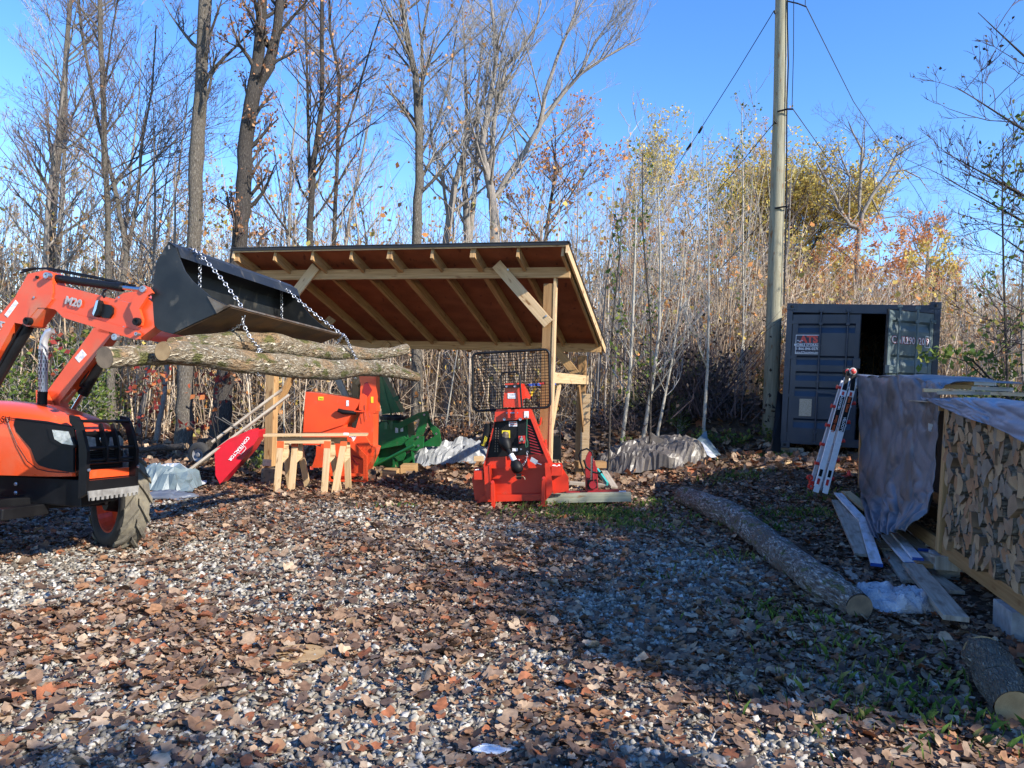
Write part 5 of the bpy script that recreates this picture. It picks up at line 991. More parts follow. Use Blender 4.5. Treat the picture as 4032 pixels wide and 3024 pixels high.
# ================================================================ ladder
lp_ = PL((3.9, 10.25, .3), (0, 1, -.12)); ld = thing('folding_ladder', G(3215, 1950), 'white and red folded ladder leaning on the tarp-covered rack', 'ladder')
up = (lp_(3345, 1470)-lp_(3226, 1935)).normalized()
dz = -lp_(3226, 1935).z+.0
for (t, b, off) in (((3336, 1488), (3210, 1938), .0), ((3366, 1490), (3246, 1943), .0)):
    MB().beam(lp_(*t, off), lp_(*b, off), .03, .078, (1, 0, 0)).build('rail', MT['white'], ld, bev=.004)
for (t, b, off) in (((3318, 1500), (3190, 1915), .16), ((3360, 1500), (3232, 1930), .16)): MB().beam(lp_(*t, off), lp_(*b, off), .03, .05, (1, 0, 0)).build('rail', MT['alu'], ld, bev=.003)
for k in range(6):
    f_ = (k+.35)/5.7; a = lp_(lerp(3322, 3200, f_), lerp(1500, 1925, f_), .09); b = lp_(lerp(3375, 3255, f_), lerp(1500, 1925, f_), .09); MB().tube([a-Vector((.04, 0, 0)), b+Vector((.02, 0, 0))], .014, 8).build('rung', MT['alu'], ld); 
    for p, s in ((a-Vector((.035, .02, 0)), -1), (b+Vector((.03, .02, .04)), 1)):
        MB().lathe(p, (s, 0, .2), [(-.01, .022), (.03, .022), (.045, .03), (.05, 0)], 10).build('lock_knob', MT['redl'], ld)
for (x, y, off, m) in ((3357, 1462, -.03, 'grey'), (3334, 1464, .03, 'black')):
    c = lp_(x, y, off); hg_ = MB().lathe(c, (0, -1, .1), [(-.03, .046), (.01, .05), (.015, .035), (.015, 0)], 22).build('hinge', MT[m], ld)
    MB().lathe(c+Vector((0, -.027, 0)), (0, -1, .1), [(0, .036), (.012, .03), (.014, .018)], 16).lathe(c+Vector((0, -.05, 0)), (0, -1, .1), [(0, .018), (.004, .0)], 12).build('hinge_lock', MT['redl'], hg_)
for (t, b) in (((3334, 1498), (3340, 1462)), ((3364, 1500), (3362, 1468))): MB().beam(lp_(*b, -.02), lp_(t[0]-10, t[1]+38, -.02), .01, .06, (1, 0, 0)).build('hinge_plate', MT['plastic'], ld, bev=.003)
def onrail(t, b, f0, f1, off, m, nm, w=.066):
    p0 = lp_(lerp(t[0], b[0], f0), lerp(t[1], b[1], f0), off); p1 = lp_(lerp(t[0], b[0], f1), lerp(t[1], b[1], f1), off); MB().beam(p0, p1, .003, w, (1, 0, 0)).build(nm, MT[m], ld); return p0, p1
ra, rb = ((3336, 1488), (3210, 1938)), ((3366, 1490), (3246, 1943))
for t, b, seq, flip in ((*rb, (('Little Giant', 'oral', .09, .052), ('VELOCITY', 'white', .24, .045)), 1), (*ra, (('VELOCITY', 'white', .09, .042), ('Little Giant', 'oral', .24, .052)), -1)):
    p0, p1 = onrail(t, b, .16, .46, -.018, 'black', 'rail_label'); d = p1-p0
    for (s, m, fo, sz) in seq: text(s, sz, p0+d*((fo-.04)/.25)+Vector((0, -.005, 0)), d*flip, Vector((0, -1, .12)), MT[m], 'lettering', ld, .0012, bold=.0012)
    onrail(t, b, .12, .15, -.018, 'redl', 'rail_mark', .03); onrail(t, b, .80, .86, -.018, 'plastic', 'rail_sticker', .04); onrail(t, b, .88, .93, -.018, 'redl', 'rail_sticker', .035)
    onrail(t, b, .95, 1.0, -.01, 'black', 'foot', .085)
for (x, y) in ((3192, 1915), (3188, 1880)): MB().lathe(lp_(x, y, .05), (0, 1, 0), [(-.02, .04), (.02, .04), (.02, .02), (-.02, .02), (-.02, .04)], 14).build('wheel', MT['redl'], ld)

# ================================================================ firewood rack
Pf = Vector((4.0, 7.2, 0)); fpl = PL(Pf, R_)
def FW(t, o, z): return Pf+D_*t+R_*o+Z_*z      # t along the face (away), o into the rack
rk = thing('firewood_rack', FW(0, .6, 0), 'lumber firewood rack standing on grey concrete blocks', 'rack')
MB().beam(FW(-3.2, .02, .265), FW(.02, .02, .265), .04, .13, Z_).build('bottom_beam', MT['lumD'], rk, bev=.003); MB().beam(FW(-3.2, .5, .265), FW(4.2, .5, .265), .04, .13, Z_).beam(FW(.02, .02, .265), FW(4.2, .02, .265), .04, .13, Z_).build('floor_joist', MT['lumD'], rk)
p0, p1 = fpl(3700, 2150), fpl(3738, 1590); MB().beam(p0-Z_*.05, p1, .05, .105, D_).build('post', MT['lum'], rk, bev=.003)
MB().beam(fpl(3762, 2170, .03), fpl(3768, 1625, .03), .035, .07, D_).build('post', MT['lumL'], rk, bev=.003)
for t in (-3.1, 1.9, 4.1): MB().beam(FW(t, .03, .3), FW(t, .03, 1.5), .09, .04, R_).beam(FW(t, .9, .2), FW(t, .9, 1.48), .09, .04, R_).build('post', MT['lum'], rk)
MB().beam(FW(.3, .9, .2), FW(.3, .9, 1.48), .09, .04, R_).beam(FW(-3.1, .9, .265), FW(4.1, .9, .265), .04, .13, Z_).build('rear_beam', MT['lumD'], rk)
for t in (-3.1, -1.2, .0, 1.9, 4.1): MB().beam(FW(t, .0, 1.54), FW(t, 1.0, 1.52), .04, .07, Z_).build('roof_joist', MT['lum'], rk)
MB().beam(FW(-3.2, .47, 1.585), FW(4.2, .47, 1.585), .95, .012, Z_).build('roof_sheet', MT['lumG'], rk)
MB().beam(FW(.0, .35, .48), FW(-.02, .9, .48), .04, .09, Z_).build('cross_rail', MT['lum'], rk)
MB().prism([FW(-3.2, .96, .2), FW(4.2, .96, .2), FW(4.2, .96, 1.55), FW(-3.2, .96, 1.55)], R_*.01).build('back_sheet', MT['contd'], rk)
for k, (px, py) in enumerate(((3748, 2260), (3770, 2240), (3995, 2490), (4100, 2590))):
    t = (-.12, -.35, -1.9, -2.9)[k]; w = .19; 
    if k == 1: continue
    c = FW(t, .05, .08); g = gzf(c.x, c.y); one(MB().beam(Vector((c.x, c.y, g-.05)), Vector((c.x, c.y, .198)), .19, .36 if k != 0 else .3, D_), 'concrete_block', MT['conc'], ('grey concrete block under the far end of the rack beam', '', 'grey concrete block under the rack beam at the right edge', 'grey concrete block under the nearest part of the rack beam')[k], 'block', bev=.006)
c = FW(.02, .1, .1); one(MB().beam(fpl(3672, 2170, .02)-Z_*.07, fpl(3745, 2190, .02)-Z_*.07, .25, .12, Z_), 'timber_block', MT['lumG'], 'short weathered block beneath the upright post of the rack', 'block', bev=.004)
# split firewood: individual pieces, shared meshes
def split_mesh(kind):
    g = random.Random(kind*7+1); R = .07+.018*g.random(); m = MB()
    a0 = g.uniform(0, 6.28); kinds = [(0, 100), (0, 140), (0, 95), (0, 210), (0, 120)][kind % 5]
    arc = [(R*1.1*math.cos(math.radians(a))*g.uniform(.9, 1.05), R*1.1*math.sin(math.radians(a))*g.uniform(.9, 1.05)) for a in np.linspace(kinds[0], kinds[1], 6)]
    tip = [(g.uniform(-.02, -.008), g.uniform(-.02, -.008))]; pts = arc+tip
    cx = sum(p[0] for p in pts)/len(pts); cy = sum(p[1] for p in pts)/len(pts); ca_, sa_ = math.cos(a0), math.sin(a0)
    pts = [((x-cx)*ca_-(y-cy)*sa_, (x-cx)*sa_+(y-cy)*ca_) for x, y in pts]; n = len(pts); Lh = .2
    tl = g.uniform(-.15, .15); vs = [Vector((-Lh+x*tl*1.5+g.uniform(-.004, .004), x, y)) for x, y in pts]+[Vector((0, x*1.04, y*.97)) for x, y in pts]+[Vector((Lh, x, y)) for x, y in pts]
    m.add(vs, [tuple(range(n))], [[(x, y) for x, y in pts]], 0); m.add(vs, [tuple(range(2*n, 3*n))[::-1]], [[(x, y) for x, y in pts]], 0)
    for s in range(2):
        for i in range(n):
            j = (i+1) % n; m.add([vs[s*n+i], vs[s*n+j], vs[(s+1)*n+j], vs[(s+1)*n+i]], [(3, 2, 1, 0)], [[(.2*(s+1), i*.03), (.2*(s+1), j*.03), (.2*s, j*.03), (.2*s, i*.03)]], 1 if i < 5 else 2)
    me = bpy.data.meshes.new('firewood_piece'); me.from_pydata([tuple(v) for v in m.v], [], m.f); me.uv_layers.new(name='UVMap').data.foreach_set('uv', [c for f in m.uv for uv in f for c in uv])
    for mt_ in (MT['fwend'][kind % 4], MT['logB'], MT['fwside']): me.materials.append(mt_)
    me.polygons.foreach_set('material_index', m.mi); me.update(); return me
def Mend(nm, c1, c2):
    m = Mrings(nm, c1, c2, 30); return m
MT['fwend'] = [Mend('split_end_a', (.48, .33, .19), (.3, .19, .1)), Mend('split_end_b', (.34, .22, .13), (.2, .13, .08)), Mend('split_end_c', (.42, .22, .1), (.24, .12, .06)), Mend('split_end_d', (.3, .25, .19), (.17, .13, .1))]
MT['fwside'] = Mwood('split_side', (.42, .28, .16), (.28, .18, .1), sv=20, stain=(.14, .1, .07))
fm = [split_mesh(k) for k in range(20)]
def firewood():
    n = 0; z = .39; row = 0
    Rm = Matrix((R_, D_, Z_)).transposed().to_4x4()
    while z < 1.5:
        t = -2.12+random.uniform(-.05, 0)
        while t < -.34:
            w = random.uniform(.074, .102); o = bpy.data.objects.new('firewood_piece', random.choice(fm)); COL.objects.link(o)
            M4 = Rm@Matrix.Rotation(random.uniform(-.09, .09), 4, 'Z')@Matrix.Rotation(random.uniform(-.08, .08), 4, 'Y')@Matrix.Rotation(random.uniform(0, 6.28), 4, 'X')@Matrix.Scale(random.uniform(.95, 1.25), 4); M4.translation = FW(t, .215+random.uniform(-.025, .02), z+random.uniform(-.014, .014))
            o.matrix_world = M4; tag(o, 'split firewood piece in the stacked rack at right', 'firewood', 'split firewood pieces stacked in the rack'); t += w; n += 1
        z += .0755; row += 1
    return n
NFW = firewood()
c = FW(.5, .5, .5)
for k in range(9):
    o = bpy.data.objects.new('firewood_piece', fm[k]); COL.objects.link(o); o.matrix_world = Matrix.Translation(FW(.35+.12*(k % 3), .45, .39+.09*(k//3)))@Matrix((D_, -R_, Z_)).transposed().to_4x4()@Matrix.Rotation(k*1.3, 4, 'X')
    tag(o, 'firewood piece low in the dark gap behind the rack post', 'firewood', 'firewood in the dark gap of the rack')
# tarps over the rack
def cloth(name, rows, label, mat, cat='tarp', nu=40, amp=.02, fr=9, par=None, seed=1, solid=.003, ss=6):
    "rows: lists of 3D points top to bottom, each row the same count; smooth folds pushed along the surface"
    rows = [[Vector(p) for p in r] for r in rows]; nr = len(rows); G_ = []
    def cr_(a, b, c, d, t): return (b*2+(c-a)*t+(a*2-b*5+c*4-d)*t*t+(b*3-a-c*3+d)*t**3)*.5
    for i in range((nr-1)*ss+1):
        t = i/ss; k = min(int(t), nr-2); f = t-k; R4 = [rows[max(min(k+d, nr-1), 0)] for d in (-1, 0, 1, 2)]; cp_ = [cr_(*[r[j] for r in R4], f) for j in range(len(rows[0]))]
        line = []; m = len(cp_)
        for j in range(nu+1):
            s = j/nu*(m-1); q = min(int(s), m-2); g = s-q; C4 = [cp_[max(min(q+d, m-1), 0)] for d in (-1, 0, 1, 2)]; line.append(cr_(*C4, g))
        G_.append(line)
    H = len(G_); out = []
    for i in range(H):
        for j in range(nu+1):
            p = G_[i][j]; a = G_[min(i+1, H-1)][j]-G_[max(i-1, 0)][j]; b = G_[i][min(j+1, nu)]-G_[i][max(j-1, 0)]; n_ = b.cross(a).normalized(); x = j/nu; y = i/(H-1)
            rd = lambda a, b, s_: abs(float(vnoise(a, b, 1, s_))-.5)*2
            w = 1.1*(1-rd(x*fr*.7+y*1.5, y*1.2, seed))**2*(.3+.7*float(vnoise(x*3, y*1.5, 1, seed+3)))+.55*(1-rd(x*fr*1.3-y*3, y*5+x, seed+5))**3+.3*(1-rd(x*9+y*9, y*12-x*7, seed+6))**3+.12*float(vnoise(x*25, y*30, 1, seed+8))-.6
            out.append(p+n_*(amp*w*min(1, .3+y*2)))
    mb = MB(); n = nu+1; mb.add(out, [(i*n+j, i*n+j+1, (i+1)*n+j+1, (i+1)*n+j) for i in range(H-1) for j in range(nu)]); return one(mb, name, MT[mat], label, cat, smooth=True, solid=solid)
def Z8(zx, zy, Y): return P(*z8(zx, zy), Y)
rows = [[Z8(445, 62, 10.5)+R_*.7-Z_*.05, Z8(600, 60, 9.6)+R_*.7, Z8(780, 60, 8.8)+R_*.7, Z8(930, 75, 8.1)+R_*.7, Z8(1085, 100, 7.5)+R_*.7],
        [Z8(432, 55, 10.5)+R_*.1, Z8(590, 42, 9.6)+R_*.1, Z8(770, 52, 8.8)+R_*.1, Z8(930, 72, 8.1)+R_*.1, Z8(1090, 102, 7.5)+R_*.1],
        [Z8(433, 75, 10.45), Z8(590, 70, 9.5), Z8(770, 80, 8.7), Z8(930, 110, 8.0), Z8(1070, 160, 7.4)],
        [Z8(440, 250, 10.4), Z8(580, 260, 9.5), Z8(750, 260, 8.6), Z8(900, 270, 7.95), Z8(1042, 285, 7.35)],
        [Z8(448, 480, 10.4), Z8(580, 490, 9.4), Z8(740, 490, 8.5), Z8(890, 480, 7.9), Z8(1030, 470, 7.3)],
        [Z8(455, 740, 10.35), Z8(585, 740, 9.3), Z8(735, 730, 8.45), Z8(880, 720, 7.85), Z8(1012, 700, 7.3)],
        [Z8(458, 930, 10.2), Z8(590, 960, 9.1), Z8(735, 930, 8.3), Z8(870, 910, 7.75), Z8(1000, 890, 7.25)],
        [Z8(490, 1040, 9.5), Z8(600, 1060, 8.7), Z8(735, 1070, 8.1), Z8(860, 1050, 7.7), Z8(960, 1030, 7.25)],
        [Z8(508, 1160, 8.6), Z8(590, 1180, 8.2), Z8(690, 1175, 7.9), Z8(780, 1160, 7.6), Z8(850, 1140, 7.3)],
        [Z8(560, 1303, 7.75), Z8(600, 1290, 7.7), Z8(650, 1265, 7.6), Z8(710, 1240, 7.5), Z8(770, 1208, 7.35)]]
bt = cloth('rack_tarp', rows, 'large grey tarp hanging down over the end of the firewood rack', 'tarp', nu=120, amp=.085, fr=7, seed=4, ss=12)
o = MB().prism([Z8(*p, 7.26) for p in ((985, 420), (1020, 432), (1005, 490), (985, 482))], (0, -.003, 0)).build('tarp_label', MT['label'], bt)
rows = [[FW(t, .95, 1.60) for t in (.42, -.5, -1.5, -3.2)], [FW(t, .4, 1.615) for t in (.42, -.5, -1.5, -3.2)], [FW(t, -.03, 1.62) for t in (.42, -.5, -1.5, -3.2)],
        [fpl(*z8(980, 245), -.08), fpl(*z8(1290, 310), -.09), fpl(*z8(1540, 370), -.09), FW(-3.2, -.08, 1.52)],
        [fpl(*z8(1075, 295), -.1), fpl(*z8(1280, 385), -.12), fpl(*z8(1500, 458), -.12), FW(-3.2, -.13, 1.26)]]
cloth('rack_tarp', rows, 'blue grey tarp sagging over the top of the stacked firewood', 'tarpB', nu=90, amp=.04, fr=7, seed=2, ss=12)
pk = [((1088, 128), (1330, 138), 7.9, 7.9, .15, .035, 'lumL', 'pale offcut topmost in the pile of planks on the rack'), ((1068, 160), (1315, 168), 7.8, 7.7, .2, .04, 'lumL', 'thick pale offcut second from the top on the rack'),
      ((945, 193), (1330, 205), 7.35, 7.2, .14, .035, 'lumL', 'plank jutting out farthest left on top of the rack'), ((1075, 214), (1510, 220), 7.1, 6.7, .12, .03, 'lumG', 'weathered plank along the front edge of the rack top'),
      ((1345, 140), (1500, 148), 7.4, 7.3, .18, .035, 'lumG', 'darker offcut at the back of the plank pile on the rack'), ((1330, 180), (1625, 190), 7.0, 6.8, .16, .035, 'lumG', 'stained plank in the middle of the pile on the rack'), ((1515, 222), (2400, 262), 6.5, 5.2, .12, .03, 'lumL', 'long plank running out of frame on top of the rack')]
for a, b, Ya, Yb, w, h, m, lab in pk: one(MB().beam(Z8(*a, Ya)+Z_*.03, Z8(*b, Yb)+Z_*.03, w, h, Z_), 'plank', MT[m], lab, 'plank', bev=.002)
# ---- boards on the ground by the rack
def gb(a, b, w, h, m, lab, za=.03, zb=.03, zz=z8, blue=False, name='board'):
    def gg(q, dz):
        return G(*zz(*q), dz)
    p, q = gg(a, za), gg(b, zb)
    if not blue: return one(MB().beam(p, q, w, h, Z_), name, MT[m], lab, 'board', bev=.002)
    o = thing(name, (p+q)/2, lab, 'board'); MB().beam(p, q, w, h, Z_).build('plank', MT[m], o, bev=.002); d = (q-p).normalized(); MB().beam(q-d*.001, q+d*.006, w+.004, h+.004, Z_).build('blue_end', MT['blue'], o); return o
gb((300, 1020), (500, 1440), .19, .03, 'lumG', 'long brown weathered board farthest left in the board pile', .06, .05)
gb((350, 950), (520, 1090), .12, .03, 'lumL', 'pale spruce board partly under the hanging tarp', .1, .12)
gb((290, 965), (500, 1190), .10, .025, 'lumW', 'white painted board with its upper end sticking out at left', .12, .14)
gb((480, 1160), (588, 1512), .10, .025, 'lumW', 'single white board with blue end, farthest left', .14, .10, blue=True)
gb((660, 1290), (855, 1502), .10, .025, 'lumW', 'lower left of the white boards with blue ends beside the rack', .1, .12, blue=True)
gb((720, 1255), (905, 1470), .09, .025, 'lumW', 'middle white board with blue end, leaning on edge', .16, .16, blue=True)
gb((745, 1240), (950, 1395), .10, .025, 'lumG', 'brown stained board with blue end right of the white ones', .18, .16, blue=True)
gb((800, 1190), (1000, 1365), .10, .025, 'lumW', 'white board lying closest to the rack post', .16, .14)
gb((600, 1330), (690, 1400), .16, .04, 'lumG', 'short dark board crossing beneath the white boards', .04, .04)
gb((690, 1420), (850, 1640), .15, .03, 'lumG', 'brown mottled board leading to the bubble wrap', .03, .03)
gb((1575, 540), (1825, 850), .16, .035, 'lumG', 'wide grey board nearest the camera with pale sawn end', .12, .12, zz=zr5)
gb((1690, 600), (1830, 700), .12, .03, 'lumG', 'grey board half hidden under the wide grey board', .03, .03, zz=zr5)
gb((885, 1500), (1025, 1515), .13, .04, 'lumD', 'short brown block on top of the wide grey board', .13, .13)
gb((350, 1510), (420, 1630), .09, .01, 'lumG', 'small flat slate grey strip on the soil beside the log', .02, .02)
gb((1600, 1255), (2100, 1118), .14, .03, 'lumL', 'pale board lying in front of the blue container', .03, .03, zz=zg)
a = G(*zg(1330, 1135), .03); b = G(*zg(1850, 1020), .05); one(MB().tube([a, (a+b)/2+Z_*.01, b], .02, 6), 'pipe', MT['black'], 'thin black pipe on the ground between brown tarp and container', 'pipe')
gb((395, 800), (455, 812), .2, .02, 'lumL', 'pale board end on the ground behind the ladder', .02, .02)
c = G(*z8(375, 840)); rc = thing('red_piece', c, 'small red plastic piece on the ground behind the ladder', 'plastic piece'); MB().lathe(c, Z_, [(0, .09), (.02, .09), (.03, .04), (.1, .02), (.11, 0)], 12).build('body', MT['redl'], rc); MB().beam(c+Vector((-.14, 0, .02)), c+Vector((.08, .02, .02)), .08, .02).build('flange', MT['redl'], rc)  # low red plastic piece of no known use
for (a, m, b, lab) in (((2800, 2918), (2815, 2890), (2843, 2865), 'forked pale twig standing up at the bottom right'), ((2700, 2985), (2730, 2975), (2765, 2970), 'short broken stick lying at the bottom edge')):
    p, r_, q = G(*a, .03), G(*m, .06), G(*b, .1); one(MB().tube([p, r_, q], [.006, .005, .003], 5).tube([r_, G(m[0]-8, m[1]-28, .13)], [.004, .002], 5), 'stick', MT['twigG'], lab, 'stick')
# ================================================================ trees
class TB:
    "collects trunk/branch tubes and leaf quads for one tree in its own space"
    def __init__(s, seed): s.r = random.Random(seed); s.wood = MB(); s.tw = []; s.leaf = []
    def limb(s, pts, rad, n=8): s.wood.tube(pts, rad, n, cap=False)
    def twig(s, pts, rad): s.tw.append((pts, rad))
def twigs_mesh(tw, name, mat, parent, n=3, off=Vector((0, 0, 0))):
    V = []; Fc = []; k = 0; cs = [(math.cos(2*math.pi*j/n), math.sin(2*math.pi*j/n)) for j in range(n)]
    for pts, rad in tw:
        m = len(pts); d = (pts[-1]-pts[0]).normalized(); x = d.cross(Vector((.3, .9, .2))).normalized(); y = d.cross(x)
        for p, r in zip(pts, rad):
            for c, s in cs: V.append((p.x+(x.x*c+y.x*s)*r-off.x, p.y+(x.y*c+y.y*s)*r-off.y, p.z+(x.z*c+y.z*s)*r-off.z))
        for i in range(m-1):
            for j in range(n): a = k+i*n+j; b = k+i*n+(j+1) % n; Fc.append((a, b, b+n, a+n))
        k += m*n
    if not V: return None
    return np_mesh(name, V, Fc, mat, parent, uv=np.tile(np.array([(0, 0), (0, .02), (.1, .02), (.1, 0)], np.float32), (len(Fc), 1)))
def leaves_mesh(lv, name, mat, parent, off=Vector((0, 0, 0))):
    if not lv: return None
    A = np.array([(p.x-off.x, p.y-off.y, p.z-off.z, s) for p, s in lv]); n = len(A); a = rng.normal(size=(n, 3)); a /= np.linalg.norm(a, axis=1)[:, None]; b = rng.normal(size=(n, 3)); b = np.cross(a, b); b /= np.linalg.norm(b, axis=1)[:, None]
    s = A[:, 3:4]; c = A[:, :3]; nn = np.cross(a, b)*s*.25
    V = np.stack([c+a*s, c+b*s*.62+nn, c-a*s*.8, c-b*s*.62+nn], 1).reshape(-1, 3); Fq = np.arange(4*n).reshape(-1, 4)
    return np_mesh(name, V, Fq, mat, parent)
def grow(tb, p, d, L, r, lvl, up=.25, leafp=0., ls=.05, spread=.55, dens=1., droop=0.):
    "a wavering branch with side shoots"
    R = tb.r; k = 4 if lvl < 2 else 3; pts = [p.copy()]; rad = [r]; q = p.copy(); d = d.normalized()
    for i in range(k):
        d = (d+Vector((R.gauss(0, .13), R.gauss(0, .13), R.gauss(0, .09)+up*.25-droop*.1))).normalized(); q = q+d*(L/k); pts.append(q.copy()); rad.append(r*(1-.8*(i+1)/k)+.0018)
    if lvl <= 0 and r > .012: tb.limb(pts, rad, 6)
    else: tb.twig(pts, rad)
    if lvl >= 3 or L < .25:
        if leafp and R.random() < leafp*2:
            for _ in range(1 if leafp < .3 else 2+int(leafp*3)): tb.leaf.append((pts[R.randint(1, len(pts)-1)]+Vector((R.gauss(0, .06), R.gauss(0, .06), R.gauss(0, .06))), ls*R.uniform(.6, 1.2)))
        return
    nb = max(2, int((3+L*2.2)*dens*(1.0 if lvl < 2 else .7)))
    for j in range(nb):
        f = R.uniform(.22, .98); i = min(int(f*k), k-1); b0 = pts[i].lerp(pts[i+1], f*k-i); dd = (pts[i+1]-pts[i]).normalized(); sd = dd.cross(Vector((R.gauss(0, 1), R.gauss(0, 1), R.gauss(0, 1)))).normalized()
        nd = (dd*(1-spread*.6)+sd*spread+Z_*up*.5).normalized(); grow(tb, b0, nd, L*R.uniform(.32, .58)*(1.15-f*.5), max(rad[i]*.55, .0028), lvl+1, up, leafp, ls, spread, dens, droop)
def make_tree(label, cat, base, stems, seed, bark='bark3', twig='twig', leafm=None, leafp=0., ls=.06, up=.3, nb=14, bl=2.2, f0=.35, group=None, spread=.55, dens=1., name='bare_tree', n=10, dead=0):
    "stems: list of (points, radii) in world space"
    tb = TB(seed); R = tb.r
    for si, (pts, rad) in enumerate(stems):
        pts = [Vector(p) for p in pts]; q = []; rr = []
        for i in range(len(pts)-1):
            m = 4
            for j in range(m):
                f = j/m; q.append(pts[i].lerp(pts[i+1], f)+Vector((R.gauss(0, .15), R.gauss(0, .15), 0))*rad[i]*(.5 if j else 0)); rr.append(lerp(rad[i], rad[i+1], f)*R.uniform(.96, 1.05))
        q.append(pts[-1]); rr.append(rad[-1]); tb.limb(q, rr, n)
        cnt = int(nb*(1 if si == 0 else .6)); 
        for j in range(cnt):
            f = f0+(1-f0)*((j+R.random())/cnt) if si == 0 else R.uniform(.15, .99); x = f*(len(q)-1); i = min(int(x), len(q)-2); b0 = q[i].lerp(q[i+1], x-i); dd = (q[i+1]-q[i]).normalized()
            a = R.uniform(0, 6.28); hz = Vector((math.cos(a), math.sin(a), 0)); nd = (dd*.55+hz*.75+Z_*.15).normalized(); grow(tb, b0, nd, bl*R.uniform(.5, 1.15)*(1.2-f*.5), max(min(rr[i]*.42, .05), .006), 0, up, leafp, ls, spread, dens)
    base = Vector(base); o = thing(name, base, label, cat, group); tb.wood.build('trunk', MT[bark], o, smooth=True)
    cw = twigs_mesh(tb.tw, 'crown', MT[twig], o, off=base)
    if tb.leaf: leaves_mesh(tb.leaf, 'leaves', leafm, o if cw is None else cw, off=base)
    return o
MT['lv_orange'] = Mrand('orange_foliage', [(.7, .32, .11), (.75, .4, .14), (.6, .25, .09), (.7, .36, .16), (.55, .2, .08)], tr=.35, noise=.2)
MT['lv_yellow'] = Mrand('yellow_foliage', [(.72, .58, .14), (.62, .5, .12), (.78, .64, .22), (.58, .48, .16), (.62, .42, .12)], tr=.4, noise=.2)
MT['lv_brown'] = Mrand('dry_foliage', [(.2, .1, .05), (.28, .15, .08), (.14, .07, .04), (.3, .13, .05)], tr=.25, noise=.2)
MT['lv_rust'] = Mrand('rust_foliage', [(.45, .22, .1), (.36, .17, .08), (.52, .28, .14), (.3, .13, .06)], tr=.25, noise=.2)
MT['lv_green'] = Mrand('green_foliage', [(.09, .15, .03), (.14, .2, .04), (.2, .22, .05), (.07, .11, .025)], tr=.35, noise=.2)
MT['lv_red'] = Mrand('red_foliage', [(.3, .04, .03), (.4, .09, .04), (.22, .03, .03), (.45, .15, .05)], tr=.35, noise=.2)
MT['lv_dark'] = Mrand('dark_dead_foliage', [(.03, .024, .02), (.06, .043, .032), (.1, .07, .048), (.04, .032, .024)], tr=.05, noise=.2)
MT['lv_mix'] = Mrand('mixed_foliage', [(.6, .44, .12), (.65, .28, .09), (.5, .33, .14), (.4, .34, .1), (.6, .34, .12), (.52, .3, .16)], tr=.35, noise=.2)
def px_stem(pts, Y, lean=0.):
    "pts: (px, py, width px) bottom to top"
    out = [P(x, y, Y) for x, y, w in pts]; rad = [w/2*Y/F for x, y, w in pts]; b = out[0]; g = gzf(b.x, Y)
    if b.z > g: out = [Vector((b.x, Y, g-.1))]+out; rad = [rad[0]*1.15]+rad
    return out, rad
def key(label, Y, stems, seed, **k):
    ss = [px_stem(s, Y+i*.15) if i == 0 else ([P(x, y, Y+.1*i) for x, y, w in s], [w/2*Y/F for x, y, w in s]) for i, s in enumerate(stems)]
    b = ss[0][0][0]; return make_tree(label, 'tree', (b.x, b.y, gzf(b.x, b.y)), ss, seed, **k)
# --- the trees one can tell apart
key('thick straight tree trunk standing behind the raised bucket', 16, [[(722, 1720, 68), (730, 1500, 62), (745, 1250, 56), (764, 964, 54), (776, 603, 55), (793, 301, 46), (809, 0, 48), (820, -300, 40), (830, -800, 24)]], 11, bark='bark1', nb=9, f0=.55, bl=2.6)
key('thick dark forked tree with brown leaves at the left end of the shed roof', 15.5, [[(862, 1720, 78), (885, 1500, 70), (943, 964, 60), (958, 783, 58), (970, 542, 56), (1000, 362, 56), (1015, 241, 44), (1030, 60, 38), (1040, -300, 30), (1050, -700, 16)], [(1000, 372, 40), (1062, 260, 42), (1092, 120, 36), (1102, 0, 32), (1115, -300, 24), (1120, -700, 12)]], 12, bark='bark2', leafm=MT['lv_rust'], leafp=.4, ls=.05, nb=30, f0=.15, bl=1.15)
key('slender leaning tree with dark lower trunk behind the loader arm', 17, [[(440, 1720, 34), (436, 1500, 32), (426, 994, 22), (424, 783, 21), (411, 600, 22), (409, 422, 20), (396, 150, 19), (394, 0, 17), (390, -400, 12), (385, -900, 6)], [(436, 1500, 30), (500, 1000, 20), (465, 800, 18), (428, 640, 15), (385, 480, 15), (345, 250, 12), (318, 100, 10), (300, -200, 6)], [(500, 1000, 14), (540, 800, 12), (560, 560, 10), (600, 350, 8), (615, 100, 5)]], 13, bark='bark1', leafm=MT['lv_brown'], leafp=.12, ls=.03, nb=22, f0=.3, bl=3.0)
key('tree with orange leaves rising behind the left half of the shed roof', 18, [[(1225, 1650, 30), (1220, 881, 26), (1234, 644, 22), (1268, 407, 18), (1268, 0, 14), (1270, -400, 8)], [(1222, 760, 14), (1215, 540, 12), (1210, 300, 10), (1200, 0, 7)]], 14, bark='bark2', leafm=MT['lv_orange'], leafp=.26, ls=.048, nb=22, f0=.3, bl=2.3)
key('dark thin tree beside the orange leaved one, behind the roof', 18.6, [[(1310, 1650, 22), (1315, 950, 16), (1329, 610, 14), (1336, 305, 14), (1300, 120, 10), (1292, -200, 7)], [(1336, 600, 8), (1400, 400, 8), (1470, 150, 6), (1540, -60, 4)]], 15, bark='bark2', twig='twigG', leafm=MT['lv_orange'], leafp=.1, nb=18, f0=.3, bl=2.5)
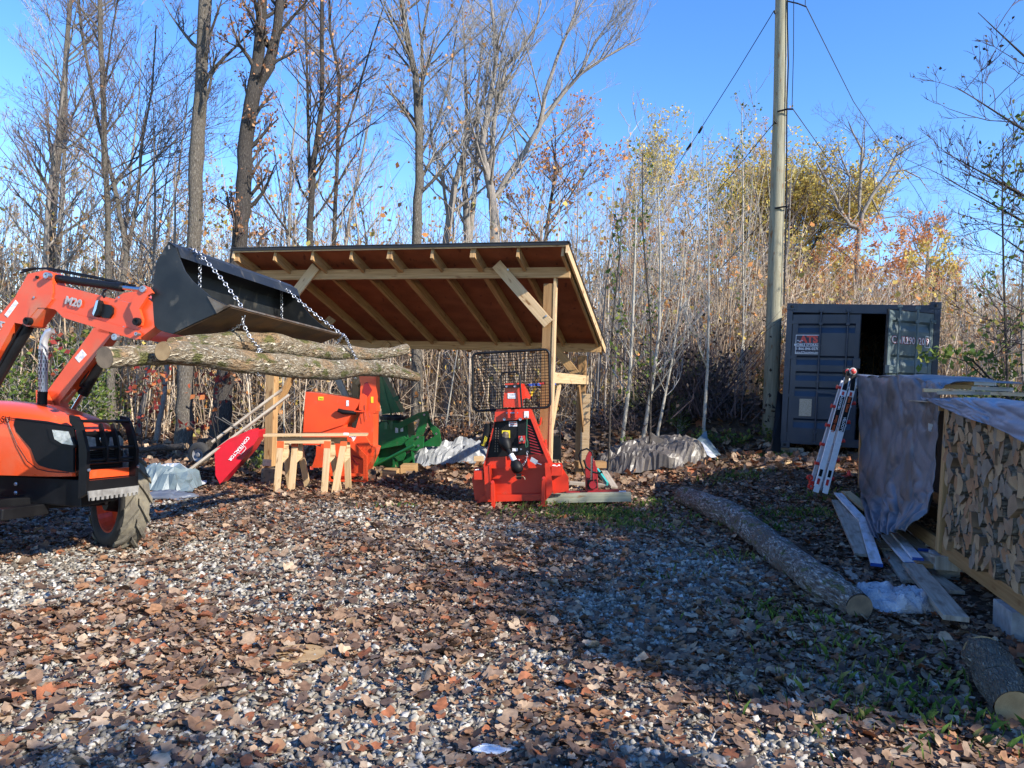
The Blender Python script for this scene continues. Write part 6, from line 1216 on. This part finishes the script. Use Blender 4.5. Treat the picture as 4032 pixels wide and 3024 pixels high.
key('smooth grey tree curving up above the middle of the shed roof', 18, [[(1640, 1650, 44), (1641, 949, 40), (1651, 644, 33), (1647, 475, 30), (1637, 292, 27), (1607, 170, 24), (1580, 0, 20), (1570, -400, 12)], [(1655, 500, 14), (1664, 300, 15), (1661, 160, 12), (1690, 0, 8), (1700, -200, 5)], [(1655, 620, 9), (1720, 480, 9), (1770, 330, 7), (1800, 100, 5)]], 16, bark='bark1', twig='twigG', leafm=MT['lv_orange'], leafp=.07, nb=20, f0=.3, bl=2.3)
key('grey tree forking low above the shed roof with long limbs sweeping right', 19, [[(1950, 1650, 42), (1946, 949, 38), (1939, 780, 34), (1898, 576, 26), (1932, 373, 20), (1959, 203, 15), (1932, 0, 11), (1925, -250, 6)], [(1925, 778, 20), (1946, 475, 18), (1993, 258, 15), (2050, 200, 10), (2115, 90, 8), (2140, -60, 5)], [(1955, 778, 26), (2000, 692, 23), (2068, 597, 21), (2129, 488, 20), (2149, 359, 15), (2203, 203, 13), (2264, 54, 9), (2290, -100, 5)], [(2129, 488, 18), (2217, 370, 15), (2285, 292, 13), (2387, 224, 9), (2522, 150, 5)], [(2285, 292, 9), (2340, 170, 7), (2420, 60, 4)]], 17, bark='bark3', twig='twigG', nb=26, f0=.35, bl=2.0, up=.45)
key('pale multi stemmed tree left of the low forked grey tree', 20, [[(1760, 1650, 34), (1756, 949, 30), (1790, 732, 25), (1824, 610, 18), (1871, 475, 15), (1905, 380, 12), (1930, 200, 8)], [(1770, 880, 16), (1740, 700, 12), (1700, 560, 9), (1690, 400, 6)]], 18, bark='bark3', twig='twigG', nb=18, bl=2.1, up=.4)
key('pale twin stemmed tree rising directly behind the roof centre', 20.5, [[(1850, 1650, 40), (1844, 949, 34), (1824, 678, 20), (1838, 450, 14), (1830, 200, 9), (1820, 20, 5)], [(1850, 949, 24), (1880, 640, 18), (1878, 400, 12), (1900, 150, 7)]], 19, bark='bark3', twig='twigG', nb=20, bl=2.0, up=.4)
key('lone bare crooked tree against the sky right of the utility pole', 27, [[(3362, 1500, 24), (3366, 1200, 22), (3377, 970, 20), (3385, 900, 19), (3345, 887, 14), (3311, 832, 13), (3283, 762, 12), (3214, 638, 7)], [(3380, 950, 17), (3394, 845, 15), (3429, 776, 13), (3498, 679, 11), (3540, 589, 8), (3600, 555, 4)], [(3385, 860, 12), (3383, 811, 12), (3390, 658, 11), (3394, 589, 9), (3359, 527, 6), (3340, 480, 3)], [(3340, 880, 9), (3346, 700, 8), (3320, 640, 6), (3300, 580, 3)], [(3429, 776, 8), (3470, 860, 6), (3540, 850, 4), (3580, 860, 3)], [(3498, 679, 8), (3560, 670, 6), (3620, 700, 4), (3660, 760, 2)], [(3401, 901, 10), (3460, 840, 8), (3500, 730, 6), (3545, 660, 4)]], 20, bark='bark3', twig='twig', nb=12, f0=.5, bl=1.7, up=.1, spread=.8, dens=1.)
key('small maple with orange leaves right of the shed roof', 21, [[(2150, 1600, 20), (2130, 1100, 17), (2160, 850, 14), (2190, 650, 10), (2170, 540, 5)], [(2140, 900, 9), (2240, 780, 7), (2330, 640, 4)], [(2130, 950, 9), (2060, 860, 6), (2010, 760, 3)]], 21, bark='bark2', leafm=MT['lv_orange'], leafp=.3, ls=.055, nb=22, f0=.3, bl=1.9)
key('tall yellow leaved tree directly behind the utility pole', 30, [[(3100, 1500, 26), (3110, 1200, 22), (3100, 1000, 16), (3080, 840, 8)], [(3110, 1150, 12), (3200, 980, 8), (3240, 880, 4)], [(3100, 1150, 12), (3000, 1000, 8), (2960, 850, 4)]], 22, bark='bark2', leafm=MT['lv_yellow'], leafp=.5, ls=.07, nb=36, f0=.2, bl=4.1)
key('yellow leaved tree above the container, left of the lone bare tree', 32, [[(3200, 1500, 22), (3190, 1200, 18), (3190, 880, 8)], [(3190, 1100, 9), (3230, 960, 6), (3240, 850, 4)]], 23, bark='bark2', leafm=MT['lv_yellow'], leafp=.5, ls=.07, nb=28, f0=.2, bl=3.2)
key('bright yellow young tree just above the open container door', 24, [[(3690, 1600, 14), (3685, 1250, 10), (3660, 1020, 4)]], 24, bark='bark2', leafm=MT['lv_yellow'], leafp=1., ls=.07, nb=26, f0=.25, bl=1.3)
key('pale yellow topped tree in the gap between shed and utility pole', 28, [[(2480, 1500, 18), (2490, 1000, 14), (2500, 640, 5)], [(2490, 1000, 8), (2590, 800, 6), (2620, 650, 3)]], 25, bark='bark3', twig='twigG', leafm=MT['lv_yellow'], leafp=.35, ls=.06, nb=30, f0=.3, bl=2.6, up=.6)
key('bare rounded tree low on the skyline between yellow tree and right edge', 34, [[(3640, 1500, 16), (3650, 1050, 14), (3660, 900, 6)]], 26, bark='bark3', nb=26, f0=.45, bl=2.4, up=.4)
for k, (pts, lab) in enumerate((([(2450, 1745, 16), (2478, 1500, 14), (2490, 1300, 12), (2500, 1000, 8), (2505, 780, 4)], 'pale grey sapling growing just right of the shed beside the tarp'), ([(2530, 1735, 17), (2570, 1500, 15), (2595, 1300, 12), (2600, 1000, 8), (2590, 740, 4)], 'leaning pale sapling rising from behind the brown tarp'), ([(2770, 1690, 14), (2785, 1450, 12), (2790, 1200, 9), (2790, 900, 6), (2780, 620, 3)], 'slim pale sapling left of the utility pole above the slate tarp'), ([(2590, 1700, 12), (2640, 1450, 9), (2680, 1200, 6), (2700, 1000, 3)], 'thin bent sapling leaning right above the brown tarp'))):
    ss = [px_stem(pts, 14.6)]; b = ss[0][0][0]; make_tree(lab, 'tree', (b.x, b.y, gzf(b.x, b.y)), ss, 40+k, bark='pale', twig='twigG', leafm=MT['lv_green'], leafp=.12, ls=.035, nb=14, f0=.35, bl=1.1, up=.7, name='sapling', n=7)
key('thin poplar sapling dotted with dark green leaves right of the roof', 14, [[(2560, 1700, 9), (2563, 1300, 7), (2530, 900, 6), (2530, 600, 3)]], 48, bark='twigD' if 0 else 'bark2', leafm=MT['lv_green'], leafp=.4, ls=.045, nb=22, f0=.3, bl=.45, up=.8, name='sapling', n=6)
key('thin poplar sapling with green leaves hugging the right roof edge', 13, [[(2400, 1700, 9), (2410, 1300, 8), (2440, 1000, 6), (2425, 850, 3)]], 49, bark='bark2', leafm=MT['lv_green'], leafp=.6, ls=.05, nb=20, f0=.3, bl=.45, up=.8, name='sapling', n=6)
key('leafy topped poplar sapling left of the utility pole', 18, [[(2930, 1650, 10), (2925, 1200, 8), (2925, 700, 5), (2920, 420, 3)]], 50, bark='pale', twig='twigG', leafm=MT['lv_green'], leafp=.3, ls=.045, nb=20, f0=.3, bl=.8, up=.9, name='sapling', n=6)
# near trees at the right edge reaching into the picture
def right_tree(base, seed, H, label, tgt, lm, lp, ls):
    b = Vector(base); b.z = gzf(b.x, b.y); st = [([b, b+Vector((.1, 0, H*.3)), b+Vector((-.05, .1, H*.65)), b+Vector((.1, .1, H))], [.11, .09, .06, .015])]
    for (h, px, py, Y) in tgt: q = P(px, py, Y); a = b+Vector((0, 0, h)); m = a.lerp(q, .5)+Vector((0, 0, -.15)); st.append(([a, m, q], [.035, .022, .004]))
    make_tree(label, 'tree', b, st, seed, bark='bark2', twig='twigD', leafm=lm, leafp=lp, ls=ls, nb=12, f0=.3, bl=1.6, up=.35, name='bare_tree', n=8)
right_tree((8.9, 11.2, 0), 60, 9, 'dark twigged tree reaching in from the right edge high above the rack', [(5.2, 3850, 50, 10.5), (4.6, 3760, 340, 10.8), (3.8, 3700, 590, 11), (3.4, 3720, 700, 11)], MT['lv_dark'], .16, .035)
right_tree((9.6, 12.6, 0), 61, 7, 'leafy tipped tree filling the right edge above the woodpile', [(3.6, 3880, 650, 11.5), (3.0, 3900, 900, 11.5), (2.4, 3850, 1250, 11.5), (2.6, 3860, 1420, 10)], MT['lv_mix'], .2, .045)
key('thin sapling with yellow green leaves near the right edge', 11, [[(3970, 1620, 10), (3955, 1200, 8), (3945, 800, 6), (3950, 560, 3)]], 62, bark='bark2', twig='twigD', leafm=MT['lv_green'], leafp=.35, ls=.045, nb=20, f0=.2, bl=.8, up=.5, name='sapling', n=6)
b0 = P(3900, 1600, 9.3); st = [([P(4150, 1700, 9.6), P(3960, 1560, 9.4), P(3850, 1440, 9.2), P(3790, 1390, 9.1)], [.02, .016, .01, .004]), ([P(3960, 1560, 9.4), P(3800, 1420, 9.2), P(3680, 1395, 9.1)], [.01, .008, .003])]
tb = TB(70)
for pts, rad in st: tb.limb(pts, rad, 6)
for k in range(90): q = random.choice([P(3700, 1400, 9.1), P(3740, 1390, 9.1), P(3790, 1385, 9.1), P(3660, 1410, 9.1), P(3840, 1430, 9.2)])+Vector((random.gauss(0, .1), random.gauss(0, .1), random.gauss(0, .06))); tb.leaf.append((q, .05*random.uniform(.7, 1.3)))
o = thing('leafy_branch_shrub', P(4150, 1900, 9.6), 'shrub branch with yellow green leaves in front of the open container door', 'shrub'); bb = tb.wood.build('branch', MT['bark2'], o, smooth=True); leaves_mesh(tb.leaf, 'leaves', MT['lv_green'], o, off=o.location)
# ---- generic trees: a few kinds built once, then copied
def proto(seed, H, r, kind, leafm, leafp, nstem=1, **k):
    R = random.Random(seed); st = []
    for s in range(nstem):
        lean = Vector((R.gauss(0, .05), R.gauss(0, .05), 1)); p = Vector((R.gauss(0, .1)*s, R.gauss(0, .1)*s, -.1)); pts = [p]; rad = [r*(1-.25*s)]
        for i in range(6): lean = (lean+Vector((R.gauss(0, .05), R.gauss(0, .05), .05))).normalized(); p = p+lean*(H/6); pts.append(p); rad.append(r*(1-.25*s)*(1-(i+1)/6.4))
        st.append((pts, rad))
    return make_tree(*kind[:2], (0, 0, 0), st, seed, leafm=leafm, leafp=leafp, **k)
def kids(o): return [c for c in bpy.data.objects if c.parent == o]
_k = {}
def copy_tree(o, loc, rz, sc, par=None):
    c = o.copy(); COL.objects.link(c)
    if par: c.parent = par
    else: c.location = loc; c.rotation_euler = (0, 0, rz); c.scale = (sc, sc, sc)
    if o not in _k: _k[o] = kids(o)
    for ch_ in _k[o]: copy_tree(ch_, None, 0, 1, c)
    return c
GT = 'bare forest trees behind the shed'; GS = 'thin saplings in the thicket'
ptall = [proto(100+i, 12+i*.8, .11+.01*i, ('bare grey forest tree with fine twigs standing behind the shed', 'tree'), None, 0, nb=20, f0=.3, bl=2.6, up=.45, bark='bark1' if i % 2 else 'bark3', twig='twig' if i % 2 else 'twigG', n=7, group=GT) for i in range(4)]
pbr = [proto(120+i, 9+i, .08, ('twiggy forest tree speckled with small dry brown leaves', 'tree'), MT['lv_brown'], .22, nb=16, f0=.25, bl=2.4, up=.35, twig='twig', bark='bark3', ls=.035, n=6, dens=.75, group='twiggy trees with a few dry leaves') for i in range(3)]
psap = [proto(140+i, 5+i*.8, .019, ('thin pale bare sapling in the thicket behind the yard', 'tree'), MT['lv_mix'], .08, nstem=1+i % 2, nb=11, f0=.25, bl=.9, up=.8, bark='pale' if i != 1 else 'bark3', twig='twigG', ls=.035, n=5, group=GS, name='sapling', dens=.7) for i in range(4)]
pcol = [proto(160+i, 7+i*2, .06, (('young forest tree still holding orange leaves', 'young forest tree still holding yellow leaves', 'young forest tree with thin mixed autumn leaves')[i], 'tree'), (MT['lv_orange'], MT['lv_yellow'], MT['lv_mix'])[i], (1., .8, .4)[i], nb=20, f0=.15, bl=1.9, up=.45, bark='bark3', twig='twigG', ls=.06, n=6, group=('orange leaved young trees', 'yellow leaved young trees', 'mixed leaved young trees')[i], name='young_tree') for i in range(3)]
pbush = [proto(180+i, 1.6, .02, ('low green leafed shrub on the forest edge', 'shrub'), MT['lv_green'], 1., nstem=3, nb=14, f0=.05, bl=.6, up=.3, bark='bark3', twig='twigG', ls=.05, n=5, group='low green shrubs on the forest edge', name='shrub') for i in range(1)]
R0 = random.Random(5)
def put(protos, n, fx, smin, smax):
    for i in range(n):
        x, y = fx(R0); pr = protos[i % len(protos)]; s = R0.uniform(smin, smax); l = Vector((x, y, gzf(x, y)-.03))
        if i < len(protos) and not pr.get('used'): pr['used'] = 1; pr.location = l; pr.rotation_euler = (0, 0, R0.uniform(0, 6.28)); pr.scale = (s, s, s)
        else: copy_tree(pr, l, R0.uniform(0, 6.28), s)
def inview(x0, x1, y0, y1):
    "photo columns x0..x1 at distance y0..y1"
    def f(R): Y = R.uniform(y0, y1); return uv_(R.uniform(x0, x1), 1500)[0]*Y, Y
    return f
def inviewp(px0, px1, y0, y1): return inview(px0, px1, y0, y1)
put(ptall, 8, inviewp(-300, 1900, 18, 34), .8, 1.15); put(ptall, 8, inviewp(-400, 2000, 34, 50), .7, .85)
put(ptall, 8, inviewp(2050, 2600, 30, 45), .55, .75); pass
put(pbr, 10, inviewp(-300, 700, 16.5, 26), .8, 1.15); put(pbr, 8, inviewp(700, 2300, 20, 32), .6, .95); put(pbr, 8, inviewp(2700, 3100, 22, 34), .7, .95); put(pbr, 5, inviewp(3930, 4500, 15, 22), .5, .7)
put(psap, 46, inviewp(-200, 2300, 16.5, 27), .8, 1.25); put(psap, 46, inviewp(2300, 3080, 16.8, 27), .8, 1.3); put(psap, 14, inviewp(3780, 4200, 15.5, 22), .6, .8)
put(pcol[:1], 24, inviewp(3100, 3800, 24, 40), .62, .9); put(pcol[:1], 9, inviewp(2000, 3050, 22, 40), .5, .85); put(pcol[:1], 4, inviewp(1100, 1700, 20, 30), .5, .75); put(pcol[1:2], 5, inviewp(2500, 3100, 32, 46), .6, .85); put(pcol[2:], 14, inviewp(2000, 3900, 24, 42), .55, .8); put(pcol[2:], 8, inviewp(-200, 900, 20, 34), .5, .7)
put(pbush, 10, inviewp(0, 500, 16, 22), .7, 1.5); put(pbush, 5, inviewp(2450, 3030, 15.2, 18), .4, .7); put(pbush, 5, inviewp(3850, 4100, 13, 16), .7, 1.1)
bpy.context.view_layer.update()
# ---- far wood: uncountable mass of thin stems and the last leaves
def thicket():
    n = 6200; tw = []; lv = []; R = random.Random(77)
    for i in range(n):
        Y = R.uniform(20, 70) if R.random() < .8 else R.uniform(17.5, 24); x = uv_(R.uniform(-350, 4400), 1500)[0]*Y; z = gzf(x, Y); H = R.uniform(3.0, 8.0)*(1.15 if Y > 35 else .9); r = R.uniform(.008, .026)*(1+.014*Y)
        if x/Y > .36: H = min(H, R.uniform(.10, .16)*Y+1.2)
        elif x/Y > .3: H = min(H, R.uniform(.13, .22)*Y+1.2)
        lx, ly = R.gauss(0, .11), R.gauss(0, .1); p = Vector((x, Y, z-.1)); pts = [p, p+Vector((lx*H*.4, ly*H*.4, H*.45)), p+Vector((lx*H+R.gauss(0, .15), ly*H, H))]; tw.append((pts, [r, r*.75, r*.15]))
        for k in range(9):
            f = R.uniform(.15, .95); b = pts[0].lerp(pts[2], f); a = R.uniform(0, 6.28); L = R.uniform(.5, 1.5); tw.append(([b, b+Vector((math.cos(a)*L*.6, math.sin(a)*L*.6, L*R.uniform(.1, 1)))], [.006+.0001*Y, .003]))
        if R.random() < .75:
            for k in range(R.randint(4, 18)): lv.append((p+Vector((R.gauss(0, .5), R.gauss(0, .5), H*R.uniform(.05, 1.))), R.uniform(.05, .11)))
    for i in range(5200):
        Y = R.uniform(17, 30); x = uv_(R.uniform(-350, 4400), 1500)[0]*Y; b = Vector((x, Y, gzf(x, Y)+R.uniform(0, 1.6)*R.random())); d = Vector((R.gauss(0, 1), R.gauss(0, .5), R.uniform(-.1, 1.4))).normalized()*R.uniform(.5, 1.8); tw.append(([b, b+d*.55+Z_*.08, b+d], [R.uniform(.004, .011), .006, .003]))
    m = Mrand('thicket_stems', [(.56, .45, .32), (.46, .35, .24), (.62, .52, .4), (.34, .25, .17), (.5, .37, .25), (.27, .2, .14), (.56, .45, .34)], noise=.2, sc=1)
    o = twigs_mesh(tw, 'far_wood', m, None); tag(o, 'dense far-off thicket of thin pale bare stems', 'woodland', kind='stuff')
    o = leaves_mesh(lv, 'far_leaves', MT['lv_mix'], None); tag(o, 'last scattered autumn leaves of the far thicket', 'foliage', kind='stuff')
thicket()
# understory leaves low at the left and brush
def understory():
    lv = []; R = random.Random(9)
    for c in range(150):
        Y = R.uniform(19, 32); px = R.choice([R.uniform(-100, 700)]*3+[R.uniform(600, 1000), R.uniform(2350, 3050), R.uniform(3780, 4150)]); x = uv_(px, 1500)[0]*Y; z0 = gzf(x, Y)+R.uniform(.3, 2.2)
        for k in range(45): lv.append((Vector((x+R.gauss(0, .6), Y+R.gauss(0, .6), z0+R.gauss(0, .35))), R.uniform(.04, .08)))
    m = Mrand('understory_foliage', [(.3, .3, .07), (.22, .25, .06), (.36, .33, .1), (.18, .2, .05), (.34, .2, .06)], tr=.4, noise=.2)
    tag(leaves_mesh(lv, 'undergrowth', m, None), 'yellow green undergrowth leaves low in the wood', 'undergrowth', kind='stuff')
understory()
def brush(name, label, cx, w, h, Y, seed, n=420, nl=2600, lm='lv_dark', tm='twigD', tilt=.5):
    R = random.Random(seed); c = P(cx, 1700, Y); c.z = gzf(c.x, c.y); tw = []; lv = []
    for i in range(n):
        x = R.gauss(0, w*.27); b = Vector((c.x+x, c.y+R.gauss(0, .5), c.z-.05+R.random()*.1)); hh = h*math.exp(-(x/(w*.33))**2)*R.uniform(.4, 1.05); d = Vector((R.gauss(0, tilt)+x*.2, R.gauss(0, .3), 1))*hh; tw.append(([b, b+d*.5+Vector((R.gauss(0, .1), 0, 0)), b+d], [.012, .008, .003]))
        if R.random() < .8:
            for k in range(int(nl/n)): f = R.random(); q = b+d*f; lv.append((q+Vector((R.gauss(0, .09), R.gauss(0, .09), R.gauss(0, .09))), R.uniform(.03, .065)))
    o = thing(name, c, label, 'brush pile'); twigs_mesh(tw, 'branches', MT[tm], o, off=c); leaves_mesh(lv, 'dead_leaves', MT[lm], o, off=c); return o
brush('brush_pile', 'tall dark heap of cut branches with blackened leaves on the bank', 2720, 2.1, 2.3, 15.9, 3, n=380, nl=3400)
brush('brush_pile', 'low tangle of dark brush on the bank between shed and tarp', 2420, 1.6, .5, 15.6, 4, n=130, nl=500)
brush('brush_pile', 'low brown brush heap on the bank behind the winch', 1780, 1.6, .6, 16.2, 5, n=220, nl=1500, lm='lv_brown')
for k, (px, py, Y, col, lab) in enumerate(((200, 1480, 13.5, 'lv_red', 'young maple with dark red leaves behind the exhaust stack'), (560, 1600, 15, 'lv_red', 'low maple shoot with red brown leaves left of the tall stump'), (860, 1620, 13, 'lv_red', 'small maple shoot with large dark leaves by the tall stump'))):
    b = P(px, 1750, Y); b.z = gzf(b.x, b.y); t = P(px, py-160, Y); make_tree(lab, 'shrub', b, [([b, b.lerp(t, .5), t], [.012, .009, .004])], 80+k, bark='bark2', twig='twigD', leafm=MT[col], leafp=.45, ls=.07, nb=10, f0=.2, bl=.75, up=.3, name='maple_shoot', n=5, dens=.7)
for k, (px, py) in enumerate(((2500, 1700), (2720, 1690), (2820, 1690), (1000, 1850), (2910, 1640), (3050, 1610))):
    b = G(px, py+10) if py > 1700 else P(px, py, 14.6); b.z = gzf(b.x, b.y); R = random.Random(k); tw = []; lv = []
    for i in range(16): a = R.uniform(0, 6.28); L = R.uniform(.15, .4); q = b+Vector((math.cos(a)*L*.8, math.sin(a)*L*.8, L)); tw.append(([b, q], [.005, .002])); lv += [(b.lerp(q, R.uniform(.4, 1.1))+Vector((R.gauss(0, .04), R.gauss(0, .04), R.gauss(0, .03))), R.uniform(.03, .05)) for _ in range(6)]
    o = thing('seedling', b, ('green leafy seedling right of the shed post', 'green leafy seedling above the slate tarp', 'broad leaved green seedling right of the slate tarp', 'small green plant beside the wheelbarrow', 'green plant at the foot of the bank near the utility pole', 'bright green plant at the container corner')[k], 'plant'); twigs_mesh(tw, 'stems', MT['twig'], o, off=b); leaves_mesh(lv, 'leaves', MT['lv_green'], o, off=b)

# ================================================================ utility pole and cables
pb = P(3032, 1640, 15.4); pt = P(3078, -420, 15.4); up_ = thing('utility_pole', (pb.x, pb.y, gzf(pb.x, pb.y)), 'tall weathered wooden utility pole left of the container', 'utility pole')
MB().tube([pb-Z_*.6, P(3050, 1150, 15.4), P(3070, 400, 15.4), P(3076, 0, 15.4), pt], [.155, .15, .125, .115, .1], 20).build('pole', MT['pole'], up_, smooth=True)
W_ = MT['black']
def hw(px, py, dx=.0): return P(px, py, 15.25)
MB().tube([P(3098, -300, 15.3), P(3100, 100, 15.28), P(3104, 250, 15.28), P(3098, 400, 15.28), P(3096, 820, 15.27), P(3086, 1200, 15.25)], .014, 6).build('conduit', W_, up_)
MB().tube([P(3126, -300, 15.2), P(3124, 200, 15.2), P(3118, 425, 15.2)], .008, 5).tube([P(3171, -200, 15.2), P(3170, 22, 15.2)], .008, 5).build('drop_wire', W_, up_)
cb = MB(); cb.tube([P(3098, 5, 15.3), P(3140, 14, 15.2), P(3174, 27, 15.2)], .014, 6).tube([P(3060, 440, 15.25), P(3100, 430, 15.2), P(3122, 430, 15.2)], .018, 6).tube([P(3050, 820, 15.25), P(3100, 812, 15.2)], .018, 6).tube([P(3048, 42, 15.3), P(3052, 55, 15.3)], .02, 6).tube([P(3048, 478, 15.3), P(3056, 486, 15.3)], .02, 6); cb.build('bracket', W_, up_)
def wire(name, pts, r, lab, cat='cable'):
    o = one(MB().tube(pts, r, 5), name, W_, lab, cat, base=pts[0]); return o
wire('guy_wire', [P(3048, 42, 15.3), P(2900, 285, 17), P(2764, 500, 18.5), P(2700, 600, 19.5), P(2625, 720, 21), P(2450, 1000, 24)], .009, 'long guy wire running down left from the pole top')
o = MB().tube([P(2764, 500, 18.4), P(2752, 522, 18.6)], .035, 6).tube([P(2722, 565, 19.2), P(2705, 590, 19.4)], .035, 6); one(o, 'turnbuckle', W_, 'pair of dark insulators on the upper left guy wire', 'insulator')
wire('guy_wire', [P(3050, 482, 15.3), P(2960, 590, 16.5), P(2870, 700, 17.6), P(2700, 900, 20)], .009, 'middle guy wire slanting down left from the pole'); wire('guy_wire', [P(3048, 825, 15.3), P(2950, 930, 17), P(2800, 1100, 19)], .009, 'lowest guy wire slanting down left from the pole')
wire('cable', [P(3174, 27, 15.2), P(3270, 220, 18), P(3360, 400, 21), P(3440, 520, 24), P(3600, 740, 30), P(3750, 1000, 36), P(3900, 1200, 42)], .010, 'uppermost cable falling away to the right of the pole'); wire('cable', [P(3122, 430, 15.2), P(3200, 540, 18), P(3330, 730, 23), P(3480, 960, 30), P(3620, 1130, 37)], .010, 'middle cable falling away to the right of the pole'); wire('cable', [P(3100, 815, 15.2), P(3200, 900, 18), P(3340, 1010, 22), P(3500, 1150, 28)], .012, 'lowest thick cable falling away to the right of the pole')

# ================================================================ unseen roof and trees, added outside the frame to shade the yard
hs_ = thing('shade_roof', (11, 0, 0), 'unseen roof on tall posts, added outside the frame at right to shade the yard', 'shade roof')
Ch = Vector((1.25+1.34*5.6, 4.3-1.005*5.6, 0)); ha = math.radians(10.5); HR = Vector((math.cos(ha), -math.sin(ha), 0)); HD = Vector((math.sin(ha), math.cos(ha), 0))  # invented roof, its corner set by where the yard shadow should end
def HB(a, b, z): return Ch+HR*a+HD*b+Z_*z
MB().beam(HB(4, 0, 5.55), HB(4, 8.4, 5.55), 8.0, .12, Z_).build('roof', MT['shingle'], hs_)
for a in (.2, 4, 7.8):
    for b in (.2, 4.2, 8.2): MB().beam(HB(a, b, 0), HB(a, b, 5.5), .18, .18, HD).build('post', MT['lumD'], hs_)
for b in (.2, 4.2, 8.2): MB().beam(HB(.05, b, 5.38), HB(7.95, b, 5.38), .12, .22, Z_).build('roof_beam', MT['lumD'], hs_)
def spruce(x, y, H, W_s, seed, lab, q=1.):
    R = random.Random(seed); b = Vector((x, y, gzf(x, y))); o = thing('added_spruce', b, lab, 'tree'); MB().tube([b, b+Z_*H], [.16, .02], 8).build('trunk', MT['bark2'], o, smooth=True); tw = []; lv = []
    for i in range(int(H*26)):
        z = R.uniform(.6, H*.98); L = W_s*(1-z/H)**.8*R.uniform(.6, 1.1)+.1; a = R.uniform(0, 6.28); d = Vector((math.cos(a), math.sin(a), -.2)); p = b+Z_*z; tw.append(([p, p+d*L], [.015, .004]))
        for k in range(int((5+L*16)*q)): f = R.uniform(.15, 1); lv.append((p+d*(L*f)+Vector((R.gauss(0, .1), R.gauss(0, .1), R.gauss(0, .06))), R.uniform(.06, .12)))
    cw = twigs_mesh(tw, 'crown', MT['twigD'], o, off=b); leaves_mesh(lv, 'needles', MT['needle'], cw, off=b)
MT['needle'] = Mrand('needles', [(.03, .06, .025), (.04, .075, .03), (.025, .05, .02)], noise=.2)
for k, (x, y, H, w, l) in enumerate(((9.9, 10.2, 8.5, 1.9, 'unseen spruce added just outside the right edge beside the rack'), (12.4, 8.6, 9.5, 2.0, 'unseen spruce added outside the right edge, second from the shade roof'), (11.6, 12.2, 8, 1.8, 'unseen spruce added outside the right edge, farthest back'))): spruce(x, y, H, w, 200+k, l, (.35, .8, .8)[k])  # added to shade the container and dapple its open door
# bare trees behind the camera whose shadows band the gravel
def shade_tree(x, y, H, seed, lab, lp=.5, nb=11):
    b = Vector((x, y, gzf(x, y))); make_tree(lab, 'tree', b, [([b, b+Vector((.1, .1, H*.35)), b+Vector((-.1, 0, H*.7)), b+Vector((0, .1, H))], [.17, .14, .09, .02])], seed, bark='bark1', leafm=MT['lv_brown'], leafp=0, ls=.08, nb=nb, f0=.3, bl=2.6, up=.3, dens=.55)
shade_crowns = [(8.0, .45, 5, 1.05), (8.35, 2.3, 5, 1.2), (8.7, 4.2, 5.1, 1.1), (7.9, -.1, 4.9, .6)]  # crowns added to break up the straight edge of the roof shadow
shade_tree(10, -8, 14, 304, 'tall maple behind the camera', .25)
shade_tree(17.5, -6.5, 16, 305, 'tallest maple outside the frame beyond the added shade roof', .2); shade_tree(15.8, -2.2, 14.5, 306, 'tall maple outside the frame behind the added shade roof', .2)
def shade_crown(x, y, z, r, seed, lab):  # unseen leafy crown on a stem, added for the shade it casts
    R = random.Random(seed); b = Vector((x, y, gzf(x, y))); o = thing('added_small_tree', b, lab, 'tree'); MB().tube([b, b+Z_*(z+r*.5)], [.06, .02], 8).build('trunk', MT['bark2'], o, smooth=True); tw = []; lv = []
    for i in range(120):
        d = Vector((R.gauss(0, 1), R.gauss(0, 1), R.gauss(0, .8))).normalized(); q = b+Z_*z; tw.append(([q-Z_*r*.5, q+d*r], [.012, .003]))
        for k in range(26): f = R.uniform(.3, 1.05); lv.append((q+d*(r*f)+Vector((R.gauss(0, .12), R.gauss(0, .12), R.gauss(0, .12))), R.uniform(.05, .08)))
    cw = twigs_mesh(tw, 'crown', MT['twigD'], o, off=b); leaves_mesh(lv, 'leaves', MT['lv_brown'], cw, off=b)
shade_crown(6.2, -1.45, 4, .6, 1, 'small leafy tree added behind the camera for its shadow, nearest the shade roof'); shade_crown(4.6, -1.7, 4.0, .7, 2, 'small leafy tree added behind the camera for its shadow, in the middle'); shade_crown(2.6, -1.4, 3.9, .7, 3, 'small leafy tree added behind the camera for its shadow, at left')  # added to darken the ground along the near edge
for k, (x, y, z, r) in enumerate(shade_crowns): shade_crown(x, y, z, r, 10+k, ('leafy tree added west of the shade roof to roughen its shadow, second from the front', 'leafy tree added west of the shade roof to roughen its shadow, third from the front', 'leafy tree added west of the shade roof to roughen its shadow, farthest back', 'leafy tree added at the front corner of the shade roof to roughen its shadow')[k])
